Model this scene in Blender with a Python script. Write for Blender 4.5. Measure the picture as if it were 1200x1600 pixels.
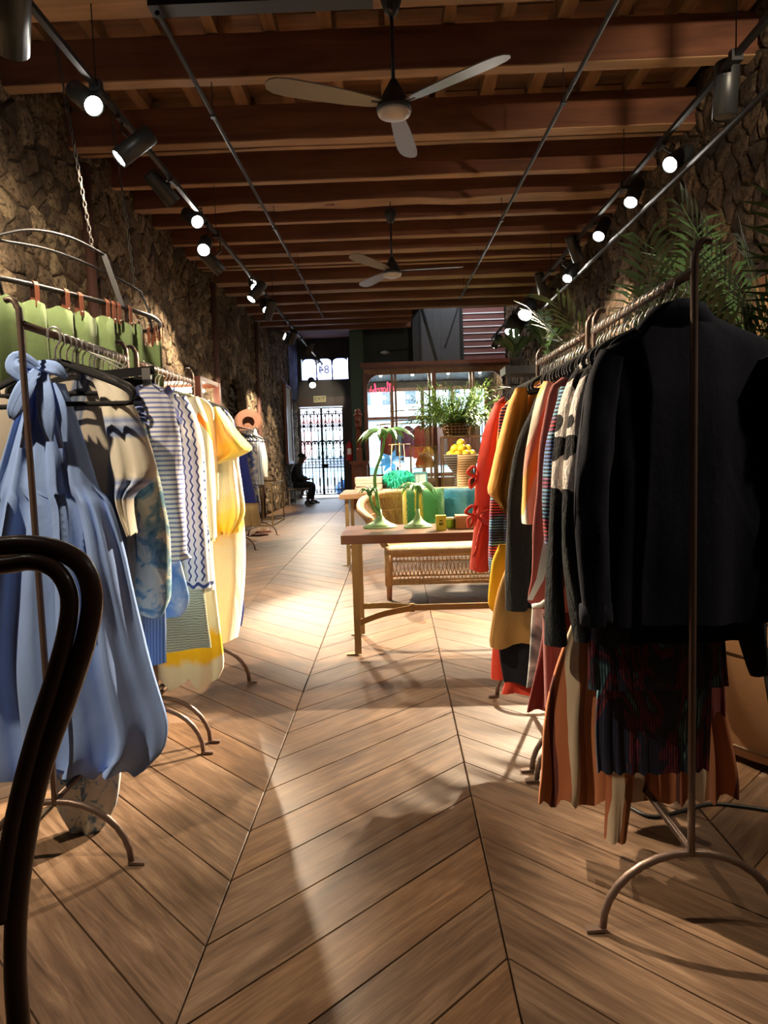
import bpy, bmesh, math, random
from mathutils import Vector, Matrix, noise as mnoise
random.seed(11)
PI = math.pi
SC = bpy.context.scene
COL = SC.collection
for _o in list(bpy.data.objects):
    bpy.data.objects.remove(_o)
R = math.radians
V = Vector

# ------------------------------------------------------------------ camera
F_PX, CAM_H, ROLL, VP = 1100.0, 1.3, R(1.8), (617.0, 707.0)
_Y = V(((VP[0]-600)/F_PX, (800-VP[1])/F_PX, -1.0)).normalized()
_hd = V((math.cos(ROLL), math.sin(ROLL), 0))
_Z = _Y.cross(_hd)
if _Z.y < 0: _Z = -_Z
_Z.normalize()
_X = _Y.cross(_Z)
CAM_R = Matrix((_X, _Y, _Z))
cam_d = bpy.data.cameras.new('camera'); cam = bpy.data.objects.new('camera', cam_d); COL.objects.link(cam)
cam_d.sensor_fit = 'HORIZONTAL'; cam_d.sensor_width = 36.0; cam_d.lens = 36.0*F_PX/1200.0
cam_d.clip_start = 0.05; cam_d.clip_end = 200
cam.matrix_world = Matrix.Translation((0, 0, CAM_H)) @ CAM_R.to_4x4()
SC.camera = cam

def ray(px, py): return CAM_R @ V(((px-600)/F_PX, (800-py)/F_PX, -1.0))
def at(px, py, Y):
    d = ray(px, py); t = Y/d.y
    return V((d.x*t, Y, CAM_H+d.z*t))
def atX(px, py, X):
    d = ray(px, py); t = X/d.x
    return V((X, d.y*t, CAM_H+d.z*t))
def atZ(px, py, z=0.0):
    d = ray(px, py); t = (z-CAM_H)/d.z
    return V((d.x*t, d.y*t, z))

# ------------------------------------------------------------------ world, exposure
W = bpy.data.worlds.new('overcast_sky'); SC.world = W; W.use_nodes = True
_bg = W.node_tree.nodes['Background']
_bg.inputs[0].default_value = (0.80, 0.90, 1.0, 1); _bg.inputs[1].default_value = 6.0
SC.view_settings.view_transform = 'Standard'
try: SC.view_settings.look = 'None'
except Exception: pass
SC.view_settings.gamma = 1.0
SC.view_settings.use_curve_mapping = False
SC.view_settings.exposure = 1.3
SPOT_W = 420.0
WARM = (1.0, 0.80, 0.56)
SC.cycles.use_denoising = True
SC.cycles.max_bounces = 9
SC.cycles.diffuse_bounces = 7
SC.cycles.transparent_max_bounces = 12
SC.cycles.sample_clamp_indirect = 6.0

# ------------------------------------------------------------------ node helpers
class NT:
    def __init__(s, name):
        s.m = bpy.data.materials.new(name); s.m.use_nodes = True
        s.t = s.m.node_tree; s.t.nodes.clear()
        s.out = s.t.nodes.new('ShaderNodeOutputMaterial')
        s.b = s.t.nodes.new('ShaderNodeBsdfPrincipled')
        s.t.links.new(s.b.outputs[0], s.out.inputs[0])
    def put(s, sock, v):
        if isinstance(v, bpy.types.NodeSocket): s.t.links.new(v, sock)
        elif v is not None:
            if hasattr(sock.default_value, '__len__') and not hasattr(v, '__len__'): v = (v,)*len(sock.default_value)
            if hasattr(v, '__len__') and len(v) == 3 and len(sock.default_value) == 4: v = (*v, 1)
            sock.default_value = v
    def n(s, typ, ins=None, **kw):
        x = s.t.nodes.new(typ)
        for k, v in kw.items(): setattr(x, k, v)
        for k, v in (ins or {}).items(): s.put(x.inputs[k], v)
        return x
    def tc(s, o='Object'): return s.n('ShaderNodeTexCoord').outputs[o]
    def rnd(s): return s.n('ShaderNodeObjectInfo').outputs['Random']
    def sep(s, v):
        x = s.n('ShaderNodeSeparateXYZ', {0: v}); return x.outputs[0], x.outputs[1], x.outputs[2]
    def comb(s, a, b, c): return s.n('ShaderNodeCombineXYZ', {0: a, 1: b, 2: c}).outputs[0]
    def ma(s, op, a, b=None, c=None):
        x = s.n('ShaderNodeMath', operation=op); s.put(x.inputs[0], a)
        if b is not None: s.put(x.inputs[1], b)
        if c is not None: s.put(x.inputs[2], c)
        return x.outputs[0]
    def vmul(s, v, k): return s.n('ShaderNodeVectorMath', {0: v, 1: k}, operation='MULTIPLY').outputs[0]
    def vadd(s, v, k): return s.n('ShaderNodeVectorMath', {0: v, 1: k}, operation='ADD').outputs[0]
    def noise(s, v, scale, detail=4, rough=0.55, dist=0.0):
        return s.n('ShaderNodeTexNoise', {'Vector': v, 'Scale': scale, 'Detail': detail, 'Roughness': rough, 'Distortion': dist}).outputs[0]
    def voro(s, v, scale, out='Distance', feature='F1'):
        return s.n('ShaderNodeTexVoronoi', {'Vector': v, 'Scale': scale}, feature=feature).outputs[out]
    def ramp(s, f, stops, interp='LINEAR'):
        x = s.n('ShaderNodeValToRGB', {0: f}); r = x.color_ramp; r.interpolation = interp
        while len(r.elements) < len(stops): r.elements.new(0.5)
        for e, (p, c) in zip(r.elements, stops): e.position = p; e.color = (*c[:3], 1)
        return x.outputs[0]
    def mix(s, f, a, b, mode='MIX'):
        x = s.n('ShaderNodeMix', data_type='RGBA', blend_type=mode)
        s.put(x.inputs[0], f); s.put(x.inputs[6], a); s.put(x.inputs[7], b); return x.outputs[2]
    def bump(s, h, strength=0.3, dist=0.01):
        return s.n('ShaderNodeBump', {'Height': h, 'Strength': strength, 'Distance': dist}).outputs[0]
    def fin(s, col=None, rough=0.6, metal=0.0, normal=None, spec=0.5, alpha=None, sheen=None, emit=None, estr=0, trans=None, coat=None, sss=None):
        b = s.b
        s.put(b.inputs['Base Color'], col); s.put(b.inputs['Roughness'], rough); s.put(b.inputs['Metallic'], metal)
        s.put(b.inputs['Specular IOR Level'], spec)
        if normal is not None: s.put(b.inputs['Normal'], normal)
        if alpha is not None: s.put(b.inputs['Alpha'], alpha)
        if sheen is not None: s.put(b.inputs['Sheen Weight'], sheen)
        if coat is not None: s.put(b.inputs['Coat Weight'], coat)
        if trans is not None: s.put(b.inputs['Transmission Weight'], trans)
        if emit is not None: s.put(b.inputs['Emission Color'], emit); s.put(b.inputs['Emission Strength'], estr)
        return s.m

def plain(name, col, rough=0.6, metal=0.0, bump=0.0, bscale=60, var=0.12, spec=0.5, sheen=None):
    s = NT(name); o = s.tc()
    nz = s.noise(o, bscale, 3)
    c = s.mix(s.ma('MULTIPLY', s.noise(o, bscale*0.12, 3), 1.0), tuple(x*(1-var) for x in col), tuple(min(1, x*(1+var)) for x in col))
    return s.fin(c, rough, metal, s.bump(nz, bump, 0.004) if bump else None, spec, sheen=sheen)

def emitter(name, col, st):
    s = NT(name); return s.fin((0.02, 0.02, 0.02), 0.5, emit=col, estr=st)

def glassy(name, tint=(0.9, 0.95, 0.95), refl=0.12):
    s = NT(name)
    tr = s.n('ShaderNodeBsdfTransparent', {0: tint}); gl = s.n('ShaderNodeBsdfGlossy', {0: (1, 1, 1), 'Roughness': 0.02})
    fr = s.n('ShaderNodeFresnel', {0: 1.45})
    mx = s.n('ShaderNodeMixShader', {0: s.ma('ADD', fr.outputs[0], refl*0.3)})
    s.t.links.new(tr.outputs[0], mx.inputs[1]); s.t.links.new(gl.outputs[0], mx.inputs[2])
    s.t.links.new(mx.outputs[0], s.out.inputs[0]); return s.m

def wood(name, dark, light, axis=0, scale=14, rough=0.5, rndamt=0.35, bump=0.15, spec=0.4, coat=None):
    s = NT(name); o = s.tc(); r = s.rnd()
    k = [scale, scale, scale]; k[axis] = scale*0.07
    v = s.vmul(s.vadd(o, s.comb(s.ma('MULTIPLY', r, 31.0), s.ma('MULTIPLY', r, 17.0), s.ma('MULTIPLY', r, 53.0))), tuple(k))
    g = s.noise(v, 1.0, 6, 0.6, 1.2)
    big = s.noise(s.vadd(o, s.comb(s.ma('MULTIPLY', r, 9.0), 0.0, s.ma('MULTIPLY', r, 5.0))), 1.7, 3)
    f = s.ma('ADD', s.ma('MULTIPLY', g, 0.75), s.ma('MULTIPLY', big, 0.35))
    c = s.ramp(f, [(0.30, dark), (0.72, light)])
    c = s.mix(s.ma('MULTIPLY', s.ma('SUBTRACT', r, 0.35), rndamt), c, dark, 'MIX')
    return s.fin(c, rough, 0, s.bump(g, bump, 0.006), spec, coat=coat)

# ------------------------------------------------------------------ object helpers
WM = {}
def mtx(o): return WM.get(o.name, Matrix.Identity(4)) if o else Matrix.Identity(4)
class MB:
    def __init__(s): s.v = []; s.f = []; s.uv = []; s.mi = []; s.cur = 0
    def face(s, idx, uv=None):
        s.f.append(tuple(idx)); s.uv.append(uv); s.mi.append(s.cur)
    def box(s, c, d, rot=None, taper=1.0):
        b = len(s.v); c = V(c); hx, hy, hz = d[0]/2, d[1]/2, d[2]/2
        for z in (-1, 1):
            k = taper if z > 0 else 1.0
            for x, y in ((-1, -1), (1, -1), (1, 1), (-1, 1)):
                p = V((x*hx*k, y*hy*k, z*hz))
                if rot: p = rot @ p
                s.v.append(c+p)
        for q in ((3, 2, 1, 0), (4, 5, 6, 7), (0, 1, 5, 4), (1, 2, 6, 5), (2, 3, 7, 6), (3, 0, 4, 7)):
            s.face([b+i for i in q])
        return s
    def box2(s, a, b):
        a = V(a); b = V(b); return s.box((a+b)/2, (abs(b.x-a.x), abs(b.y-a.y), abs(b.z-a.z)))
    def bar(s, a, b, w, h=None, up=(0, 0, 1)):
        a = V(a); b = V(b); d = b-a; L = d.length; d.normalize(); u = V(up)
        if abs(d.dot(u)) > 0.98: u = V((0, 1, 0)) if abs(d.y) < 0.9 else V((1, 0, 0))
        x = u.cross(d).normalized(); y = d.cross(x)
        M = Matrix((x, y, d)).transposed()
        return s.box((a+b)/2, (w, h or w, L), M)
    def tube(s, pts, r, n=8, closed=False, caps=True, flat=None):
        pts = [V(p) for p in pts]; N = len(pts); b0 = len(s.v)
        rr = r if hasattr(r, '__len__') else [r]*N
        up = None
        for i, p in enumerate(pts):
            if closed: t = (pts[(i+1) % N]-pts[i-1])
            else: t = pts[min(i+1, N-1)]-pts[max(i-1, 0)]
            if t.length < 1e-9: t = V((0, 0, 1))
            t.normalize()
            if up is None:
                up = V((0, 0, 1)) if abs(t.z) < 0.9 else V((1, 0, 0))
            x = up.cross(t)
            if x.length < 1e-6: x = V((1, 0, 0)).cross(t)
            x.normalize(); y = t.cross(x); up = y
            fx, fy = (flat if flat else (1, 1))
            for k in range(n):
                a = 2*PI*k/n
                s.v.append(p+x*(rr[i]*fx*math.cos(a))+y*(rr[i]*fy*math.sin(a)))
        for i in range(N if closed else N-1):
            j = (i+1) % N
            for k in range(n):
                k2 = (k+1) % n
                s.face((b0+i*n+k, b0+i*n+k2, b0+j*n+k2, b0+j*n+k))
        if caps and not closed:
            s.face([b0+k for k in range(n)][::-1]); s.face([b0+(N-1)*n+k for k in range(n)])
        return s
    def lathe(s, prof, c=(0, 0, 0), n=20, M=None, capb=True, capt=True):
        b0 = len(s.v); c = V(c)
        for r, z in prof:
            for k in range(n):
                a = 2*PI*k/n; p = V((r*math.cos(a), r*math.sin(a), z))
                if M: p = M @ p
                s.v.append(c+p)
        for i in range(len(prof)-1):
            for k in range(n):
                k2 = (k+1) % n
                s.face((b0+i*n+k, b0+i*n+k2, b0+(i+1)*n+k2, b0+(i+1)*n+k))
        if capb: s.face([b0+k for k in range(n)][::-1])
        if capt: s.face([b0+(len(prof)-1)*n+k for k in range(n)])
        return s
    def prism(s, poly, d):
        """poly: 3-D points of one side, d: extrusion vector"""
        b = len(s.v); n = len(poly); d = V(d)
        s.v += [V(p) for p in poly]+[V(p)+d for p in poly]
        s.face(range(b, b+n)); s.face(list(range(b+n, b+2*n))[::-1])
        for i in range(n):
            j = (i+1) % n; s.face((b+i, b+n+i, b+n+j, b+j))
        return s
    def grid(s, rows, closed=False, uvs=None):
        b = len(s.v); m = len(rows[0])
        for r in rows: s.v += [V(p) for p in r]
        for i in range(len(rows)-1):
            for k in range(m if closed else m-1):
                k2 = (k+1) % m
                q = (b+i*m+k, b+i*m+k2, b+(i+1)*m+k2, b+(i+1)*m+k)
                u = None
                if uvs:
                    kk = k+1
                    u = (uvs[i][k], uvs[i][kk], uvs[i+1][kk], uvs[i+1][k])
                s.face(q, u)
        return s
    def leaf(s, p, d, L, w, nrm=None, droop=0.25):
        d = V(d).normalized(); nrm = V(nrm) if nrm else V((0, 0, 1))
        sx = d.cross(nrm)
        if sx.length < 1e-4: sx = d.cross(V((1, 0, 0)))
        sx.normalize(); p = V(p); up = sx.cross(d); b = len(s.v)
        m = p+d*L*0.45+V((0, 0, -droop*L*0.15)); e = p+d*L*(1-droop*0.2)+V((0, 0, -droop*L))
        s.v += [p, m-sx*w/2+up*w*0.12, m+sx*w/2+up*w*0.12, e]
        s.face((b, b+2, b+1)); s.face((b+1, b+2, b+3))
        return s
    def ball(s, c, r, n=12, m=8, sc=(1, 1, 1)):
        c = V(c); rows = []
        for i in range(m+1):
            th = PI*i/m; rows.append([c+V((r*sc[0]*max(math.sin(th), 1e-3)*math.cos(2*PI*k/n), r*sc[1]*max(math.sin(th), 1e-3)*math.sin(2*PI*k/n), -r*sc[2]*math.cos(th))) for k in range(n)])
        return s.grid(rows, True)
    def build(s, name, mat, parent=None, smooth=False, world=True, bevel=0.0, label=None, kind=None, mods=None):
        me = bpy.data.meshes.new(name)
        vs = s.v
        if parent is not None and world:
            inv = mtx(parent).inverted(); vs = [inv @ V(p) for p in vs]
        me.from_pydata([tuple(p) for p in vs], [], s.f)
        mats = mat if isinstance(mat, (list, tuple)) else [mat]
        for m_ in mats: me.materials.append(m_)
        if len(mats) > 1: me.polygons.foreach_set('material_index', s.mi)
        if any(u is not None for u in s.uv):
            ul = me.uv_layers.new(name='UVMap'); li = 0
            for poly, u in zip(me.polygons, s.uv):
                for q in range(poly.loop_total):
                    if u is not None: ul.data[poly.loop_start+q].uv = u[q]
        if smooth: me.polygons.foreach_set('use_smooth', [True]*len(me.polygons))
        o = bpy.data.objects.new(name, me); COL.objects.link(o)
        WM[o.name] = mtx(parent).copy() if parent is not None else Matrix.Identity(4)
        if parent is not None: o.parent = parent
        if bevel:
            bv = o.modifiers.new('bevel', 'BEVEL'); bv.width = bevel; bv.segments = 2; bv.limit_method = 'ANGLE'
        if label: o['label'] = label
        if kind: o['kind'] = kind
        return o

def tag(o, label, cat, group=None):
    o['label'] = label; o['category'] = cat
    if group: o['group'] = group
    return o
def thing(name, label, cat, loc=(0, 0, 0), rz=0.0, group=None):
    o = bpy.data.objects.new(name, None); COL.objects.link(o); o.empty_display_size = 0.1
    o.location = loc; o.rotation_euler = (0, 0, rz)
    WM[o.name] = Matrix.Translation(loc) @ Matrix.Rotation(rz, 4, 'Z')
    return tag(o, label, cat, group)
def copy_tree(o, parent=None, M=None):
    c = o.copy(); COL.objects.link(c)
    if parent is not None: c.parent = parent
    if M is not None: c.matrix_world = M; WM[c.name] = M.copy()
    else: WM[c.name] = mtx(parent) @ c.matrix_basis if parent is not None else c.matrix_basis.copy()
    for ch in list(o.children): copy_tree(ch, c)
    return c
def struct(name, mb, mat, parent=None, smooth=False):
    o = mb.build(name, mat, parent, smooth)
    if parent is None: o['kind'] = 'structure'
    return o
def arc(c, r, a0, a1, n, ax=(1, 0, 0), ay=(0, 0, 1)):
    c = V(c); ax = V(ax); ay = V(ay)
    return [c+ax*(r*math.cos(a0+(a1-a0)*i/n))+ay*(r*math.sin(a0+(a1-a0)*i/n)) for i in range(n+1)]
def spline(pts, k=6, closed=False):
    pts = [V(p) for p in pts]; N = len(pts); out = []
    rng = range(N) if closed else range(N-1)
    for i in rng:
        if closed: p0, p1, p2, p3 = pts[i-1], pts[i], pts[(i+1) % N], pts[(i+2) % N]
        else: p0, p1, p2, p3 = pts[max(i-1, 0)], pts[i], pts[i+1], pts[min(i+2, N-1)]
        for j in range(k):
            t = j/k
            out.append(0.5*((2*p1)+(p2-p0)*t+(2*p0-5*p1+4*p2-p3)*t*t+(3*p1-p0-3*p2+p3)*t**3))
    if not closed: out.append(pts[-1])
    return out
# ------------------------------------------------------------------ materials of the setting
def m_plank():
    s = NT('oak_tile'); uv = s.tc('UV'); r = s.rnd()
    u, v, _ = s.sep(uv)
    g = s.noise(s.comb(s.ma('ADD', s.ma('MULTIPLY', u, 3.0), s.ma('MULTIPLY', r, 37.0)), s.ma('ADD', s.ma('MULTIPLY', v, 38.0), s.ma('MULTIPLY', r, 91.0)), 0.0), 1.0, 7, 0.62, 1.0)
    b = s.noise(s.comb(s.ma('ADD', s.ma('MULTIPLY', u, 2.0), s.ma('MULTIPLY', r, 11.0)), s.ma('ADD', s.ma('MULTIPLY', v, 5.0), s.ma('MULTIPLY', r, 23.0)), 0.0), 1.0, 3, 0.5, 0.6)
    fine = s.noise(s.comb(s.ma('MULTIPLY', u, 9.0), s.ma('MULTIPLY', v, 160.0), r), 1.0, 3)
    f = s.ma('ADD', s.ma('MULTIPLY', g, 0.55), s.ma('ADD', s.ma('MULTIPLY', b, 0.35), s.ma('MULTIPLY', fine, 0.12)))
    c = s.ramp(f, [(0.36, (0.060, 0.034, 0.021)), (0.51, (0.138, 0.081, 0.047)), (0.66, (0.245, 0.157, 0.098))])
    c2 = s.mix(s.ma('MULTIPLY', r, 0.55), c, s.mix(1.0, c, (0.62, 0.62, 0.66), 'MULTIPLY'))
    c3 = s.mix(s.ma('GREATER_THAN', s.ma('FRACT', s.ma('MULTIPLY', r, 7.3)), 0.6), c2, s.mix(1.0, c2, (1.18, 1.08, 0.92), 'MULTIPLY'))
    return s.fin(c3, s.ma('ADD', 0.38, s.ma('MULTIPLY', g, 0.2)), 0, s.bump(s.ma('ADD', fine, g), 0.12, 0.003), 0.45)
M_PLANK = m_plank()
M_GROUT = plain('dark_grout', (0.05, 0.035, 0.025), 0.9)

def m_stone(name, cols, inf=False):
    s = NT(name); o = s.tc(); r = s.rnd()
    off = s.comb(s.ma('MULTIPLY', r, 41.0), s.ma('MULTIPLY', r, 77.0), s.ma('MULTIPLY', r, 13.0))
    ov = o if inf else s.vadd(o, off)
    a = s.noise(ov, 3.0, 5, 0.6, 0.5); h = s.noise(ov, 22.0, 7, 0.68, 0.3); mud = s.noise(o, 1.3, 5, 0.6, 0.8)
    cell = s.voro(o, 4.2, 'Color') if inf else None
    pick = s.sep(cell)[0] if inf else r
    base = s.ramp(s.ma('ADD', s.ma('MULTIPLY', a, 0.45), s.ma('MULTIPLY', pick, 0.55)), [(0.2, cols[0]), (0.45, cols[1]), (0.62, cols[2]), (0.85, cols[3])])
    base = s.mix(s.ramp(mud, [(0.48, (0, 0, 0)), (0.60, (0.60, 0.60, 0.60))]), base, cols[4])
    base = s.mix(s.ramp(h, [(0.38, (0.9, 0.9, 0.9)), (0.54, (0, 0, 0))]), base, tuple(x*0.30 for x in cols[1]))  # hollows of the bump noise darkened in the colour, like shaded crevices
    return s.fin(base, 0.93, 0, s.bump(s.ma('ADD', h, s.ma('MULTIPLY', a, 0.9)), 1.0, 0.05), 0.25)
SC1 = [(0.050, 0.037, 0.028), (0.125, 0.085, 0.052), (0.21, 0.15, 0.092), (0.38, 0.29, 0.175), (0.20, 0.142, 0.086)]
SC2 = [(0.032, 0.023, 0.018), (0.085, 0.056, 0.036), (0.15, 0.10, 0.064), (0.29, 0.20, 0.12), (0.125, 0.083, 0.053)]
M_STONE_L, M_STONE_LI = m_stone('rubble_stone', SC1), m_stone('rubble_stone_mass', SC1, True)
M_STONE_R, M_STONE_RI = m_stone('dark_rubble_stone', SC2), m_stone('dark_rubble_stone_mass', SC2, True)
def m_mortar(name, c0, c1):
    s = NT(name); o = s.tc(); a = s.noise(o, 2.0, 6, 0.65, 0.7); h = s.noise(o, 26, 6, 0.7)
    return s.fin(s.ramp(s.ma('ADD', s.ma('MULTIPLY', a, 0.7), s.ma('MULTIPLY', h, 0.3)), [(0.35, c0), (0.65, c1)]), 0.95, 0, s.bump(s.ma('ADD', a, h), 0.9, 0.04), 0.2)
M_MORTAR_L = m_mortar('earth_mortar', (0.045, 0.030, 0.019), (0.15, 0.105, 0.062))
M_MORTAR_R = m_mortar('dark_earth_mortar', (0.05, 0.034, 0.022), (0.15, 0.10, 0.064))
M_SLATE = m_stone('slate_stone', [(0.05, 0.042, 0.035), (0.12, 0.10, 0.075), (0.18, 0.15, 0.11), (0.24, 0.21, 0.16), (0.15, 0.115, 0.08)])
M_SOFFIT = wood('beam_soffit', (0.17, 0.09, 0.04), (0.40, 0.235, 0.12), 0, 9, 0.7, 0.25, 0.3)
M_BEAM = wood('beam_timber', (0.060, 0.020, 0.010), (0.185, 0.068, 0.032), 0, 9, 0.7, 0.3, 0.35)
M_BOARD = wood('ceiling_board', (0.10, 0.042, 0.018), (0.30, 0.14, 0.06), 0, 10, 0.75, 0.4, 0.3)
M_JOIST = wood('joist_timber', (0.13, 0.065, 0.03), (0.34, 0.19, 0.095), 1, 11, 0.75, 0.4, 0.3)
M_GREEN = plain('dark_green_paint', (0.018, 0.055, 0.038), 0.55, 0, 0.1, 40)
M_GREEN2 = plain('deep_green_paint', (0.008, 0.022, 0.019), 0.55, 0, 0.1, 40)
M_BLACKP = plain('black_paint', (0.010, 0.010, 0.012), 0.5, 0, 0.05, 50)
M_WHITEP = plain('white_plaster', (0.8, 0.8, 0.8), 0.8)
M_BLACKM = plain('black_metal', (0.012, 0.012, 0.014), 0.5, 0.2, 0.0, 60, 0.2, 0.5)
M_IRON = plain('brown_iron', (0.17, 0.115, 0.092), 0.40, 0.5, 0.15, 90, 0.25)
M_IRONF = plain('wrought_iron', (0.006, 0.006, 0.008), 0.5, 0.4)
M_STEEL = plain('chromed_steel', (0.78, 0.77, 0.75), 0.28, 0.85)
M_BRASS = plain('brushed_brass', (0.34, 0.235, 0.105), 0.42, 0.75, 0.05, 80)
M_MAHOG = wood('mahogany', (0.055, 0.014, 0.008), (0.21, 0.058, 0.028), 2, 10, 0.35, 0.2, 0.08, 0.5)
M_MAHOGX = wood('mahogany_rail', (0.055, 0.014, 0.008), (0.21, 0.058, 0.028), 0, 10, 0.35, 0.2, 0.08, 0.5)
M_OAKF = wood('golden_oak_frame', (0.16, 0.075, 0.03), (0.38, 0.20, 0.09), 2, 12, 0.4, 0.2, 0.08)
M_GLASS = glassy('clear_glass')
M_LENS = emitter('lit_lens', (1.0, 0.93, 0.82), 40.0)

# ------------------------------------------------------------------ floor of chevron planks
fb = MB(); fb.box2((-3.1, -2.2, -0.16), (3.0, 21.8, -0.010))
floor = struct('floor', fb, M_GROUT)
PW, PS, GAP = 0.797, 0.287, 0.0045
def plank_mesh(mb, x0, y0, w, sgn, dy=0.0):
    """one chevron plank: a parallelogram slab from seam x0 to x0+w, rising with slope sgn"""
    g = GAP/2
    a = V((x0+g, y0+g+(g if sgn > 0 else -g)*1.0, 0)); xs = w-2*g
    p = [a, a+V((xs, sgn*xs, 0)), a+V((xs, sgn*xs+PS-2*g*1.41, 0)), a+V((0, PS-2*g*1.41, 0))]
    b = len(mb.v); e = 0.0025
    top = [V((q.x, q.y, 0)) for q in p]; bot = [V((q.x, q.y, -0.012)) for q in p]
    cx = sum((q for q in top), V((0, 0, 0)))/4
    mid = [V((q.x, q.y, -e)) for q in p]
    ins = [q+(cx-q).normalized()*e*1.5 for q in top]
    mb.v += bot+mid+ins
    def uvp(q):
        d = q-a; L = (d.x)*1.414
        return (L, (d.y-sgn*d.x)*0.707)
    mb.face((b+8, b+9, b+10, b+11), [uvp(q) for q in p])
    for i in range(4):
        j = (i+1) % 4
        mb.face((b+4+i, b+4+j, b+8+j, b+8+i), [uvp(p[i]), uvp(p[j]), uvp(p[j]), uvp(p[i])])
        mb.face((b+i, b+j, b+4+j, b+4+i), [uvp(p[i]), uvp(p[j]), uvp(p[j]), uvp(p[i])])
cols = []
seams = [-2.9, -2.14, -1.343, -0.546, 0.251, 1.048, 1.845, 2.642, 2.8]
spots = []
for ci in range(8):
    x0, x1 = seams[ci], seams[ci+1]; w = x1-x0
    sgn = 1 if (ci % 2 == 1) else -1      # centre column (index 3) rises to the right
    # joint height on the seams: left seam of the centre column is at 2.06+k*PS, its right seam 2.857+k*PS
    base = 2.06 if sgn > 0 else 2.06+PW
    if ci == 0: base -= 0.037*0
    if ci == 0: base = 2.06+w
    k0 = int((-1.6-base)/PS)
    for k in range(k0, 80):
        y0 = base+k*PS
        lo, hi = (y0, y0+w+PS) if sgn > 0 else (y0-w, y0+PS)
        if lo < -2.0 or hi > 21.35: continue
        spots.append((ci, x0, y0, w, sgn))
def p_depth(sp):
    yc = sp[2]+sp[4]*sp[3]/2; xc = sp[1]+sp[3]/2
    if yc < 1.0 or abs(xc) > 0.62*yc+0.5: return 1e3+yc
    return yc
spots.sort(key=p_depth)
protos = {}
far = MB()
for i, (ci, x0, y0, w, sgn) in enumerate(spots):
    if i < 290:
        key = (round(w, 3), sgn)
        if key not in protos:
            mb = MB(); plank_mesh(mb, 0, 0, w, sgn)
            o = mb.build('plank', M_PLANK, floor, world=False); protos[key] = o
        else:
            o = protos[key].copy(); COL.objects.link(o); o.parent = floor
        o.location = (x0, y0, 0)
    else:
        plank_mesh(far, x0, y0, w, sgn)
def m_plankfar():
    s = NT('oak_tile_far'); uv = s.tc('UV'); o = s.tc(); x, y, _ = s.sep(o)
    u, v, _ = s.sep(uv)
    g = s.noise(s.vmul(o, (9, 9, 1)), 1.0, 5, 0.6, 1.0)
    h = s.noise(s.comb(s.ma('MULTIPLY', s.ma('FLOOR', s.ma('MULTIPLY', s.ma('ADD', y, x), 1/PS)), 3.7), s.ma('FLOOR', s.ma('MULTIPLY', x, 1.25)), 0.0), 1.0, 1)
    c = s.ramp(s.ma('ADD', s.ma('MULTIPLY', g, 0.5), s.ma('MULTIPLY', h, 0.5)), [(0.30, (0.09, 0.05, 0.026)), (0.5, (0.16, 0.095, 0.05)), (0.7, (0.24, 0.152, 0.084))])
    return s.fin(c, 0.42, 0, None, 0.45)
far.build('far_plank', m_plankfar(), floor)['kind'] = 'stuff'

# ------------------------------------------------------------------ rubble walls
WL, WR, H_BEAM = -2.9, 2.8, 4.15
def clip(poly, p, nrm):
    out = []; n = len(poly)
    for i in range(n):
        a, b = poly[i], poly[(i+1) % n]
        da = (a[0]-p[0])*nrm[0]+(a[1]-p[1])*nrm[1]; db = (b[0]-p[0])*nrm[0]+(b[1]-p[1])*nrm[1]
        if da <= 0: out.append(a)
        if da*db < 0:
            t = da/(da-db); out.append((a[0]+(b[0]-a[0])*t, a[1]+(b[1]-a[1])*t))
    return out
def rubble(y0, y1, z0, z1, size, seed):
    """irregular stone outlines in the (y,z) plane of a wall"""
    rg = random.Random(seed); cells = {}
    ny, nz = int((y1-y0)/size), int((z1-z0)/(size*0.72)); dy, dz = (y1-y0)/ny, (z1-z0)/nz
    for i in range(-1, ny+1):
        for j in range(-1, nz+1):
            cells[i, j] = (y0+(i+0.5+rg.uniform(-.62, .62)+(0.5 if j % 2 else 0))*dy, z0+(j+0.5+rg.uniform(-.56, .56))*dz)
    res = []
    for (i, j), c in cells.items():
        if not (0 <= i < ny and 0 <= j < nz): continue
        poly = [(c[0]-2*dy, c[1]-2*dz), (c[0]+2*dy, c[1]-2*dz), (c[0]+2*dy, c[1]+2*dz), (c[0]-2*dy, c[1]+2*dz)]
        for di in (-2, -1, 0, 1, 2):
            for dj in (-2, -1, 0, 1, 2):
                q = cells.get((i+di, j+dj))
                if q is None or (di == 0 and dj == 0): continue
                poly = clip(poly, ((c[0]+q[0])/2, (c[1]+q[1])/2), (q[0]-c[0], q[1]-c[1]))
                if len(poly) < 3: break
            if len(poly) < 3: break
        if len(poly) < 3: continue
        poly = [(min(max(p[0], y0), y1), min(max(p[1], z0), z1)) for p in poly]
        res.append((c, poly))
    return res
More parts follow.
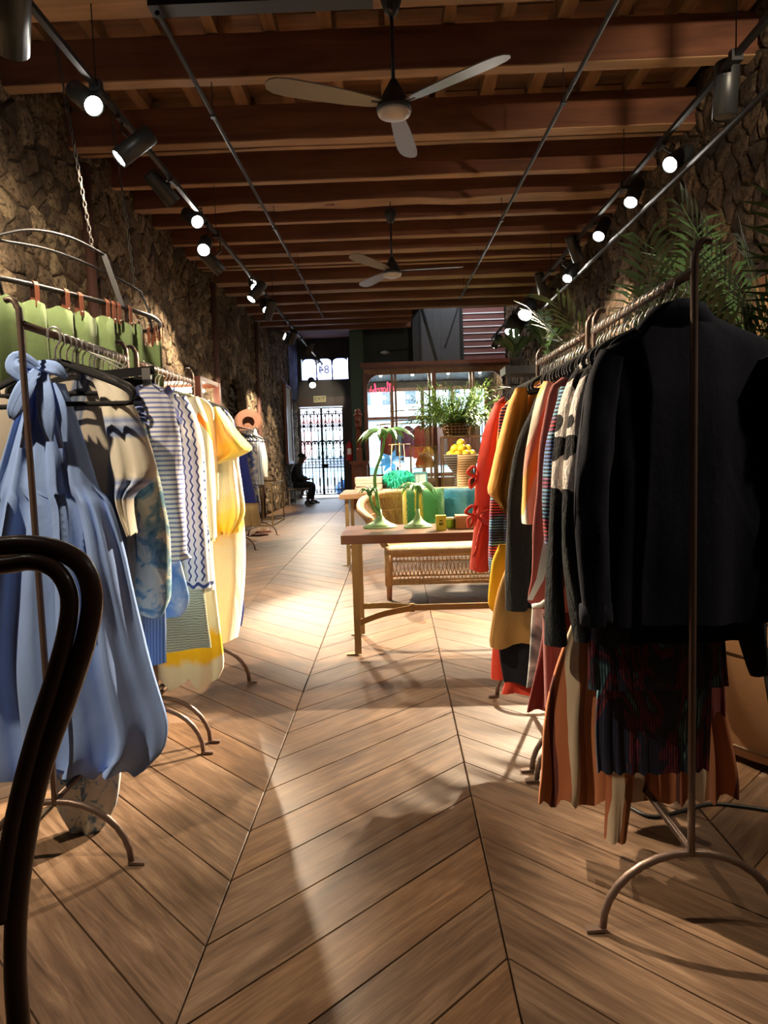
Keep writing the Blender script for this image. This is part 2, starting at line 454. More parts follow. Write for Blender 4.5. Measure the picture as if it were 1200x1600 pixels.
def stone_geo(mb, c, poly, x, s, rg, relief):
    cy = sum(p[0] for p in poly)/len(poly); cz = sum(p[1] for p in poly)/len(poly)
    pr = rg.uniform(0.35, 1.0)*relief; tilt = (rg.uniform(-.12, .12), rg.uniform(-.12, .12))
    rings = []
    for k, d in ((0.985, -0.5), (0.915, 0.45), (0.70, 1.0)):
        ring = []
        for p in poly:
            j = rg.uniform(0.95, 1.03)
            yy, zz = cy+(p[0]-cy)*k*j, cz+(p[1]-cz)*k*j
            dd = pr*d*rg.uniform(0.8, 1.15)+((yy-cy)*tilt[0]+(zz-cz)*tilt[1] if d > 0 else 0)
            ring.append(V((x+s*dd, yy, zz)))
        rings.append(ring)
    b = len(mb.v); n = len(poly)
    for r_ in rings: mb.v += r_
    mb.v.append(V((x+s*pr*rg.uniform(0.85, 1.2), cy, cz)))
    fl = (s < 0)
    for a in range(2):
        for i in range(n):
            j = (i+1) % n; q = (b+a*n+i, b+a*n+j, b+(a+1)*n+j, b+(a+1)*n+i)
            mb.face(q if not fl else q[::-1])
    for i in range(n):
        q = (b+2*n+i, b+2*n+(i+1) % n, b+3*n); mb.face(q if not fl else q[::-1])
def rubble_wall(name, x, s, y0, y1, mort, mst, minf, seed, hole=None, relief=0.045, xo=0.3):
    wb = MB()
    if hole is None: wb.box2((x, y0, 0), (x-s*xo, y1, 4.75))
    else:
        h0, h1, g0, g1 = hole
        wb.box2((x, y0, 0), (x-s*xo, h0, 4.75)); wb.box2((x, h1, 0), (x-s*xo, y1, 4.75))
        wb.box2((x, h0, 0), (x-s*xo, h1, g0)); wb.box2((x, h0, g1), (x-s*xo, h1, 4.75)); wb.box2((x-s*0.24, h0, g0), (x-s*xo, h1, g1))
    wall = struct(name, wb, mort)
    rg = random.Random(seed+1); st = rubble(y0, y1, 0.0, 4.72, 0.235, seed)
    if hole: st = [q for q in st if not (hole[0]-.06 < q[0][0] < hole[1]+.06 and hole[2]-.06 < q[0][1] < hole[3]+.06)]
    def seen(q):
        (y, z) = q[0]
        # what shows of the wall: beyond the frame's edge and above the racks
        return (y > 4.9 and z > 1.3+0.0*y and abs(x)*F_PX/y < 625 and (4.15 > z))
    vis = sorted([q for q in st if seen(q)], key=lambda q: q[0][0]); vset = set(id(q) for q in vis[:295])
    mass = MB()
    for q in st:
        if id(q) in vset:
            mb = MB(); stone_geo(mb, q[0], q[1], x, s, rg, relief); mb.build('stone', mst, wall, smooth=False)
        else: stone_geo(mass, q[0], q[1], x, s, rg, relief)
    mass.build('stone_infill', minf, wall)['kind'] = 'stuff'
    return wall
HOLE = (12.2, 13.7, 1.9, 2.72)
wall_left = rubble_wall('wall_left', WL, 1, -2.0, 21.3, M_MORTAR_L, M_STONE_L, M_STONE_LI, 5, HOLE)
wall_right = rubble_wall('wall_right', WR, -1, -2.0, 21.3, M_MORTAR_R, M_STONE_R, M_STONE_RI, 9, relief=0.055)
# broken niche with bare slate courses
rg = random.Random(3); z = HOLE[2]
while z < HOLE[3]-0.03:
    h = rg.uniform(0.035, 0.075); y = HOLE[0]+0.05*rg.random()
    zz = (z-HOLE[2])/(HOLE[3]-HOLE[2]); half = 0.75*math.sqrt(max(0.05, 1-max(0, zz-0.35)**2/0.43))
    y = 12.95-half
    while y < 12.95+half:
        w = rg.uniform(0.16, 0.4)
        mb = MB(); d = rg.uniform(0.05, 0.16)
        mb.box((WL-0.24+d/2, y+w/2, z+h/2), (d, w-0.015, h-0.012), Matrix.Rotation(rg.uniform(-.06, .06), 3, 'X')); mb.build('slate', M_SLATE, wall_left)
        y += w
    z += h
for side in (-1, 1):      # ragged plaster edge that arches over the niche
    for k in range(9):
        t = k/8; yy = 12.95+side*(0.80-0.12*rg.random()-max(0, t-0.4)**2*1.25); zz = 1.92+t*0.84
        mb = MB(); mb.ball((WL-0.05, yy, zz), 0.13, 7, 5, (0.8, 1.0, rg.uniform(.6, 1.1))); mb.build('plaster_lump', M_MORTAR_L, wall_left)
# rusty pipes let into the left wall
M_RUST = plain('rusty_pipe', (0.075, 0.030, 0.020), 0.7, 0.2, 0.3, 40, 0.3)
for i, (y, r) in enumerate(((6.85, 0.055), (11.5, 0.06), (15.0, 0.05))):
    mb = MB(); mb.tube([(WL+0.05, y, 0.0), (WL+0.05, y, 2.2), (WL+0.05, y, 4.1)], r, 8); mb.build('downpipe', M_RUST, wall_left, True)
wb = MB(); wb.box2((-3.2, -2.2, 0), (3.1, -2.0, 4.75)); struct('wall_back', wb, M_MORTAR_R)

# ------------------------------------------------------------------ ceiling of beams, joists and boards
cb = MB(); cb.box2((-3.2, -2.2, 4.74), (3.1, 14.7, 4.85)); cb.box2((-3.2, 14.7, 4.74), (0.75, 21.6, 4.85))
ceiling = struct('ceiling', cb, M_BOARD)
beams = [(-1.2, .22), (0.1, .22), (1.3, .2), (2.5, .22), (3.55, .2), (4.45, .32), (5.51, .126), (6.59, .144), (6.80, .07), (7.546, .103), (8.21, .206), (8.84, .095), (9.575, .112), (10.16, .19), (10.72, .105), (11.0, .075), (11.75, .25), (12.49, .217), (13.38, .166), (14.25, .13)]
rb = random.Random(4)
for i, (y, t) in enumerate(beams):
    mb = MB(); n = 14; dep = 0.30 if t > .08 else 0.16; rough = 0.018 if abs(y-8.21) < .01 else 0.004
    ring = []
    for k in range(n+1):
        x = WL+0.02+(WR-WL-0.04)*k/n
        j = lambda: rb.uniform(-rough, rough)
        zb = H_BEAM+(0.0 if t > .08 else 0.02)
        ring.append([(x, y+j(), zb+dep), (x, y+j(), zb+j()), (x, y+t+j(), zb+j()), (x, y+t+j(), zb+dep)])
    mb.grid(ring, True)
    mb.face([3, 2, 1, 0]); m = len(mb.v); mb.face([m-4, m-3, m-2, m-1])
    bm_ = mb.build('beam', M_BEAM, ceiling)
    mb = MB(); mb.grid([[V(r_[1])+V((0, .004, .001)), V(r_[2])+V((0, -.004, .001)), V(r_[2])+V((0, -.004, -.010)), V(r_[1])+V((0, .004, -.010))] for r_ in ring], True); mb.build('pale_soffit', M_SOFFIT, bm_)  # strip added so the beam's underside is paler than its faces
for (y, t) in [(15.05, .14), (15.7, .15), (16.4, .15)]:
    mb = MB(); mb.box2((WL+.02, y, H_BEAM), (0.45, y+t, H_BEAM+.3)); mb.build('beam', M_BEAM, ceiling)
for gi, (a, b) in enumerate(((2.72, 3.55), (3.75, 4.45), (4.77, 5.51), (5.636, 6.59), (6.87, 7.546), (7.65, 8.21))):
    for k in range(13):
        x = -2.62+k*0.435+rb.uniform(-.03, .03)
        w = rb.uniform(.08, .115); mb = MB(); mb.box2((x, a-0.14, 4.45), (x+w, b+0.10, 4.58)); mb.build('joist', M_JOIST, ceiling)
    yb = a-0.1
    while yb < b+0.1:
        w = rb.uniform(0.16, 0.24); mb = MB(); xs = rb.uniform(-1.2, 1.2)
        mb.box2((WL, yb, 4.58+rb.uniform(0, .012)), (xs, yb+w-.006, 4.61)); mb.build('ceiling_board', M_BOARD, ceiling)
        mb = MB(); mb.box2((xs+.006, yb, 4.58+rb.uniform(0, .012)), (WR, yb+w-.006, 4.61)); mb.build('ceiling_board', M_BOARD, ceiling)
        yb += w
mb = MB(); mb.box2((WL, 8.4, 4.58), (WR, 14.7, 4.61)); mb.build('board_field', M_BOARD, ceiling)
# ------------------------------------------------------------------ lighting tracks, conduits, spotlights
TL, TR, TZ = -1.80, 2.16, 3.65
def track(name, label, x0, x1, y0, y1, z, w, drops, grp=None, wire=0.004):
    t = thing(name, label, 'light track' if w > .03 else 'conduit', (x0, y0, z), 0, grp)
    mb = MB()
    if w > .03: mb.bar((x0, y0, z), (x1, y1, z), w, w*0.9)
    else: mb.tube([(x0, y0, z), ((x0+x1)/2, (y0+y1)/2, z), (x1, y1, z)], w, 8)
    mb.build('rail', M_BLACKM, t)
    for y in drops:
        k = (y-y0)/(y1-y0); x = x0+(x1-x0)*k
        mb = MB(); mb.tube([(x, y, z), (x, y, 4.16)], wire, 6); mb.build('drop_rod', M_BLACKM, t)
        mb = MB(); mb.box((x, y, z-0.005), (w*1.7+.01, 0.05, w*1.6+.01)); mb.build('clamp', M_BLACKM, t)
    return t
track('light_track', 'black ceiling light track running along the left stone wall', TL, TL-0.02, -1.0, 18.6, TZ, .036, (2.6, 4.6, 7.6, 11.1, 14.3))
track('light_track', 'black ceiling light track running along the right stone wall', TR, TR-0.02, -1.0, 15.3, TZ, .036, (4.55, 6.65, 9.6, 12.55))
track('conduit', 'thin black conduit hung under the beams above the left half of the aisle', -1.31, -1.28, 4.32, 13.6, 3.9, .016, (5.57, 8.27, 10.25, 12.6))
track('conduit', 'thin black conduit hung under the beams above the right half of the aisle', 1.40, 1.20, 3.4, 12.4, 3.9, .016, (5.58, 8.27, 10.25, 11.85))
track('conduit', 'black pipe close to the right stone wall below its light track', 2.30, 2.31, 2.0, 13.0, 3.40, .022, ())
mb = MB(); mb.box2((-1.36, 4.30, 3.93), (-.05, 4.42, 4.06))
tag(mb.build('cable_tray', M_BLACKM), 'black metal tray crossing the ceiling at the top edge of the photo', 'cable tray')
M_LAMPB = plain('lamp_black', (0.02, 0.022, 0.024), 0.42, 0.2)
M_LAMPI = plain('lamp_inside', (0.5, 0.5, 0.5), 0.3, 0.8)
LAMPS = []
def spotlight(lens, aim, label, grp=None, power=1.0, size=46, lit=True, L=0.30, r=0.066, tx=None, blend=.55, col=WARM):
    lens = V(lens); d = (V(aim)-lens).normalized(); back = lens-d*L
    tx = tx if tx is not None else (TL if lens.x < 0 else TR)
    mid = lens-d*L*0.55; top = V((tx, mid.y, TZ-0.02))
    t = thing('track_spotlight', label, 'spotlight', top, 0, grp)
    q = d.to_track_quat('Z', 'Y').to_matrix()
    mb = MB(); mb.lathe([(r*.55, 0), (r*.96, 0.008), (r, 0.02), (r, L), (r*.9, L), (r*.86, L-0.012), (0.002, L-0.02)], back, 18, q)
    mb.build('lamp_body', M_LAMPB, t, True)
    mb = MB(); mb.lathe([(0.001, 0), (r*.84, 0.0), (r*.80, 0.004), (0.001, 0.006)], lens-d*0.010, 18, q); mb.build('lens', M_LENS if lit else M_LAMPI, t)
    mb = MB(); mb.box(top+V((0, 0, -0.005)), (0.034, 0.13, 0.035)); mb.build('adapter', M_LAMPB, t)
    mb = MB(); mb.tube([top, V((top.x, top.y, mid.z+r+.02)), mid], 0.009, 6); mb.build('bracket', M_LAMPB, t)
    if lit and power > 0:
        ld = bpy.data.lights.new('spot', 'SPOT'); ld.energy = SPOT_W*power; ld.color = col; ld.spot_size = R(size); ld.spot_blend = blend; ld.shadow_soft_size = 0.035
        lo = bpy.data.objects.new('spot_light', ld); COL.objects.link(lo)
        lo.matrix_world = Matrix.Translation(lens+d*0.012) @ (d.to_track_quat('-Z', 'Y').to_matrix().to_4x4())
    return t
GL, GR = 'spotlights on the left track', 'spotlights on the right track'
XL, XR = TL-0.02, TR+0.03
spotlight(atX(18, 78, -1.84), (-2.9, 5.4, 2.1), 'large black spotlight cut by the top left corner of the photo, seen from behind', GL, 0.35, 85, L=.36, r=.085)
spotlight(atX(147, 166, XL), (0.50, 2.55, 1.2), 'lit spotlight facing the viewer, nearest of the lit lamps on the left track', GL, 2.0, 25)
spotlight(atX(185, 248, XL), (-2.9, 4.45, 2.3), 'lit spotlight turned to the left wall, just below the nearest lit lamp', GL, 0.4, 100)
spotlight(atX(272, 318, XL), (0.4, 8.0, 0.5), 'dark spotlight seen from behind, next after the wall-turned lamp', GL, 1.5, 40)
spotlight(atX(309, 347, XL), (0.66, 3.7, 1.15), 'lit spotlight aimed at the right racks, upper of the middle pair on the left track', GL, 2.0, 25)
spotlight(atX(318, 391, XL), (-1.35, 3.7, 1.1), 'lit spotlight under the middle pair, aimed down at the left clothes racks', GL, 1.2, 20)
spotlight(atX(346, 425, XL), (0.6, 9.6, 0.6), 'dark spotlight seen from behind, halfway along the left track', GL, 1.2, 40)
spotlight(atX(399, 450, XL), (0.1, 5.0, 0.0), 'lit spotlight facing the viewer beyond the dark lamp halfway along the left track', GL, 3.6, 30)
spotlight(atX(392, 468, XL), (-2.9, 8.5, 1.7), 'lit spotlight turned to the left wall, paired with the lamp facing the viewer', GL, 0.6, 95)
spotlight(atX(417, 485, XL), (0.0, 6.3, 0.0), 'lit spotlight on the left track, upper of the pair above the red display cabinet', GL, 1.5, 44)
spotlight(atX(417, 499, XL), (-2.75, 11.4, 1.3), 'lit spotlight on the left track, lower of the pair above the red display cabinet', GL, 1.0, 62)
spotlight(atX(445, 526, XL), (1.1, 11.9, 2.1), 'lit spotlight on the left track beyond the rubble niche, upper of two', GL, 2.4, 26)
spotlight(atX(454, 536, XL), (-2.9, 15.0, 1.6), 'lit spotlight on the left track beyond the rubble niche, lower of two', GL, 2.4, 36)
spotlight(atX(481, 553, XL), (-2.9, 16.8, 1.5), 'lit spotlight near the far end of the left track, in front of the transom', GL, 0.5, 34)
spotlight(atX(496, 564, XL), (-2.19, 21.15, 2.95), 'last lit spotlight at the far end of the left track', GL, 0.30, 24)
spotlight(atX(1132, 184, XR), (2.12, 4.95, 0.0), 'dark cylinder spotlight pointing straight down, nearest on the right track', GR, 0.0, 60, lit=False, L=.34, r=.075)
spotlight(atX(1046, 258, XR), (-0.98, 3.35, 1.0), 'lit spotlight facing the viewer, nearest lit lamp on the right track', GR, 6.0, 24)
spotlight(atX(985, 317, XR), (0.35, 4.25, 0.0), 'second lit spotlight on the right track, above the tall palm', GR, 0.9, 27)
spotlight(atX(935, 370, XR), (0.45, 5.2, 0.6), 'third lit spotlight on the right track, small round glare above the palm tips', GR, 3.6, 42)
spotlight(atX(904, 407, XR), (2.8, 8.9, 2.2), 'fourth lit spotlight on the right track, narrow and turned aside', GR, 0.35, 100)
spotlight(atX(886, 436, XR), (0.3, 6.5, 0.4), 'fifth lit spotlight on the right track, facing the viewer', GR, 1.8, 42)
spotlight(atX(848, 458, XR), (2.7, 11.2, 1.8), 'sixth lit spotlight on the right track, narrow sliver of light', GR, 0.7, 80)
spotlight(atX(820, 493, XR-.14), (0.7, 9.0, 0.8), 'very bright spotlight above the stairs, upper of the two glaring lamps', GR, 1.8, 46, r=.12)
spotlight(atX(800, 521, XR-.14), (1.2, 11.6, 1.4), 'very bright spotlight above the stairs, lower of the two glaring lamps', GR, 2.2, 46, r=.15)
spotlight(atX(771, 544, XR-0.1), (1.2, 15.0, 1.6), 'small round lit spotlight in front of the stairs', GR, 1.0, 46)
spotlight((-2.03, 18.0, 3.06), (-1.0, 14.0, 0.5), 'bright spotlight hung lowest, in front of the dark wall over the gate', GL, 0.7, 50, r=.09)
# unseen lamps added on the tracks above the viewer as fill light
spotlight((TL+.0, 1.2, 3.42), (-.95, 2.0, 1.0), 'unseen fill spotlight added above the viewer on the left track', 'added spotlights above the viewer', 0.38, 48, tx=TL)
spotlight((TR, 1.2, 3.42), (0.95, 2.2, 0.5), 'unseen fill spotlight added above the viewer on the right track', 'added spotlights above the viewer', 0.14, 38, tx=TR)
spotlight((TR, 1.9, 3.42), (1.75, 3.0, 0.5), 'unseen fill spotlight added over the tan tub chair on the right track', 'added spotlights above the viewer', 0.30, 34, tx=TR)
spotlight((TR, 2.6, 3.42), (2.8, 5.9, 2.7), 'unseen fill spotlight added over the right rack on the right track', 'added spotlights above the viewer', 0.30, 80, tx=TR)

# ------------------------------------------------------------------ ceiling fans
M_BLADE = plain('fan_blade', (0.20, 0.185, 0.18), 0.32, 0.25, 0.0, 30, 0.15)
M_FANCAP = plain('fan_cap', (0.38, 0.35, 0.33), 0.35, 0.1)
def fan(x, y, label, a0, zb):
    t = thing('ceiling_fan', label, 'ceiling fan', (x, y, H_BEAM), 0, 'three blade ceiling fans')
    mb = MB(); mb.lathe([(0.020, zb+.60), (0.045, zb+.63), (0.075, zb+.72), (0.06, zb+.75), (0.015, zb+.76)], (x, y, 0), 18); mb.build('canopy', M_BLACKM, t, True)
    mb = MB(); mb.tube([(x, y, zb+.16), (x, y, zb+.62)], 0.012, 8); mb.tube([(x, y, zb+.74), (x, y, H_BEAM+.02)], 0.006, 6); mb.build('downrod', M_BLACKM, t, True)
    mb = MB(); mb.lathe([(0.016, zb+.23), (0.028, zb+.21), (0.085, zb+.11), (0.108, zb+.06), (0.11, zb+.035), (0.09, zb+.03)], (x, y, 0), 24); mb.build('motor_housing', M_BLACKM, t, True)
    mb = MB(); mb.lathe([(0.004, zb-.012), (0.06, zb-.006), (0.10, zb+.012), (0.108, zb+.032), (0.09, zb+.036)], (x, y, 0), 24); mb.build('bottom_cap', M_FANCAP, t, True)
    for k in range(3):
        a = R(a0+120*k); d = V((math.cos(a), math.sin(a), 0)); s = V((-d.y, d.x, 0))
        top, bot = [], []
        prof = [(0.09, .030), (0.16, .045), (0.30, .060), (0.50, .070), (0.68, .072), (0.76, .062), (0.80, .040), (0.815, .010)]
        for rr, w in prof:
            zt = zb+0.075+rr*0.01; tl = 0.20
            c = V((x, y, zt))+d*rr
            top.append([c-s*w+V((0, 0, -w*tl)), c+s*w+V((0, 0, w*tl))]); bot.append([p+V((0, 0, -.008)) for p in top[-1]])
        mb = MB(); mb.grid([[a_[0], a_[1], b_[1], b_[0]] for a_, b_ in zip(top, bot)], True); n = len(mb.v); mb.face((n-4, n-3, n-2, n-1)); mb.face((3, 2, 1, 0))
        mb.build('blade', M_BLADE, t)
        mb = MB(); mb.box(V((x, y, zb+.072))+d*0.105, (.10, .035, .008), Matrix.Rotation(a, 3, 'Z')); mb.build('blade_iron', M_BLACKM, t)
fan(0.06, 4.62, 'dark ceiling fan with three grey blades nearest the viewer', 82, 3.40)
fan(0.03, 8.30, 'small dark ceiling fan further down the room under the beams', 118, 3.31)

# ------------------------------------------------------------------ clothes racks and hangers
RAILZ = 1.725
def rack(x0, y0, x1, y1, label, grp='iron clothes racks along the aisle', half=0.235, zr=RAILZ, curl=1):
    t = thing('clothes_rack', label, 'clothes rack', (x0, y0, 0), 0, grp)
    for (x, y, sgn) in ((x0, y0, -1), (x1, y1, 1)):
        pts = [(x, y, 0.21), (x, y, 0.9), (x, y, 1.55), (x, y, zr+.02), (x+curl*.006, y-sgn*0.0, zr+.05), (x+curl*.020, y, zr+.072), (x+curl*.040, y, zr+.070)]
        mb = MB(); mb.tube(spline(pts, 3), 0.0125, 8, flat=(1.0, 0.75)); mb.build('upright', M_IRON, t, True)
        mb = MB(); ap = [(x+half*math.cos(PI-PI*k/16), y, 0.012+0.205*math.sin(PI*k/16)) for k in range(17)]
        mb.tube(ap, 0.011, 8); mb.build('base_arch', M_IRON, t, True)
        for sx in (-1, 1):
            mb = MB(); mb.bar((x+sx*(half-.008), y, 0.010), (x+sx*(half+.045), y, 0.006), 0.024, 0.009); mb.build('foot', M_IRON, t)
    mb = MB(); mb.tube([(x0, y0, zr), (x1, y1, zr)], 0.0125, 10); mb.build('hanging_rail', M_IRON, t, True)
    mb = MB(); mb.tube([(x0, y0, 0.222), (x1, y1, 0.222)], 0.011, 8); mb.build('stretcher', M_IRON, t, True)
    return t
RX, LX = 0.755, -1.125
rack(RX, 1.80, 0.750, 2.66, 'brown iron clothes rack with a hooked post, right side nearest the viewer')
rack(0.750, 2.75, 0.735, 3.62, 'brown iron clothes rack on the right side behind the nearest one')
rack(LX, 2.16, -1.12, 3.00, 'brown iron clothes rack holding the blue halter dress, left side nearest', curl=-1)
rack(-1.12, 3.12, -1.115, 3.96, 'brown iron clothes rack on the left side behind the nearest one', curl=-1)
rack(-2.22, 9.7, -2.22, 11.5, 'far iron clothes rack by the left wall with blue and white clothes', curl=-1)
M_VELVET = plain('black_velvet', (0.008, 0.008, 0.009), 0.85, 0, 0.1, 200, 0.2, 0.2, sheen=0.3)
def make_hanger(thick=.008):
    t = thing('clothes_hanger', 'x y z w', 'hanger')
    mb = MB(); pts = [V((0, 0, -.085)), V((0, 0, -.05)), V((0.004, 0, -.038)), V((0.016, 0, -.022))]+[V((0.018*math.cos(a), 0, 0.018*math.sin(a)-.003)) for a in [PI*k/8 for k in range(0, 9)]]+[V((-.019, 0, -.012))]
    mb.tube(pts, 0.0028, 6); mb.build('hook', M_STEEL, t, True, world=False)
    mb = MB(); pts = [(-.20, 0, -.185), (-.195, 0, -.165), (-.16, 0, -.142), (-.07, 0, -.105), (0, 0, -.082), (.07, 0, -.105), (.16, 0, -.142), (.195, 0, -.165), (.20, 0, -.185), (.185, 0, -.195), (0, 0, -.192), (-.185, 0, -.195)]
    mb.tube(spline(pts, 3, True), 0.006, 6, True, flat=(0.8, 1.3)); mb.build('hanger_body', M_VELVET, t, True, world=False)
    return t
HANG0 = make_hanger(); HUSED = [False]
def hanger(x, y, label, grp, rot=0.0, sc=1.0, z=RAILZ):
    M = Matrix.Translation((x, y, z+.0)) @ Matrix.Rotation(rot, 4, 'Z') @ Matrix.Diagonal((sc, sc, sc, 1))
    if not HUSED[0]:
        o = HANG0; o.matrix_world = M; WM[o.name] = M; HUSED[0] = True
    else: o = copy_tree(HANG0, None, M)
    o['label'] = label; o['group'] = grp
    return o
rh = random.Random(21)
ORD = 'first second third fourth fifth sixth seventh eighth ninth tenth eleventh twelfth thirteenth fourteenth fifteenth sixteenth seventeenth eighteenth nineteenth twentieth'.split()
def hangers(xa, ya, xb, yb, n, label, grp):
    for k in range(n):
        f = (k+0.3+rh.uniform(-.25, .25))/n
        hanger(xa+(xb-xa)*f, ya+(yb-ya)*f, ORD[k]+' '+label, grp, rh.uniform(-.10, .10))
hanger(RX, 1.885, 'black velvet hanger inside the large navy shirt', None, 0.0, .90, RAILZ-.012)
hangers(RX, 1.94, .75, 2.66, 18, 'steel-hooked black velvet hanger from the near end of the nearest right rail', 'hangers on the nearest right rail')
hangers(.75, 2.80, .737, 3.60, 17, 'steel-hooked black velvet hanger from the near end of the second right rail', 'hangers on the second right rail')
hangers(LX, 2.36, -1.12, 3.0, 15, 'steel-hooked black velvet hanger from the near end of the nearest left rail', 'hangers on the nearest left rail')
hangers(-1.12, 3.16, -1.115, 3.94, 14, 'steel-hooked black velvet hanger from the near end of the second left rail', 'hangers on the second left rail')
hangers(-2.22, 9.8, -2.22, 11.4, 7, 'hanger from the near end of the far rack by the left wall', 'hangers on the far rack')
# ------------------------------------------------------------------ cloth materials (u = metres across, v = metres above the floor)
def cloth(name, fn, rough=0.85, sheen=0.15, bump=0.25, wr=9.0, alpha=None, spec=0.25, weave=350):
    s = NT(name); uv = s.tc('UV'); u, v, _ = s.sep(uv); o = s.tc()
    col = fn(s, u, v, o)
    h = s.ma('ADD', s.ma('MULTIPLY', s.noise(s.vmul(o, (1, 1, 0.45)), wr, 4, 0.55, 0.6), 1.0), s.ma('MULTIPLY', s.noise(o, weave, 2), 0.10))
    return s.fin(col, rough, 0, s.bump(h, bump, 0.02), spec, sheen=sheen, alpha=(alpha(s, u, v, o) if alpha else None))
def solid(c, var=0.10):
    def f(s, u, v, o): return s.mix(s.noise(o, 7, 3), tuple(x*(1-var) for x in c), tuple(min(1, x*(1+var)) for x in c))
    return f
def bands(coord, period, stops, wob=0.0):
    def f(s, u, v, o):
        x = {'u': u, 'v': v}[coord]
        if wob: x = s.ma('ADD', x, s.ma('MULTIPLY', s.noise(o, 4, 2), wob))
        return s.ramp(s.ma('FRACT', s.ma('MULTIPLY', s.ma('ADD', x, 10.0), 1.0/period)), stops, 'CONSTANT')
    return f
def blotch(scale, stops, interp='LINEAR', detail=3, dist=0.8):
    def f(s, u, v, o): return s.ramp(s.noise(o, scale, detail, 0.55, dist), stops, interp)
    return f
def tints(stops, mode='v', nz=0.1, sc=6):
    def f(s, u, v, o): return s.ramp(s.ma('ADD', s.ma('MULTIPLY', v, 0.5), s.ma('MULTIPLY', s.ma('SUBTRACT', s.noise(o, sc, 3), 0.5), nz)), stops)
    return f
WHT = (0.80, 0.79, 0.76); NAVY = (0.012, 0.02, 0.075)
C_BLUE = cloth('sky_blue_poplin', solid((0.29, 0.44, 0.84), 0.05), 0.75, 0.1, 0.30, 7)
def _kaf(s, u, v, o):
    return s.ramp(s.ma('FRACT', s.ma('MULTIPLY', s.ma('ADD', u, 10.03), 1/0.17)), [(0, (0.50, 0.44, 0.36)), (0.30, (0.50, 0.44, 0.36)), (0.36, (0.15, 0.19, 0.30)), (0.50, (0.075, 0.10, 0.17)), (0.58, (0.30, 0.32, 0.38)), (0.66, (0.13, 0.17, 0.28)), (0.72, (0.50, 0.44, 0.36))])
C_KAFTAN = cloth('sheer_striped_gauze', _kaf, 0.8, 0.1, 0.2, 8, alpha=lambda s, u, v, o: 0.88)
def _kafs(s, u, v, o):
    f = s.ma('FRACT', s.ma('MULTIPLY', s.ma('ADD', v, 0.145), 1/0.205))
    return s.ramp(f, [(0, (0.80, 0.74, 0.60)), (0.40, (0.82, 0.76, 0.64)), (0.46, (0.34, 0.44, 0.70)), (0.56, (0.20, 0.28, 0.52)), (0.64, (0.55, 0.62, 0.78)), (0.70, (0.26, 0.34, 0.60)), (0.80, (0.80, 0.74, 0.60))])
C_KAFSLV = cloth('striped_gauze_sleeve', _kafs, 0.8, 0.1, 0.2, 8)
C_TIE = cloth('blue_tie_dye', blotch(16, [(0.30, (0.04, 0.17, 0.30)), (0.47, (0.25, 0.42, 0.50)), (0.55, (0.72, 0.72, 0.58)), (0.75, (0.80, 0.79, 0.66))]), 0.85)
C_TIE2 = cloth('blue_floral_cotton', blotch(22, [(0.30, (0.06, 0.17, 0.36)), (0.42, (0.38, 0.50, 0.60)), (0.48, (0.80, 0.79, 0.70)), (0.75, (0.84, 0.83, 0.76))]), 0.85)
C_CORD = cloth('blue_corduroy', bands('u', 0.011, [(0, (0.10, 0.18, 0.36)), (0.55, (0.22, 0.33, 0.55))]), 0.9)
def _stripes(s, u, v, o):
    a = s.ma('FRACT', s.ma('MULTIPLY', s.ma('ADD', v, 5.0), 1/0.0175)); b = s.noise(s.vmul(o, (30, 30, 3)), 1, 2)
    return s.mix(s.ma('GREATER_THAN', a, 0.58), (0.78, 0.79, 0.84), s.mix(b, (0.16, 0.20, 0.48), (0.26, 0.31, 0.62)))
C_STRIPE = cloth('blue_white_stripe', _stripes, 0.85, 0.15, 0.35, 10)
C_WATER = cloth('blue_watercolour', blotch(10, [(0.35, (0.10, 0.28, 0.78)), (0.5, (0.28, 0.50, 0.88)), (0.66, (0.70, 0.82, 0.95))]), 0.7)
def _wave(s, u, v, o):
    up = s.ma('ADD', u, s.ma('MULTIPLY', s.ma('SINE', s.ma('MULTIPLY', v, 170.0)), 0.0038))
    f = s.ma('FRACT', s.ma('MULTIPLY', s.ma('ADD', up, 5.0), 1/0.026))
    vert = s.ma('LESS_THAN', f, 0.26)
    vp = s.ma('ADD', v, s.ma('MULTIPLY', s.ma('SINE', s.ma('MULTIPLY', u, 150.0)), 0.007))
    g = s.ma('LESS_THAN', s.ma('FRACT', s.ma('MULTIPLY', s.ma('ADD', vp, 5.0), 1/0.055)), 0.28)
    sel = s.ma('LESS_THAN', v, 0.80)
    m = s.ma('ADD', s.ma('MULTIPLY', sel, g), s.ma('MULTIPLY', s.ma('SUBTRACT', 1.0, sel), vert))
    return s.mix(m, WHT, s.mix(s.noise(o, 14, 2), (0.02, 0.035, 0.13), (0.06, 0.10, 0.28)))
C_WAVE = cloth('navy_wave_print', _wave, 0.85, 0.1, 0.2, 8)
C_TWEED = cloth('pale_green_tweed', lambda s, u, v, o: s.mix(s.ma('GREATER_THAN', s.ma('FRACT', s.ma('ADD', s.ma('MULTIPLY', v, 95.0), s.ma('MULTIPLY', s.noise(o, 30, 3), 1.6))), 0.5), (0.62, 0.66, 0.46), (0.33, 0.38, 0.28)), 0.9)
def _ykaf(s, u, v, o):
    n = s.ma('ADD', v, s.ma('MULTIPLY', s.noise(o, 5, 3), 0.16))
    return s.ramp(n, [(0.30, (0.80, 0.77, 0.62)), (0.44, (0.80, 0.77, 0.62)), (0.47, (0.90, 0.58, 0.02)), (0.56, (0.88, 0.55, 0.02)), (0.60, (0.80, 0.76, 0.58)), (0.72, (0.85, 0.80, 0.60))])
C_YKAF = cloth('yellow_white_voile', _ykaf, 0.8, 0.1, 0.2, 8)
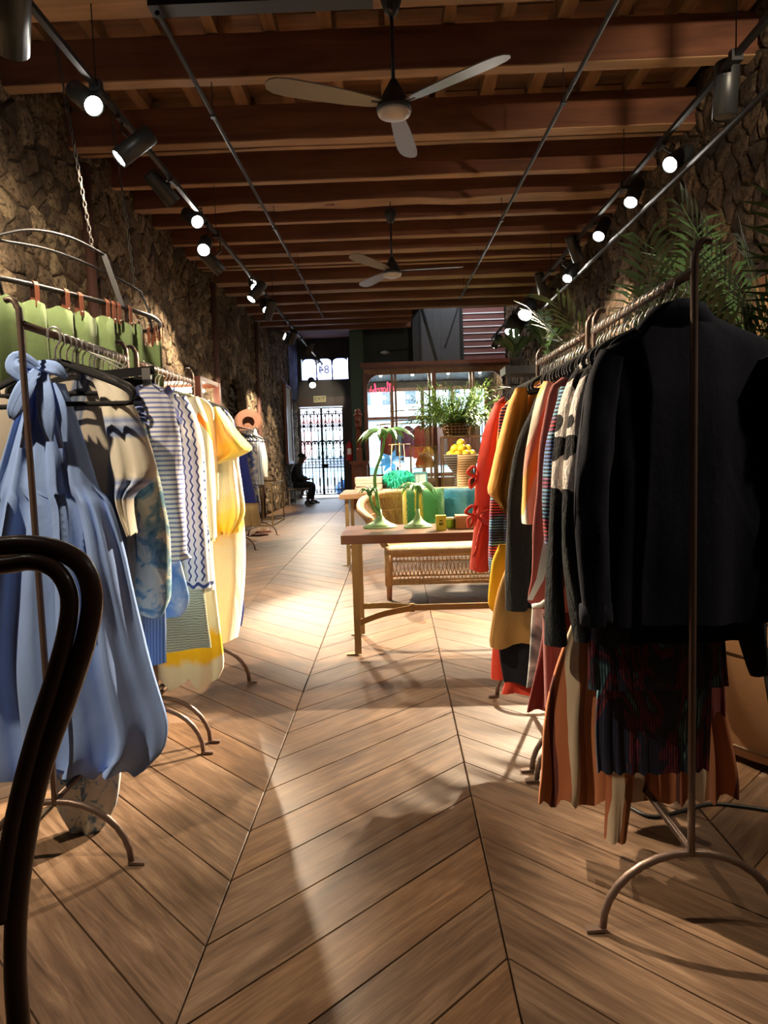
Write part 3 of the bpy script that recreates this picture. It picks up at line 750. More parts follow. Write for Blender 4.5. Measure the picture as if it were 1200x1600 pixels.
def _cream(s, u, v, o):
    c = s.voro(s.vmul(o, (1, 1, 0.55)), 6.5, 'Color'); a, b, _ = s.sep(c)
    return s.ramp(a, [(0, (0.80, 0.78, 0.52)), (0.50, (0.90, 0.27, 0.015)), (0.62, (0.83, 0.80, 0.60)), (0.74, (0.90, 0.60, 0.02)), (0.84, (0.80, 0.79, 0.62)), (0.90, (0.22, 0.25, 0.55)), (0.94, (0.82, 0.80, 0.60))], 'CONSTANT')
C_CREAM = cloth('cream_orange_print', _cream, 0.8)
C_YEL = cloth('crinkled_yellow', lambda s, u, v, o: s.mix(s.ramp(s.noise(o, 5, 3), [(0.4, (0, 0, 0)), (0.62, (1, 1, 1))]), (0.78, 0.66, 0.12), (0.83, 0.78, 0.42)), 0.75, 0.2, 0.5, 22)
def _ywht(s, u, v, o):
    n = s.ma('ADD', v, s.ma('MULTIPLY', s.ma('SUBTRACT', s.noise(o, 6, 3), 0.5), 0.25))
    return s.ramp(n, [(0.3, (0.84, 0.80, 0.66)), (0.86, (0.84, 0.81, 0.70)), (0.93, (0.88, 0.62, 0.04)), (1.02, (0.85, 0.70, 0.20)), (1.10, (0.86, 0.82, 0.70)), (1.5, (0.86, 0.84, 0.76))]) if False else s.ramp(s.ma('MULTIPLY', n, 0.5), [(0.15, (0.84, 0.80, 0.66)), (0.43, (0.84, 0.81, 0.70)), (0.47, (0.88, 0.58, 0.03)), (0.51, (0.86, 0.70, 0.20)), (0.55, (0.86, 0.82, 0.70)), (0.75, (0.86, 0.84, 0.76))])
C_YWHT = cloth('white_yellow_dip_dye', _ywht, 0.8, 0.15, 0.35, 14)
C_WHITE = cloth('white_cotton', solid((0.80, 0.78, 0.72), 0.04), 0.85)
C_PALE = cloth('pale_mint_cotton', solid((0.68, 0.74, 0.58), 0.06), 0.85)
C_ROYAL = cloth('royal_blue_cotton', solid((0.018, 0.030, 0.22), 0.12), 0.85)
C_STRAW = cloth('straw_fringe', bands('v', 0.02, [(0, (0.55, 0.42, 0.20)), (0.5, (0.36, 0.26, 0.12))]), 0.95)
C_BWST = cloth('blue_white_far_stripe', bands('u', 0.06, [(0, (0.78, 0.79, 0.78)), (0.45, (0.12, 0.18, 0.42)), (0.6, (0.70, 0.74, 0.76)), (0.8, (0.25, 0.40, 0.55))]), 0.85)
C_DUSTB = cloth('dusty_blue_print', blotch(18, [(0.40, (0.10, 0.16, 0.42)), (0.5, (0.55, 0.62, 0.72)), (0.6, (0.80, 0.78, 0.70))]), 0.85)
C_NAVYS = cloth('navy_shirting', solid((0.009, 0.011, 0.022), 0.15), 0.85, 0.04, 0.5, 6, spec=0.15)
C_BLACK = cloth('black_wool', solid((0.008, 0.008, 0.009), 0.2), 0.95, 0.04, 0.5, 60)
C_CHAR = cloth('charcoal_knit', solid((0.022, 0.028, 0.030), 0.25), 0.95, 0.3, 0.7, 120)
def _cow(s, u, v, o):
    d = s.n('ShaderNodeTexVoronoi', {'Vector': s.comb(s.ma('ADD', u, s.ma('MULTIPLY', s.noise(o, 1.5, 1), .1)), s.ma('MULTIPLY', v, .8), 0.0), 'Scale': 15.5}, voronoi_dimensions='2D').outputs['Distance']; top = s.ma('GREATER_THAN', s.ma('ADD', v, s.ma('MULTIPLY', s.noise(o, 8, 2), .06)), 1.20)
    w = s.mix(s.ma('LESS_THAN', s.ma('ADD', d, s.ma('MULTIPLY', s.noise(o, 16, 2), .2)), .47), (0.74, 0.68, 0.64), (0.008, 0.008, 0.012))
    return s.mix(top, s.mix(s.noise(o, 150, 2), (0.006, 0.008, 0.010), (0.013, 0.017, 0.019)), w)
C_COW = cloth('white_black_spot_knit', _cow, 0.95, 0.05, 0.8, 90)
def _rain(s, u, v, o):
    c = s.ramp(s.noise(s.comb(s.ma('MULTIPLY', u, 2.0), s.ma('MULTIPLY', v, 9.0), 0.0), 1.0, 2), [(0.30, (0.02, 0.02, 0.03)), (0.42, (0.10, 0.16, 0.55)), (0.5, (0.20, 0.50, 0.75)), (0.56, (0.30, 0.05, 0.20)), (0.64, (0.65, 0.06, 0.05)), (0.75, (0.05, 0.04, 0.05))])
    return s.mix(s.ma('GREATER_THAN', s.ma('FRACT', s.ma('MULTIPLY', v, 85.0)), 0.5), c, (0.012, 0.012, 0.016))
C_RAIN = cloth('rainbow_rib_knit', _rain, 0.9, 0.2, 0.3, 20)
C_RAIN2 = cloth('red_blue_fine_stripe', lambda s, u, v, o: s.mix(s.ma('GREATER_THAN', s.ma('FRACT', s.ma('MULTIPLY', v, 70.0)), 0.5), s.ramp(s.noise(o, 3.5, 2), [(0.4, (0.70, 0.07, 0.05)), (0.55, (0.75, 0.25, 0.12)), (0.62, (0.16, 0.10, 0.30))]), (0.03, 0.02, 0.05)), 0.9)
C_RUST = cloth('brick_red_crepe', solid((0.285, 0.062, 0.050), 0.12), 0.8, 0.15, 0.25, 7)
C_MAROON = cloth('maroon_crepe', solid((0.19, 0.038, 0.036), 0.12), 0.8, 0.15, 0.25, 6)
def _orst(s, u, v, o):
    x = s.ma('ADD', u, s.ma('MULTIPLY', v, 0.22))
    return s.ramp(s.ma('FRACT', s.ma('MULTIPLY', s.ma('ADD', x, 10.0), 1/0.17)), [(0, (0.80, 0.74, 0.60)), (0.32, (0.84, 0.42, 0.09)), (0.52, (0.72, 0.28, 0.20)), (0.66, (0.82, 0.66, 0.52)), (0.85, (0.80, 0.44, 0.14))], 'CONSTANT')
C_ORST = cloth('orange_cream_diagonal_stripe', _orst, 0.8)
C_WIDE = cloth('terracotta_wide_stripe', bands('u', 0.19, [(0, (0.48, 0.175, 0.075)), (0.27, (0.115, 0.030, 0.024)), (0.36, (0.40, 0.13, 0.055)), (0.55, (0.60, 0.47, 0.33)), (0.74, (0.30, 0.11, 0.04)), (0.87, (0.52, 0.20, 0.09))], 0.03), 0.85, 0.1, 0.2, 6)
C_MUST = cloth('mustard_linen', solid((0.52, 0.235, 0.030), 0.15), 0.8, 0.1, 0.5, 9)
C_MUST2 = cloth('bright_mustard', solid((0.72, 0.40, 0.012), 0.12), 0.75, 0.1, 0.4, 9)
C_BRONZE = cloth('bronze_taffeta', solid((0.36, 0.19, 0.045), 0.2), 0.45, 0.1, 0.6, 12, spec=0.5)
C_ORANGE = cloth('orange_yellow_silk', solid((0.78, 0.42, 0.04), 0.15), 0.7)
C_RED = cloth('coral_red_crepe', solid((0.72, 0.070, 0.038), 0.10), 0.75, 0.15, 0.25, 8)
C_GREYDYE = cloth('grey_white_tie_dye', blotch(9, [(0.36, (0.06, 0.07, 0.08)), (0.5, (0.36, 0.38, 0.38)), (0.6, (0.74, 0.74, 0.70))]), 0.85)
C_JET = cloth('black_crepe', solid((0.009, 0.010, 0.015), 0.15), 0.85, 0.04, 0.3, 8)
def _plaid(s, u, v, o):
    n = s.noise(s.vmul(o, (5.5, 5.5, 2.2)), 1.0, 3, 0.55, 2.2)
    c = s.ramp(n, [(0.30, (0.016, 0.024, 0.060)), (0.46, (0.018, 0.026, 0.065)), (0.50, (0.26, 0.03, 0.05)), (0.55, (0.10, 0.016, 0.03)), (0.57, (0.014, 0.024, 0.06)), (0.62, (0.14, 0.36, 0.44)), (0.66, (0.014, 0.022, 0.055))])
    return s.mix(s.ma('GREATER_THAN', s.ma('FRACT', s.ma('MULTIPLY', u, 130.0)), 0.6), c, (0.008, 0.010, 0.022))
C_PLAID = cloth('navy_pleated_print', _plaid, 0.55, 0.1, 0.3, 8, spec=0.4)

# ------------------------------------------------------------------ garment builder: lofted cloth with real thickness and folds
def interp_rows(rows, n):
    rows = sorted(rows, key=lambda r: -r[0])
    out = []
    z0, z1 = rows[0][0], rows[-1][0]
    for i in range(n+1):
        z = z0+(z1-z0)*i/n
        k = 0
        while k < len(rows)-2 and rows[k+1][0] > z: k += 1
        a, b = rows[k], rows[k+1]; t = (a[0]-z)/max(1e-6, a[0]-b[0]); t = min(max(t, 0), 1)
        p0, p3 = rows[max(k-1, 0)], rows[min(k+2, len(rows)-1)]
        def sp(q):
            m1 = (b[q]-p0[q])/max(1e-3, p0[0]-b[0])*(a[0]-b[0]); m2 = (p3[q]-a[q])/max(1e-3, a[0]-p3[0])*(a[0]-b[0])
            d = abs(b[q]-a[q])*1.5+.004; m1 = max(-d, min(d, m1)); m2 = max(-d, min(d, m2))
            return (2*t**3-3*t*t+1)*a[q]+(t**3-2*t*t+t)*m1+(-2*t**3+3*t*t)*b[q]+(t**3-t*t)*m2
        out.append((z, sp(1), sp(2)))
    return out
def loft_cloth(rows, Y, depth, nf, amp, seed, N=44, M=26, gather=None, hem=0.0, yslope=0.0, puff=1.0):
    """rows: (z, xl, xr); closed rings of cloth; nf folds, amp at hem"""
    rg = random.Random(seed); ph = [rg.uniform(0, 2*PI) for _ in range(4)]
    rs = interp_rows(rows, M); R_, U_ = [], []
    for i, (z, xl, xr) in enumerate(rs):
        t = i/M; c, hw = (xl+xr)/2, max((xr-xl)/2, 0.004); ring, uu = [], []
        gq = 0.0 if gather is None or z > gather else math.exp(-(gather-z)/0.22)
        aa = amp*(0.12+0.88*t) if gather is None else amp*(0.25 if z > gather else 1.0)*(1.0 if z > gather else (0.55+0.45*min(1, (gather-z)/0.5)))
        dd = depth*(0.65+0.35*min(1, t*4))*puff
        for k in range(N+1):
            a = 2*PI*k/N; co, si = math.cos(a), math.sin(a)
            ex = math.copysign(abs(co)**0.75, co); ey = math.copysign(abs(si)**0.8, si)
            x = c+hw*ex
            q = ex*nf*PI/2
            f = 0.9*gq*math.sin(q*6.3+ph[3])+math.sin(q*2+ph[0]+0.5*math.sin(z*3+ph[2]))+0.45*math.sin(q*3.7+ph[1]+z*0.8)
            y = Y+dd*ey+aa*f+yslope*(x-c)+0.006*mnoise.noise((x*9+seed, z*5, ey*0.7))
            xx = x+hw*0.035*math.sin(z*7+ph[3])*(1 if ex*1 > 0 else 1)*t
            zz = z+(hem*f*0.5 if i == M else 0)
            if i > M*0.85: zz += hem*math.sin(q*2+ph[1])*((i/M-0.85)/0.15)
            ring.append(V((xx, y, zz))); uu.append((ex*hw+(0.0), z))
        R_.append(ring); U_.append(uu)
    return R_, U_
def add_loft(mb, R_, U_, capt=True):
    b = len(mb.v); m = len(R_[0]); mb.grid(R_, False, [u for u in U_])
    if capt: mb.face([b+k for k in range(m-1)], [U_[0][k] for k in range(m-1)])
    return mb
GSEED = [100]
def garment(name, label, cat, Y, rows, mat, cx=None, depth=.028, nf=3, amp=.012, grp=None, hem=0.006, gather=None, top=None, N=44, M=26, parts=(), yslope=0.0, bodyname='body'):
    """rows in photo pixels on the plane Y: (py, xl, xr) or (py, edge) mirrored about the rail at cx"""
    GSEED[0] += 1; rr = []
    for r in rows:
        if len(r) == 3: a, b = at(r[1], r[0], Y), at(r[2], r[0], Y); rr.append(((a.z+b.z)/2, a.x, b.x))
        else:
            a = at(r[1], r[0], Y); o = 2*cx-a.x; rr.append((a.z, min(a.x, o), max(a.x, o)))
    if top: rr.append((top[0], (cx if cx is not None else (rr[0][1]+rr[0][2])/2)-top[1], (cx if cx is not None else (rr[0][1]+rr[0][2])/2)+top[1]))
    R_, U_ = loft_cloth(rr, Y, depth, nf, amp, GSEED[0], N, M, gather, hem, yslope)
    mb = add_loft(MB(), R_, U_)
    if not parts:
        return tag(mb.build(name, mat, None, True), label, cat, grp)
    zc = max(r[0] for r in rr); xc = (rr[0][1]+rr[0][2])/2
    t = thing(name, label, cat, (xc, Y, zc), 0, grp)
    mb.build(bodyname, mat, t, True)
    for p in parts: p(t)
    return t
def sleeve(pname, pts, Y, mat, depth=.03, seed=1, n=14, wr=0.006, cuff=None, cuffmat=None, label=None):
    """pts in pixels: (px, py, half width px)"""
    def f(t):
        path = [(at(x, y, Y), hw*Y/F_PX) for x, y, hw in pts]
        cs = spline([p for p, _ in path], 6); rows, us = [], []
        L = len(cs)
        for i, c in enumerate(cs):
            k = i/(L-1)*(len(path)-1); a = int(min(k, len(path)-2)); w = path[a][1]+(path[a+1][1]-path[a][1])*(k-a)
            d = cs[min(i+1, L-1)]-cs[max(i-1, 0)]; d.normalize(); s = V((-d.z, 0, d.x)); ring, uu = [], []
            for q in range(n+1):
                an = 2*PI*q/n
                wv = 1+0.10*math.sin(3*an+seed+i*0.25)*min(1, i/4)
                p = c+s*(-w*math.cos(an)*wv)+V((0, depth*math.sin(an)*wv+wr*mnoise.noise((c.z*12, q*.8, seed)), 0))
                ring.append(p); uu.append((math.cos(an)*w, p.z))
            rows.append(ring); us.append(uu)
        mb = MB(); add_loft(mb, rows, us); mb.build(pname, mat, t, True, label=label)
        if cuff:
            p, w = path[-1]; d = (path[-1][0]-path[-2][0]).normalized(); mb = MB()
            mb.tube([p-d*cuff, p-d*cuff*.5, p], [w*1.06, w*1.1, w*1.06], 14, flat=(1.0, depth/w if w else 1)); mb.build('cuff', cuffmat or mat, t, True)
    return f
def panel(pname, rows, Y, mat, depth=.03, nf=3, amp=.012, seed=1, hem=.006, N=44, M=22, label=None):
    def f(t):
        rr = []
        for py, xl, xr in rows: a, b = at(xl, py, Y), at(xr, py, Y); rr.append(((a.z+b.z)/2, a.x, b.x))
        add = add_loft(MB(), *loft_cloth(rr, Y, depth, nf, amp, seed, N, M, None, hem)); add.build(pname, mat, t, True, label=label)
    return f
def extra(name, fn, mat, smooth=True, label=None):
    def f(t):
        mb = MB(); fn(mb); mb.build(name, mat, t, smooth, label=label)
    return f
GA, GB = 'clothes on the right racks', 'clothes on the left racks'
# ------------------------------------------------------------------ clothes on the right racks, nearest first
def collar(mb):
    Y = 1.885; n = 22; rows = []
    for i, (dz, w, d, lift) in enumerate(((-.020, .125, .022, 0), (.002, .106, .030, 0), (.024, .088, .036, .005), (.048, .068, .036, .01), (.051, .060, .030, .01), (.02, .055, .022, .005))):
        rows.append([V((RX-.005+w*math.cos(2*PI*k/n), Y+d*math.sin(2*PI*k/n)-lift*0.3, 1.622+dz-0.014*abs(math.cos(2*PI*k/n)))) for k in range(n)])
    mb.grid(rows, True)
garment('shirt', 'large navy black long-sleeved shirt seen from behind at the front of the right rack', 'shirt', 1.885,
        [(520, 985, 1165), (534, 955, 1196), (552, 936, 1216), (590, 930, 1222), (680, 938, 1216), (800, 940, 1216), (900, 938, 1220), (972, 936, 1224)], C_NAVYS, RX, .036, 2.2, .012, GA, 0.004, top=(1.642, .055), N=64, M=44,
        parts=(sleeve('sleeve', [(955, 552, 18), (940, 600, 25), (931, 700, 27), (926, 800, 26), (928, 900, 23), (932, 975, 20)], 1.855, C_NAVYS, .040, 3, 18, .012, .055),
               sleeve('sleeve', [(1205, 552, 20), (1226, 600, 28), (1238, 700, 30), (1240, 800, 28), (1238, 900, 25), (1236, 975, 21)], 1.855, C_NAVYS, .040, 5, 18, .012, .055),
               extra('collar', collar, C_NAVYS)))
garment('pullover', 'black wool pullover hanging directly behind the large navy shirt', 'pullover', 1.96,
        [(545, 960), (580, 940), (700, 932), (800, 932), (960, 930), (1005, 932)], C_BLACK, RX, .026, 2, .008, GA, top=(1.62, .06),
        parts=(sleeve('sleeve', [(1160, 900, 20), (1172, 960, 24), (1180, 1010, 20), (1188, 1052, 15)], 1.95, C_BLACK, .03, 4),))
garment('pleated_blouse', 'navy pleated blouse with red and teal flashes below the hem of the large navy shirt', 'blouse', 2.00,
        [(900, 930, 1130), (1000, 920, 1134), (1074, 917, 1136)], C_PLAID, RX, .024, 9, .005, GA, 0.001, M=18, N=90)
garment('pleated_skirt', 'longer navy pleated skirt with dark red streaks under the pleated blouse', 'skirt', 2.05,
        [(950, 945, 1105), (1060, 935, 1112), (1140, 932, 1112), (1202, 934, 1108)], C_PLAID, RX, .026, 10, .006, GA, 0.002, M=18, N=96)
garment('striped_skirt', 'long terracotta, cream and maroon striped wide skirt brushing the floor under the right rack', 'skirt', 2.19,
        [(940, 905, 1090), (1060, 862, 1122), (1130, 846, 1132), (1200, 838, 1140), (1246, 834, 1142)], C_WIDE, RX, .045, 6, .026, GA, 0.035, M=22, N=72,
        parts=(extra('tie_end', lambda mb: add_loft(mb, *loft_cloth([(at(965, 1205, 2.12).z, at(948, 1205, 2.12).x, at(992, 1205, 2.12).x), (at(965, 1312, 2.12).z, at(945, 1312, 2.12).x, at(978, 1312, 2.12).x)], 2.12, .02, 2, .006, 7, 28, 10)), C_WIDE),))
garment('red_slip', 'dark red slip showing as a narrow strip right of the pleated skirt', 'slip', 2.12,
        [(960, 1060, 1128), (1080, 1085, 1130), (1113, 1090, 1131)], C_MAROON, None, .02, 2, .006, GA, M=12)
garment('spotted_sweater', 'fuzzy white sweater with black spots and charcoal lower half on the right rack', 'sweater', 2.13,
        [(548, 950), (562, 930), (600, 908), (740, 896), (800, 893), (930, 893), (1000, 896)], C_COW, RX, .032, 2, .008, GA, top=(1.625, .06),
        parts=(sleeve('near_sleeve', [(948, 556, 9), (922, 590, 14), (905, 640, 13), (896, 700, 11), (891, 760, 11), (889, 830, 11), (892, 880, 12), (900, 940, 12), (908, 1000, 10)], 2.02, C_COW, .036, 2, 18),
               sleeve('far_sleeve', [(926, 560, 8), (902, 594, 13), (887, 640, 13), (878, 700, 11), (873, 745, 11), (868, 830, 11), (866, 910, 13), (870, 1006, 18)], 2.11, C_COW, .036, 9, 18)))
garment('ribbed_jumper', 'ribbed black jumper with glowing blue and red stripes next to the spotted sweater', 'jumper', 2.24,
        [(600, 892), (640, 878), (760, 864), (830, 862), (850, 864)], C_RAIN, RX, .028, 2, .008, GA, top=(1.60, .06),
        parts=(sleeve('sleeve', [(884, 606, 8), (870, 660, 9), (861, 710, 9), (857, 780, 9), (858, 850, 7)], 2.22, C_RAIN, .03, 3),))
garment('robe', 'brick red wrap robe with a pink lining edge on the right rack', 'robe', 2.34,
        [(590, 876), (606, 860), (640, 853), (700, 843), (760, 838), (830, 829), (900, 829), (945, 826), (955, 838)], C_RUST, RX, .034, 2.5, .014, GA, top=(1.60, .06),
        parts=(extra('lapel', lambda mb: mb.grid([[at(872, 606, 2.30), at(885, 606, 2.29)], [at(864, 700, 2.295), at(878, 700, 2.285)], [at(852, 830, 2.295), at(868, 830, 2.285)], [at(838, 905, 2.295), at(850, 905, 2.285)], [at(824, 937, 2.295), at(832, 938, 2.285)]]), C_WHITE, label='pale edge of the robe front'),
               extra('sleeve_band', lambda mb: mb.tube([at(832, 948, 2.31), at(845, 946, 2.30), at(853, 940, 2.30)], .010, 8), C_WHITE),))
garment('maroon_dress', 'long maroon dress with a flared skirt hanging below the brick red robe', 'dress', 2.40,
        [(930, 850), (1000, 846), (1060, 836), (1110, 826)], C_MAROON, RX, .034, 4, .022, GA, 0.006, M=20, N=60,
        parts=(extra('skirt_panel', lambda mb: add_loft(mb, *loft_cloth([(at(865, 960, 2.30).z, at(848, 960, 2.30).x, at(878, 960, 2.30).x), (at(865, 1104, 2.30).z, at(850, 1104, 2.30).x, at(888, 1104, 2.30).x)], 2.30, .03, 1.4, .01, 8, 28, 12)), C_MAROON),))
garment('diagonal_blouse', 'cream and orange diagonally striped blouse with a knotted cuff on the right rack', 'blouse', 2.52,
        [(600, 866), (640, 852), (700, 840), (760, 834), (800, 832)], C_ORST, RX, .034, 2, .010, GA, top=(1.605, .06),
        parts=(sleeve('sleeve', [(857, 598, 8), (847, 632, 10), (836, 690, 11), (829, 740, 12), (825, 790, 10), (825, 818, 8)], 2.47, C_ORST, .036, 5),))
garment('tie_dye_trousers', 'grey and white tie-dyed trousers hanging left of the maroon dress', 'trousers', 2.56,
        [(790, 838), (900, 836), (960, 830), (1075, 818)], C_GREYDYE, RX, .03, 3, .010, GA, M=18)
garment('black_cardigan', 'thick black wool cardigan with a long plain sleeve beside the mustard blouse', 'cardigan', 2.83,
        [(600, 850), (640, 830), (720, 812), (800, 806), (900, 800), (952, 797)], C_BLACK, RX, .036, 2, .008, GA, top=(1.60, .06),
        parts=(sleeve('sleeve', [(845, 640, 13), (824, 700, 17), (812, 780, 20), (808, 870, 19), (808, 953, 17)], 2.79, C_BLACK, .036, 7, 16),))
garment('bronze_trousers', 'bronze taffeta trousers with turned-up hem under the black cardigan', 'trousers', 2.91,
        [(860, 800), (930, 775), (1000, 768), (1008, 770)], C_BRONZE, .745, .034, 3, .016, GA, M=16)
garment('mustard_trousers', 'bright mustard yellow trousers below the rainbow jumper', 'trousers', 2.98,
        [(850, 780), (880, 768), (945, 766), (960, 776)], C_MUST2, .745, .03, 2, .012, GA, M=12)
garment('black_skirt', 'black skirt low on the right rack under the bronze trousers', 'skirt', 2.95,
        [(960, 788), (1005, 780), (1068, 784)], C_JET, .745, .03, 3, .012, GA, M=12)
garment('red_skirt', 'coral red skirt hem showing below the black skirt', 'skirt', 3.06,
        [(980, 776), (1020, 770), (1056, 766)], C_RED, .745, .034, 3, .014, GA, M=12)
garment('coral_dress_hem', 'coral red long dress hem behind the black skirt, just above the rack foot', 'dress', 2.97,
        [(1040, 795), (1065, 790), (1083, 786)], C_RED, .745, .03, 4, .012, GA, M=8)
garment('mustard_blouse', 'mustard linen blouse with wide crumpled sleeves on the far right rack', 'blouse', 3.02,
        [(608, 835), (626, 812), (660, 798), (720, 790), (770, 792)], C_MUST, .745, .04, 2, .014, GA, top=(1.60, .06),
        parts=(panel('sleeve', [(606, 806, 826), (630, 795, 824), (665, 785, 822), (705, 775, 816), (745, 766, 808), (768, 762, 802), (782, 772, 798), (796, 784, 794)], 2.95, C_MUST, .045, 2, .010, 4, .014),))
garment('rainbow_jumper', 'rainbow striped jumper with long sleeves below the mustard blouse', 'jumper', 3.14,
        [(640, 795), (680, 784), (760, 778), (860, 776)], C_RAIN, .745, .03, 2, .008, GA, top=(1.60, .06),
        parts=(sleeve('sleeve', [(778, 770, 11), (776, 820, 12), (776, 860, 14), (778, 895, 13)], 3.08, C_RAIN, .03, 2),
               sleeve('sleeve', [(796, 770, 10), (797, 830, 10), (800, 870, 11), (800, 900, 10)], 3.06, C_RAIN, .03, 5)))
garment('striped_cardigan', 'fine red and blue striped cardigan between the mustard blouse and the red dress', 'cardigan', 3.24,
        [(640, 782), (700, 776), (780, 770), (800, 770)], C_RAIN2, .74, .024, 2, .006, GA, top=(1.60, .06))
garment('orange_blouse', 'orange yellow blouse at the far end of the right racks', 'blouse', 3.34,
        [(612, 810), (640, 785), (700, 774), (780, 770)], C_ORANGE, .74, .03, 2, .010, GA, top=(1.61, .06))
def ties(mb):
    rg = random.Random(8)
    for k in range(10):
        x = 738+rg.uniform(-2, 18); y0 = rg.choice((738, 745, 800, 806)); L = rg.uniform(40, 95)
        p = [at(x+14-abs(i-1)*4+rg.uniform(-3, 3), y0+L*i/4, 3.40+rg.uniform(-.02, .02)) for i in range(5)]
        p[0] = at(x+14, y0+4, 3.42)
        mb.tube(spline(p, 4), .0055, 6, flat=(1.3, .6))
    for (x, y) in ((748, 745), (745, 806)):
        for k in range(4):
            a = k*1.6+.4; c = at(x, y, 3.40)
            mb.tube(spline([c, c+V((.05*math.cos(a), -.02, .045*math.sin(a)+.01)), c+V((.07*math.cos(a+.5), -.03, .05*math.sin(a+.5)-.01)), c], 5), .006, 6, flat=(1.4, .6))
garment('red_dress', 'coral red dress with tied ribbons hanging at the far left end of the right racks', 'dress', 3.47,
        [(618, 788), (640, 768), (700, 754), (770, 746), (830, 738), (888, 736)], C_RED, .737, .045, 3, .024, GA, 0.008, top=(1.61, .06), N=60, M=30,
        parts=(extra('ribbons', ties, C_RED), sleeve('sleeve', [(785, 632, 12), (770, 680, 15), (760, 740, 15), (756, 790, 14)], 3.41, C_RED, .04, 5)))

# ------------------------------------------------------------------ clothes on the left racks, nearest first
def bow(mb):
    Y = 2.225
    def rib(p, w):
        pts = spline([at(x, y, Y+dy) for x, y, dy in p], 6); front, back = [], []; L = len(pts)
        for i, q in enumerate(pts):
            d = (pts[min(i+1, L-1)]-pts[max(i-1, 0)]).normalized(); s = V((-d.z, 0, d.x)); ww = w*(0.40+0.60*math.sin(PI*min(1, i/L+.12)))
            front.append([q+s*(ww*e)+V((0, c*ww, 0)) for e, c in ((-1, 0), (-.6, -.34), (-.2, .05), (.2, -.30), (.6, .06), (1, -.12))])
            back.append([p_+V((0, .004, 0)) for p_ in front[-1]][::-1])
        mb.grid([a+b for a, b in zip(front, back)], True)
    rib([(62, 578, 0), (30, 560, -.02), (22, 575, -.03), (45, 592, -.02), (62, 580, 0)], .028)
    rib([(58, 570, 0), (85, 575, -.03), (104, 590, -.02)], .022)
    rib([(60, 580, -.01), (40, 605, -.03), (22, 640, -.03), (18, 655, -.02)], .030)
    rib([(64, 582, -.01), (70, 620, -.03), (74, 660, -.03), (78, 690, -.02)], .030)
    rib([(80, 600, -.01), (95, 640, -.02), (102, 690, -.01)], .020)
def strap(mb):
    for a, b in (((58, 575), (40, 700)), ((66, 575), (100, 700))):
        p, q = at(*a, 2.25), at(*b, 2.25); mb.bar(p, q, .05, .012)
gz = at(80, 770, 2.29).z
garment('halter_dress', 'sky blue halter dress with a neck bow at the front of the left rack', 'dress', 2.29,
        [(600, 46, 98), (640, 30, 112), (690, 12, 128), (735, -4, 142), (768, -16, 152), (785, -24, 166), (850, -45, 186), (930, -62, 206), (1010, -78, 227), (1090, -90, 248), (1140, -94, 258), (1180, -85, 250), (1206, -70, 222)], C_BLUE, None, .050, 5.0, .034, GB, 0.03, gather=gz, N=96, M=56,
        parts=(extra('bow', bow, C_BLUE), extra('strap', strap, C_BLUE),
               ))
hanger(at(88, 575, 2.27).x, 2.27, 'wide black velvet hanger of the blue halter dress at the front of the left rack', None, 0.0, 1.18, RAILZ-.01)
garment('sheer_kaftan', 'sheer kaftan striped beige and blue behind the blue halter dress', 'kaftan', 2.46,
        [(590, 20, 172), (630, -20, 192), (720, -55, 205), (820, -62, 208), (980, -66, 217), (1010, -60, 216)], C_KAFTAN, LX, .026, 3, .014, GB, top=(1.615, .06),
        parts=(panel('sleeve', [(588, 140, 168), (604, 150, 190), (630, 158, 206), (670, 166, 222), (710, 172, 236), (742, 176, 243), (756, 178, 232), (775, 180, 206), (800, 186, 206), (834, 203, 211)], 2.35, C_KAFSLV, .032, 2, .016, 4, .004),))
garment('tie_dye_dress', 'pale dress with blue tie-dye blotches, its pointed hem below the blue halter dress', 'dress', 2.38,
        [(1120, 70, 196), (1200, 84, 190), (1255, 92, 184), (1290, 112, 165), (1314, 126, 148)], C_TIE2, None, .03, 2, .012, GB, 0.0, M=14)
garment('tie_dye_tunic', 'cream tunic with teal tie-dye and a turned sleeve beside the sheer kaftan', 'tunic', 2.51,
        [(640, 214), (680, 226), (760, 240), (850, 253), (930, 267), (938, 266)], C_TIE, LX, .026, 2, .01, GB, top=(1.61, .06),
        parts=(sleeve('sleeve', [(215, 660, 10), (228, 740, 18), (238, 830, 26), (240, 930, 29), (236, 962, 14)], 2.46, C_TIE, .03, 3),))
garment('corduroy_trousers', 'blue corduroy trousers hanging low beside the blue halter dress', 'trousers', 2.55,
        [(900, 250), (940, 258), (1036, 265)], C_CORD, LX, .028, 2, .006, GB, M=12)
def ruff(mb):
    for j in range(3):
        n = 40; rows = []
        for q in range(2):
            rows.append([V((at(234, 612, 2.6).x+(0.055+.03*q+.012*j)*math.cos(2*PI*k/n), 2.62+(0.045+.02*q)*math.sin(2*PI*k/n), 1.53-.03*j+.03*q*(-1 if j else 1)+.012*math.sin(9*2*PI*k/n)*q)) for k in range(n)])
        mb.grid(rows, True)
garment('striped_shirt', 'blue and white finely striped shirt with a ruffled collar and gathered sleeve', 'shirt', 2.66,
        [(600, 236), (622, 256), (660, 266), (740, 272), (820, 279), (870, 285)], C_STRIPE, LX, .036, 3, .014, GB, top=(1.62, .06),
        parts=(sleeve('sleeve', [(232, 605, 14), (248, 640, 22), (257, 700, 24), (265, 770, 24), (271, 830, 22), (276, 862, 15), (279, 876, 20)], 2.59, C_STRIPE, .045, 3, 20, .016),
               extra('ruffle', ruff, C_STRIPE)))
garment('watercolour_scarf', 'blue watercolour silk hanging below the striped shirt cuff', 'scarf', 2.72,
        [(850, 276), (900, 290), (935, 298), (958, 290), (966, 282)], C_WATER, LX, .03, 2, .01, GB, M=12)
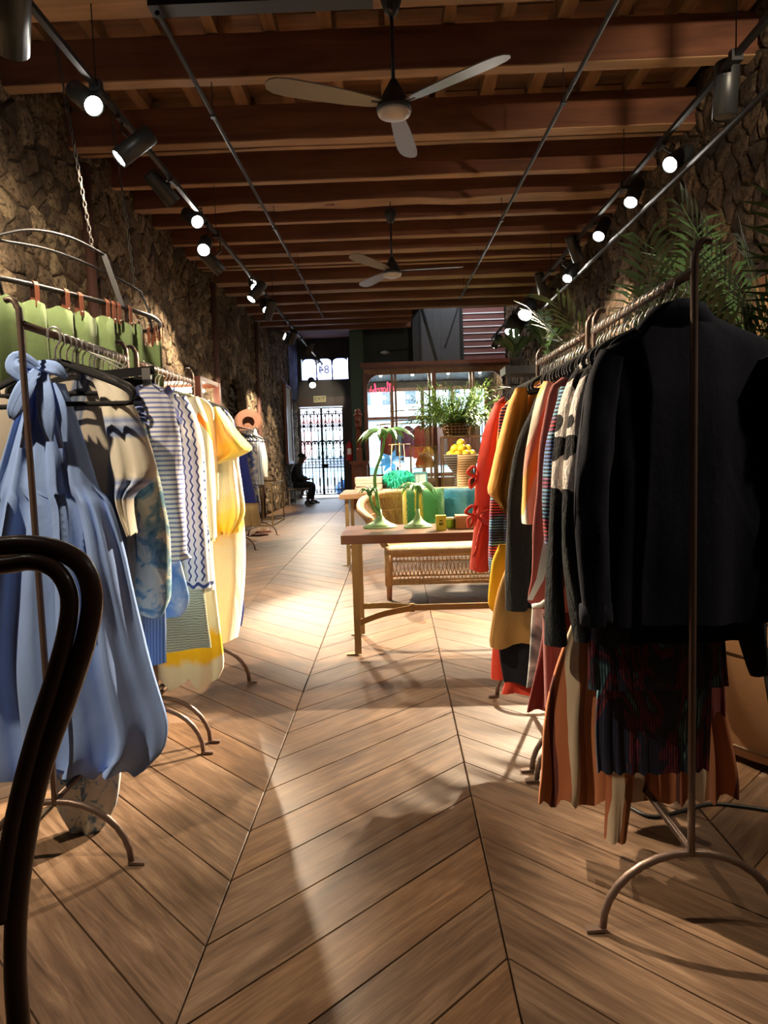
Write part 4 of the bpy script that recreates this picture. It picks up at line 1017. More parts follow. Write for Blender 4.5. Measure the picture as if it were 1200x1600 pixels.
garment('fringed_shawl', 'white and blue shawl with a knotted fringe beside the wave print dress', 'shawl', 2.80,
        [(610, 256), (640, 270), (675, 280), (690, 276)], C_STRIPE, LX, .03, 2, .008, GB, top=(1.62, .05), M=12,
        parts=(extra('fringe', lambda mb: [mb.tube(spline([at(262+k*2.2, 655+k*1.5, 2.77), at(263+k*2.3+random.Random(k).uniform(-3, 3), 680, 2.765), at(260+k*2.4+random.Random(k+9).uniform(-4, 4), 705, 2.77)], 3), .0022, 5) for k in range(9)], C_WHITE),))
garment('tweed_shorts', 'pale green tweed shorts with a yellow waist seam low on the left rack', 'shorts', 2.86,
        [(880, 312), (930, 322), (1000, 329), (1014, 329)], C_TWEED, LX, .034, 2, .010, GB, M=12)
garment('wave_dress', 'white dress printed with navy wavy lines on the left rack', 'dress', 2.93,
        [(612, 272), (630, 290), (680, 304), (740, 312), (800, 322), (860, 332), (922, 338)], C_WAVE, LX, .036, 3, .014, GB, 0.006, top=(1.62, .06), N=60, M=34,
        parts=(sleeve('sleeve', [(278, 622, 13), (295, 680, 19), (302, 760, 20), (306, 840, 20), (310, 918, 19)], 2.87, C_WAVE, .04, 4, 18),))
garment('yellow_kaftan', 'long white voile kaftan with a yellow dyed band and frayed hem', 'kaftan', 3.19,
        [(640, 300), (760, 322), (900, 338), (990, 345), (1045, 348), (1066, 340)], C_YKAF, LX, .036, 4, .018, GB, 0.03, top=(1.61, .05), N=60, M=30)
garment('abstract_kimono', 'cream kimono with orange and blue abstract shapes beside the yellow puff blouse', 'kimono', 3.27,
        [(612, 296), (630, 312), (680, 322), (740, 328), (800, 334), (842, 338)], C_CREAM, LX, .036, 2, .01, GB, top=(1.62, .06),
        parts=(sleeve('sleeve', [(300, 622, 10), (316, 680, 13), (324, 760, 12), (330, 840, 9)], 3.18, C_CREAM, .034, 4),))
garment('mint_blouse', 'pale mint cotton blouse between the cream kimono and the yellow puff blouse', 'blouse', 3.36,
        [(622, 318), (640, 334), (700, 338), (780, 342)], C_PALE, LX, .034, 2, .01, GB, top=(1.62, .06))
garment('puff_blouse', 'crinkled yellow and white blouse with one big flared sleeve on the left rack', 'blouse', 3.52,
        [(640, 338), (670, 352), (740, 362), (800, 372), (830, 372)], C_YWHT, LX, .05, 3, .016, GB, top=(1.62, .07), N=60,
        parts=(panel('sleeve', [(636, 336, 342), (655, 332, 356), (675, 331, 371), (692, 330, 386), (702, 330, 393), (710, 330, 382), (722, 330, 352), (728, 331, 340)], 3.43, C_YEL, .07, 2, .02, 4, .006),))
garment('white_long_dress', 'long white dress with a yellow dip-dyed sleeve puff under the yellow blouse', 'dress', 3.60,
        [(700, 356), (780, 376), (850, 381), (920, 382), (970, 378), (1000, 372)], C_YWHT, LX, .05, 4, .020, GB, 0.012, N=60,
        parts=(panel('sleeve', [(715, 332, 372), (760, 334, 378), (800, 336, 382), (818, 338, 376), (832, 344, 366)], 3.50, C_YWHT, .045, 3, .02, 2, .008),))
garment('blue_fringe_scarf', 'white scarf with a royal blue end hanging at the far end of the left racks', 'scarf', 3.78,
        [(860, 378), (920, 380), (950, 381), (975, 376)], C_ROYAL, LX, .03, 2, .008, GB, M=10)
garment('navy_print_shirt', 'navy printed shirt with a black hanger loop behind the yellow blouse', 'shirt', 3.84,
        [(640, 352), (660, 366), (720, 374), (800, 374)], C_DUSTB, LX, .03, 2, .008, GB, top=(1.62, .06))
# far rack by the wall
GC = 'clothes on the far left rack'
FX = -2.22
garment('royal_blue_dress', 'royal blue dress with a straw hem on the far rack by the left wall', 'dress', 9.9,
        [(690, 384), (730, 389), (788, 402), (800, 404)], C_ROYAL, FX, .08, 3, .03, GC, top=(1.55, .06), M=16,
        parts=(extra('straw_hem', lambda mb: add_loft(mb, *loft_cloth([(at(390, 786, 9.85).z, FX-.27, FX+.27), (at(390, 822, 9.85).z, FX-.29, FX+.29)], 9.88, .10, 3, .03, 5, 36, 6)), C_STRAW),))
garment('dusty_print_dress', 'dusty blue printed dress behind the royal blue dress on the far rack', 'dress', 10.3,
        [(678, 392), (700, 402), (760, 404), (800, 408)], C_DUSTB, FX, .06, 2, .02, GC, top=(1.58, .06), M=14)
garment('blue_stripe_shirt', 'blue and white striped shirt second from the far end of the far rack', 'shirt', 10.7,
        [(672, 396), (690, 406), (730, 411), (756, 412)], C_BWST, FX, .06, 2, .02, GC, top=(1.60, .06), M=14)
garment('white_linen_shirt', 'white linen shirt at the far end of the far rack by the wall', 'shirt', 11.2,
        [(668, 400), (682, 410), (720, 418), (746, 419)], C_WHITE, FX, .06, 2, .02, GC, top=(1.62, .06), M=14)

M_CLIP = plain('silver_clip', (.6, .6, .6), .3, .9)
for k, (Yk, px0, px1, py) in enumerate(((2.56, 140, 242, 578), (2.60, 165, 240, 592))):
    a, b = at(px0, py+10, Yk-.03), at(px1, py, Yk+.03); t = thing('trouser_hanger', ('upper', 'lower')[k]+' flat black trouser hanger with silver clips on the nearest left rail', 'hanger', (a+b)/2, 0, 'flat trouser hangers')
    mb = MB(); mb.bar(a, b, .016, .030); mb.build('hanger_bar', M_VELVET, t)
    for f in (.12, .88): c = a+(b-a)*f; mb = MB(); mb.box(c+V((0, -.006, -.012)), (.030, .020, .040)); mb.build('clip', M_CLIP, t)
    m_ = (a+b)/2; mb = MB(); mb.tube(spline([m_, m_+V((0, 0, .03)), V((LX+.015, m_.y, RAILZ-.02)), V((LX+.014, m_.y, RAILZ+.008)), V((LX-.012, m_.y, RAILZ+.012)), V((LX-.018, m_.y, RAILZ-.01))], 4), .003, 6); mb.build('hook', M_STEEL, t, True)
# ------------------------------------------------------------------ fitting-room ring with green curtain
RZ = 2.36
ringp = [(-2.265, 4.02), (-2.02, 4.51), (-1.83, 5.05), (-1.78, 5.42), (-1.90, 5.78), (-2.24, 5.92), (-2.62, 5.75), (-2.76, 5.2), (-2.76, 4.5), (-2.58, 4.02)]
ring = spline([(x, y, RZ) for x, y in ringp], 8, True)
t = thing('curtain_ring', 'black steel fitting-room ring with a domed crown hung from chains by the left wall', 'curtain ring', (-2.3, 5.0, RZ))
mb = MB(); mb.tube(ring, .016, 8, True); mb.build('ring_tube', M_BLACKM, t, True)
hub = V((-2.42, 4.32, 2.66))
c1, c2 = V((-1.99, 5.02, 2.74)), V((-2.02, 5.80, 2.66))
r1, r2 = V((-1.87, 5.0, RZ)), V((-1.95, 5.82, RZ))
mb = MB(); mb.tube(spline([hub, hub*.66+c1*.34+V((0, 0, .09)), hub*.3+c1*.7+V((0, 0, .08)), c1], 5), .009, 6); mb.build('crown_rod', M_BLACKM, t, True)
mb = MB(); mb.tube(spline([hub, hub*.66+c2*.34+V((0, 0, .07)), hub*.3+c2*.7+V((0, 0, .06)), c2], 5), .009, 6); mb.build('crown_rod', M_BLACKM, t, True)
mb = MB(); mb.bar(c1, r1, .034, .012, (0, 1, 0)); mb.build('crown_strut', M_BLACKM, t)
mb = MB(); mb.tube([c2, (c2+r2)/2+V((.02, 0, 0)), r2], .010, 6); mb.build('crown_strut', M_BLACKM, t, True)
p3 = V((-2.74, 5.1, RZ)); mb = MB(); mb.tube(spline([hub+V((-.1, -.5, .03)), hub, hub*.5+p3*.5+V((0, 0, .03)), p3], 5), .013, 6); mb.build('crown_strut', M_BLACKM, t, True)
M_CURT = plain('green_curtain_linen', (0.105, 0.150, 0.062), 0.85, 0, 0.3, 260, 0.12, 0.2, sheen=.1)
M_CURTD = M_CURT
M_TAN = plain('tan_leather', (0.16, 0.052, 0.026), 0.5, 0, 0.2, 90, 0.2)
def curtain(name, label, i0, i1, zt, zb, seed, amp=.035, nf=7):
    rg = random.Random(seed); pts = [ring[i % len(ring)] for i in range(i0, i1)]
    L = len(pts); rows = []; n = 130
    def pt(f):
        a = f*(L-1); i = int(min(a, L-2)); return pts[i]+(pts[i+1]-pts[i])*(a-i)
    ph = rg.uniform(0, 6)
    for r in range(15):
        k = r/14; row = []
        for q in range(n):
            f = q/(n-1); p = pt(f); d = (pt(min(1, f+.01))-pt(max(0, f-.01))).normalized(); nm = V((d.y, -d.x, 0))
            w = amp*(0.55+.45*k)*(math.sin(f*nf*2*PI+ph+.4*k)+.4*math.sin(f*nf*3.3*PI+1.3*ph))
            sag = 0.035*(abs(math.sin(f*nf*PI+ph/2)))*(1-k)**8
            row.append(V((p.x, p.y, zt-sag+(zb-zt)*k))+nm*w)
        rows.append(row)
    o = thing(name, label, 'curtain', (pts[0].x, pts[0].y, zt))
    mb = MB(); mb.grid(rows); b = mb.build('curtain_cloth', M_CURT, o, True)
    sm = b.modifiers.new('thickness', 'SOLIDIFY'); sm.thickness = .004
    return o, pt
o1, pt1 = curtain('curtain', 'sage green linen curtain hanging from leather tabs on the fitting-room ring', -6, 20, RZ-.085, .10, 2, .050, 10)
o2, pt2 = curtain('curtain', 'narrow dark green curtain gathered on the wall side of the fitting-room ring', 29, 44, RZ-.10, .10, 5, .03, 5)
def tabs(o, pt, fs):
    for f in fs:
        p = pt(f); d = (pt(min(1, f+.01))-pt(max(0, f-.01))).normalized(); nm = V((d.y, -d.x, 0)); u = V((0, 0, 1))
        mb = MB(); w = .016; prof = [(.022, -.125), (.022, 0), (.013, .020), (0, .026), (-.013, .020), (-.022, 0), (-.022, -.11)]
        for off in (0, .003):
            pass
        rows = [[p+nm*a+u*b-d*w, p+nm*a+u*b+d*w] for a, b in prof]+[[p+nm*(a*.82)+u*(b*.97)+d*w, p+nm*(a*.82)+u*(b*.97)-d*w] for a, b in prof]
        mb.grid([[p+nm*a+u*b-d*w, p+nm*a+u*b+d*w, p+nm*a*.8+u*b*.98+d*w, p+nm*a*.8+u*b*.98-d*w] for a, b in prof], True)
        tb = mb.build('leather_tab', M_TAN, o)
        mb = MB(); mb.ball(p+nm*.024+u*-.10, .006, 8, 5); mb.build('rivet', M_STEEL, tb, True)
tabs(o1, pt1, (.10, .27, .42, .54, .60, .725, .755, .785, .855))
tabs(o2, pt2, (.05, .2, .36, .52, .68, .84, .95))
def chain(a, b, label):
    a, b = V(a), V(b); n = int((b-a).length/.042); mb = MB(); d = (b-a)/n
    for i in range(n):
        c = a+d*(i+.5); ax = V((1, 0, 0)) if i % 2 else V((0, 1, 0))
        mb.tube([c+ax*(.011*math.cos(2*PI*k/8))+V((0, 0, .026*math.sin(2*PI*k/8))) for k in range(8)], .0038, 5, True)
    o = mb.build('chain', plain('dark_chain', (.02, .016, .013), .8), None, True); o['kind'] = 'thing'
    return tag(o, label, 'chain')
chain(c1+V((-.05, -.06, .012)), (c1.x-.25, 5.05, 4.15), 'iron chain from the ceiling to the near corner of the curtain ring')
chain(c2+V((-.02, -.05, .012)), (c2.x-.12, 5.70, 4.15), 'iron chain from the ceiling to the far corner of the curtain ring')

# ------------------------------------------------------------------ palms, mirror, leather chair on the right
def m_leaf(name, c0, c1):
    s = NT(name); o = s.tc(); g = s.noise(o, 9, 3)
    return s.fin(s.mix(g, c0, c1), 0.5, 0, None, 0.4)
M_PALM = m_leaf('palm_leaf', (0.016, 0.042, 0.014), (0.055, 0.115, 0.032))
M_FERN = m_leaf('fern_leaf', (0.045, 0.11, 0.022), (0.20, 0.32, 0.07))
M_STEM = plain('plant_stem', (0.06, 0.075, 0.025), 0.6)
M_POT = plain('dark_pot', (0.05, 0.042, 0.038), 0.7, 0, .1)
def frond(t, base, az, L, arch, n=30, ll=.26, w=.027, seed=0, mat=None, mid=.55):
    rg = random.Random(seed); d = V((math.cos(az), math.sin(az), 0)); pts = []
    for i in range(13):
        k = i/12; pts.append(V(base)+d*(L*arch*k**1.7)+V((0, 0, L*(1-.32*arch*k)*k)))
    mb = MB(); mb.tube(pts, [.006*(1-.8*i/12)+.001 for i in range(13)], 5)
    for i in range(n):
        k = 0.30+0.70*(i+.5)/n; a = k*12; j = int(min(a, 11)); p = pts[j]+(pts[j+1]-pts[j])*(a-j); tg = (pts[j+1]-pts[j]).normalized()
        side = tg.cross(V((0, 0, 1)))
        if side.length < .05: side = V((-d.y, d.x, 0))
        side.normalize(); l = ll*(0.55+.9*math.sin(PI*min(1, (k-.25)/.85)))
        for sg in (-1, 1):
            dd = (side*sg*.75+tg*.8+V((0, 0, .10+rg.uniform(-.1, .1)))).normalized()
            mb.leaf(p, dd, l*rg.uniform(.85, 1.1), w*rg.uniform(.8, 1.2), side.cross(tg), rg.uniform(.15, .4))
    return mb.build('frond', mat or M_PALM, t)
def palm(x, y, zb, label, fr, pot=True, grp=None, ll=.26, potr=.16, poth=.32):
    t = thing('potted_palm', label, 'plant', (x, y, zb), 0, grp)
    if pot:
        mb = MB(); mb.lathe([(potr*.7, 0), (potr*.95, poth*.9), (potr*1.05, poth), (potr*.9, poth), (potr*.88, poth-.03), (.003, poth-.03)], (x, y, zb), 20); mb.build('pot', M_POT, t, True)
    for i, (az, L, arch) in enumerate(fr): frond(t, (x+.03*math.cos(R(az)), y+.03*math.sin(R(az)), zb+(poth*.9 if pot else 0)), R(az), L, arch, seed=i*7+int(x*10), ll=ll)
    return t
palm(1.85, 4.55, 0, 'tall palm with long feathery fronds behind the nearest right rack', [(95, 2.35, .30), (150, 2.25, .42), (200, 2.15, .42), (75, 2.35, .22), (300, 2.2, .30), (250, 2.0, .34), (60, 2.5, .18), (110, 1.9, .55), (175, 1.75, .62), (60, 2.6, .16), (215, 2.35, .16), (280, 1.9, .40)], ll=.30)
palm(2.42, 4.15, 0, 'palm with dark fronds leaning against the right wall above the wooden mirror', [(180, 2.6, .28), (135, 2.5, .34), (230, 2.4, .30), (100, 2.4, .3), (205, 2.2, .45), (160, 2.3, .15)], ll=.30)
palm(2.12, 3.90, 0, 'low palm in front of the right wall reflected in the wooden mirror', [(150, 1.7, .35), (100, 1.75, .3), (90, 1.7, .4), (200, 1.65, .3), (260, 1.6, .4), (170, 1.8, .2)], ll=.26)
# leaning mirror in a wood frame
t = thing('standing_mirror', 'wood framed standing mirror by the right wall beside the palms', 'mirror', (2.36, 4.1, 0))
A, B_ = V((2.30, 4.52, 0)), V((2.52, 3.35, 0))
dv = (B_-A).normalized(); nv = V((dv.y, -dv.x, 0));
if nv.x > 0: nv = -nv
H = 2.25; w = .075
for a, b in ((A+V((0, 0, .05)), A+V((0, 0, H))), (B_+V((0, 0, .05)), B_+V((0, 0, H)))):
    mb = MB(); mb.bar(a, b, .05, w, nv); mb.build('frame_stile', M_OAKF, t)
for z in (.09, H): mb = MB(); mb.bar(A+V((0, 0, z))-dv*.04, B_+V((0, 0, z))+dv*.04, .05, .11, (0, 0, 1)); mb.build('frame_rail', wood('oak_rail', (0.16, 0.065, 0.025), (0.36, 0.17, 0.07), 1, 12, .4), t)
s_ = NT('mirror_glass'); M_MIRR = s_.fin((0.85, 0.87, 0.86), 0.02, 1.0)
mb = MB(); q = nv*-.0
mb.prism([A+V((0, 0, .1)), B_+V((0, 0, .1)), B_+V((0, 0, H-.04)), A+V((0, 0, H-.04))], -nv*.01); mb.build('mirror_pane', M_MIRR, t)
# tan leather tub chair
M_SUEDE = plain('tan_suede', (0.38, 0.20, 0.09), 0.75, 0, 0.25, 35, 0.22, 0.3)
M_SUEDED = plain('suede_piping', (0.15, 0.075, 0.03), 0.6)
t = thing('tub_chair', 'tan suede tub chair with dark piping beside the nearest right rack', 'chair', (1.80, 3.02, 0))
def shellp(r0, r1, z0, z1, n=40, th=.06):
    rows = []
    for (r, z) in ((r0, z0), (r1, z1), (r1-th, z1), (r0-th, z0+.3)):
        rows.append([V((1.80+r*math.cos(R(-40)-R(280)*k/n), 3.02+r*math.sin(R(-40)-R(280)*k/n), z)) for k in range(n+1)])
    return rows
mb = MB(); mb.grid(shellp(.50, .54, .03, .74)); mb.build('shell', M_SUEDE, t, True)
mb = MB(); mb.lathe([(.47, .03), (.48, .40), (.44, .44), (.002, .45)], (1.80, 3.02, 0), 36); mb.build('seat', M_SUEDE, t, True)
for z, r in ((.07, .506), (.45, .528), (.60, .536), (.74, .535)):
    mb = MB(); mb.tube([V((1.80+r*math.cos(R(-40)-R(280)*k/40), 3.02+r*math.sin(R(-40)-R(280)*k/40), z)) for k in range(41)], .007, 6); mb.build('piping', M_SUEDED, t, True)
# black cord on the floor
mb = MB(); mb.tube(spline([atZ(985, 1262, .007), atZ(1020, 1276, .007), atZ(1070, 1266, .007), atZ(1110, 1256, .007), atZ(1160, 1260, .007), atZ(1230, 1270, .007), atZ(1330, 1280, .007)], 6), .0065, 6)
tag(mb.build('power_cord', plain('black_cord', (.008, .008, .008), .5), None, True), 'black cord lying on the floor behind the nearest rack foot on the right', 'cord')
# black side table foot seen at the right edge
mb = MB(); mb.bar(at(1190, 1010, 2.5), at(1206, 1110, 2.5), .014, .014); tag(mb.build('belt', M_VELVET), 'thin black tie belt dangling from a sleeve at the right edge', 'belt')

# ------------------------------------------------------------------ bentwood stool at the front left
M_BENT = wood('dark_bentwood', (0.085, 0.048, 0.034), (0.20, 0.115, 0.08), 2, 8, 0.32, 0.0, 0.05, 0.5, coat=.25)
t = thing('bentwood_stool', 'dark bentwood bar stool whose looped back fills the lower left corner', 'stool', (-.78, 1.0, 0))
def hoop(pr, dep, off):
    return [at(x, y, dep+dd) for x, y, dd in pr]
outer = [(-70, 866, 0), (-20, 856, 0), (40, 852, 0), (92, 860, 0), (130, 886, 0), (144, 935, 0), (134, 1000, 0), (108, 1080, 0), (78, 1160, 0), (54, 1240, .0), (37, 1330, 0), (26, 1420, 0), (24, 1520, 0), (32, 1640, 0), (40, 1800, 0)]
def depthY(y): return 1.0-0.10*max(0, min(1, (y-850)/750))
op = [at(x, y, depthY(y)) for x, y, _ in outer]
xc = -0.72
opl = [V((2*xc-p.x, p.y+.10, p.z)) for p in op]
# the loop closes over the far side, mirrored about its own centre line
full = [V((2*xc-p.x, p.y, p.z)) for p in op[::-1]]
mid = V((xc, op[0].y, op[0].z+.004))
loop = spline(full[:-1]+[mid]+op[1:], 5)
mb = MB(); mb.tube(loop, .0150, 14); mb.build('back_hoop', M_BENT, t, True)
inner = [(-60, 905, 0), (0, 884, 0), (50, 878, 0), (88, 892, 0), (108, 930, 0), (104, 985, 0), (84, 1060, 0), (58, 1140, 0), (36, 1220, 0), (18, 1300, 0), (6, 1380, 0), (-2, 1440, 0)]
ip = [at(x, y, depthY(y)-.012) for x, y, _ in inner]
fi = [V((2*xc-p.x, p.y, p.z)) for p in ip[::-1]]
mb = MB(); mb.tube(spline(fi[:-1]+[V((xc, ip[0].y, ip[0].z+.01))]+ip[1:], 5), .0125, 12); mb.build('inner_hoop', M_BENT, t, True)
sz = .66
mb = MB(); mb.lathe([(.19, sz-.035), (.205, sz-.02), (.205, sz), (.19, sz+.006), (.003, sz)], (xc, .70, 0), 30); mb.build('seat', M_BENT, t, True)
lb = op[-1]
for sx in (-1, 1):
    mb = MB(); mb.tube(spline([V((xc+sx*abs(lb.x-xc), lb.y, lb.z)), V((xc+sx*.23, .90, .25)), V((xc+sx*.24, .93, 0.0))], 4), .0145, 10); mb.build('leg', M_BENT, t, True)
    mb = MB(); mb.tube(spline([V((xc+sx*.15, .57, sz-.02)), V((xc+sx*.19, .52, .3)), V((xc+sx*.22, .49, 0))], 4), .0145, 10); mb.build('leg', M_BENT, t, True)
mb = MB(); mb.tube([V((xc+.185*math.cos(2*PI*k/30), .71+.185*math.sin(2*PI*k/30), .30)) for k in range(30)], .009, 8, True); mb.build('foot_ring', M_BENT, t, True)
# ------------------------------------------------------------------ display tables
M_TTOP = wood('walnut_tabletop', (0.075, 0.032, 0.018), (0.20, 0.095, 0.050), 0, 9, 0.42, 0.1, 0.08)
M_TTOP2 = wood('oak_tabletop', (0.17, 0.09, 0.045), (0.36, 0.22, 0.12), 0, 9, 0.45, 0.1, 0.08)
def table(label, x0, x1, y0, y1, zt, th, mat, foot=True):
    t = thing('display_table', label, 'table', ((x0+x1)/2, (y0+y1)/2, 0))
    mb = MB(); mb.box2((x0, y0, zt-th), (x1, y1, zt)); mb.build('tabletop', mat, t, bevel=.003)
    ix, iy = .085, .05
    for x, s in ((x0+ix, -1), (x1-ix, 1)):
        for y in (y0+iy, y1-iy):
            mb = MB(); mb.box2((x-.022, y-.009, .008), (x+.022, y+.009, zt-th)); mb.bar((x, y, .006), (x+s*.075, y, .004), .03, .01); mb.build('leg', M_BRASS, t)
    for s in (-1, 1):
        x = x0+ix if s < 0 else x1-ix; xe = x+(-s)*.36; ym = (y0+y1)/2
        for yy in (y0+iy, y1-iy):
            mb = MB(); pts = spline([(x, yy, .205), (x+(-s)*.16, yy+(ym-yy)*.45, .235), (xe, ym+(yy-ym)*.06, .245)], 6)
            rows = [[p+V((0, 0, -.02)), p+V((0, 0, .02)), p+V((0, .008, .02)), p+V((0, .008, -.02))] for p in pts]; mb.grid(rows, True); mb.build('brace', M_BRASS, t)
    mb = MB(); mb.box2((x0+ix+.34, (y0+y1)/2-.006, .226), (x1-ix-.34, (y0+y1)/2+.006, .265)); mb.build('stretcher', M_BRASS, t)
    mb = MB(); mb.box(((x0+ix+.36), (y0+y1)/2, .246), (.035, .03, .055)); mb.build('collar', M_BRASS, t)
    return t
T1 = (-.36, 1.25, 4.42, 5.02, .785)
table('long walnut table on flat brass legs in the middle of the floor', T1[0], T1[1], T1[2], T1[3], T1[4], .056, M_TTOP)
T2Z = .835
table('second brass-legged wooden table behind the wicker settee, with books on it', -.66, 1.36, 8.1, 9.15, T2Z, .055, M_TTOP2)
# ------------------------------------------------------------------ palm-shaped candle holders
M_PGREEN = plain('green_painted_metal', (0.12, 0.36, 0.10), 0.45, 0.1, 0.1, 40, 0.3)
M_PLITE = plain('light_green_metal', (0.33, 0.58, 0.27), 0.45, 0.1, 0.1, 40, 0.2)
def palm_leafpart(t, c, az, L, drop, w, k=7):
    d = V((math.cos(az), math.sin(az), 0)); s = V((-d.y, d.x, 0)); rows = []
    n = 9
    for i in range(n+1):
        f = i/n; p = V(c)+d*(L*f*(1-.22*f*drop))+V((0, 0, .05*math.sin(PI*f*.8)-L*drop*f*f)); ww = w*math.sin(PI*(0.08+.92*f)**.8)*(0.75+.25*(i % 2))
        rows.append([p-s*ww+V((0, 0, -ww*.35)), p+V((0, 0, .004)), p+s*ww+V((0, 0, -ww*.35)), p+V((0, 0, -.002))])
    mb = MB(); mb.grid(rows, True); return mb.build('palm_leaf', M_PGREEN, t)
def palm_holder(label, c, rb, stem, seed):
    t = thing('palm_candle_holder', label, 'candle holder', c, 0, 'green palm candle holders')
    mb = MB(); mb.lathe([(rb, 0), (rb, .006), (rb*.97, .012), (rb*.9, .013), (rb*.9, .018), (rb*.62, .030), (rb*.34, .052), (rb*.16, .085), (.012, .125)], c, 36); mb.build('base', M_PLITE, t, True)
    for st in stem:
        mb = MB(); pts = spline([V(c)+V(p) for p in st['p']], 6); mb.tube(pts, [.014-.006*i/len(pts) for i in range(len(pts))], 8); mb.build('stem', M_PGREEN, t, True)
        top = V(c)+V(st['p'][-1]); rg = random.Random(seed)
        for k in range(st['n']):
            palm_leafpart(t, top, 2*PI*k/st['n']+rg.uniform(-.2, .2), st['L']*rg.uniform(.85, 1.1), st['d']*rg.uniform(.5, 1.25), st['w'])
        mb = MB(); mb.ball(top, .018, 8, 6); mb.build('crown_knob', M_PGREEN, t, True)
    return t
b1 = atZ(594, 824, T1[4]); b1.y = min(max(b1.y, T1[2]+.13), T1[3]-.14)
palm_holder('tall green palm tree candle holder with a bent stem and a small side palm', b1, .118, [
    {'p': [(0, 0, .08), (-.015, 0, .2), (-.025, 0, .36), (.03, 0, .52), (.055, 0, .655)], 'n': 11, 'L': .225, 'd': .45, 'w': .046},
    {'p': [(-.01, -.01, .10), (-.05, -.015, .16), (-.065, -.02, .235)], 'n': 8, 'L': .085, 'd': .35, 'w': .020}], 3)
b2 = V((at(653, 815, 4.80).x, 4.80, T1[4]))
palm_holder('shorter green palm tree candle holder with a full leaf crown', b2, .098, [
    {'p': [(0, 0, .08), (.0, 0, .16), (.004, 0, .27)], 'n': 15, 'L': .155, 'd': .50, 'w': .034}], 5)
# boxes on the table
M_LIME = plain('lime_card', (0.50, 0.55, 0.06), 0.5); M_INK = plain('black_ink', (.012, .012, .012), .7)
c = V((at(689, 822, 4.58).x, 4.58, T1[4]))
t = thing('gift_box', 'small lime green box with black marks on its front, on the walnut table', 'box', c)
mb = MB(); mb.box(c+V((0, 0, .049)), (.066, .066, .098)); mb.build('box_body', M_LIME, t, bevel=.002)
mb = MB(); f = c+V((0, -.034, .049))
for dx, dz, w, h in ((-.006, .016, .008, .008), (.003, .016, .007, .010), (-.008, -.004, .009, .013), (.002, -.004, .004, .012), (.009, -.004, .006, .012), (-.002, -.012, .012, .003), (.010, .017, .003, .003)):
    mb.box(f+V((dx, 0, dz)), (w, .0012, h))
mb.build('printed_mark', M_INK, t)
c = V((at(703, 812, 4.72).x, 4.72, T1[4])); t = thing('candle_jar', 'small green glass candle jar behind the lime box', 'candle', c)
mb = MB(); mb.lathe([(.030, 0), (.034, .004), (.034, .052), (.030, .056), (.028, .050), (.002, .048)], c, 22); mb.build('jar', plain('green_glaze', (.20, .33, .05), .2), t, True)
mb = MB(); mb.lathe([(.034, .056), (.036, .058), (.036, .068), (.003, .07)], c, 22); mb.build('lid', plain('pale_lid', (.66, .70, .45), .4), t, True)
c = V((at(732, 815, 4.70).x+.012, 4.70, T1[4]))
t = thing('wooden_box', 'plain pale wooden box beside the lime box on the walnut table', 'box', c)
M_PALEW = wood('pale_wood', (0.34, 0.17, 0.085), (0.52, 0.29, 0.16), 0, 12, .5, .1)
mb = MB(); mb.box(c+V((0, 0, .032)), (.20, .14, .064)); mb.build('box_body', M_PALEW, t, bevel=.002)
mb = MB(); mb.box(c+V((0, 0, .075)), (.20, .14, .020)); mb.build('lid', M_PALEW, t, bevel=.002)

# ------------------------------------------------------------------ wicker settee
def m_wick():
    s = NT('natural_wicker'); o = s.tc(); n = s.noise(s.vmul(o, (60, 60, 14)), 1, 3); b = s.noise(o, 5, 3)
    return s.fin(s.ramp(s.ma('ADD', s.ma('MULTIPLY', n, .6), s.ma('MULTIPLY', b, .4)), [(.3, (.30, .175, .075)), (.5, (.52, .345, .165)), (.7, (.66, .48, .26))]), .6, 0, s.bump(n, .3, .004))
M_WICK = m_wick()
def m_weave():
    s = NT('woven_seat'); o = s.tc(); x, y, z = s.sep(o)
    a = s.ma('SINE', s.ma('MULTIPLY', s.ma('ADD', x, z), 420.0)); b = s.ma('SINE', s.ma('MULTIPLY', s.ma('ADD', y, s.ma('MULTIPLY', z, -1.0)), 420.0)); h = s.ma('MULTIPLY', a, b)
    return s.fin(s.ramp(s.ma('ADD', s.ma('MULTIPLY', h, .35), .5), [(.2, (.22, .12, .05)), (.5, (.55, .38, .19)), (.8, (.68, .51, .29))]), .65, 0, s.bump(h, .5, .006))
M_WEAVE = m_weave()
SX0, SX1, SY0, SY1 = -.12, 1.75, 6.12, 6.95
t = thing('wicker_settee', 'natural wicker settee with a curved spindle back behind the walnut table', 'settee', ((SX0+SX1)/2, (SY0+SY1)/2, 0))
for x in (SX0+.035, SX1-.035):
    for y in (SY0+.03, SY1-.05):
        mb = MB(); mb.tube([(x, y, .0), (x, y, .14)], [.022, .028], 10); mb.build('foot', M_PALEW, t, True)
        mb = MB(); mb.tube([(x, y, .13), (x, y, .47)], .036, 10); mb.build('leg', M_WICK, t, True)
mb = MB(); rows = []
for i in range(13):
    x = SX0+.02+(SX1-SX0-.04)*i/12; rows.append([V((x, SY0-.01, .405)), V((x, SY0-.012, .45)), V((x, SY0+.04, .475)), V((x, SY0+.4, .465+.006*math.sin(i))), V((x, SY1-.06, .46)), V((x, SY1-.06, .40))])
mb.grid(rows, True); mb.build('seat', M_WEAVE, t, True)
mb = MB()
for z, r in ((.395, .016), (.345, .010), (.215, .010), (.175, .014), (.15, .018)): mb.tube([(SX0+.03, SY0+.02, z), (SX1-.03, SY0+.02, z)], r, 6)
mb.build('front_rail', M_WICK, t, True)
mb = MB(); n = 52
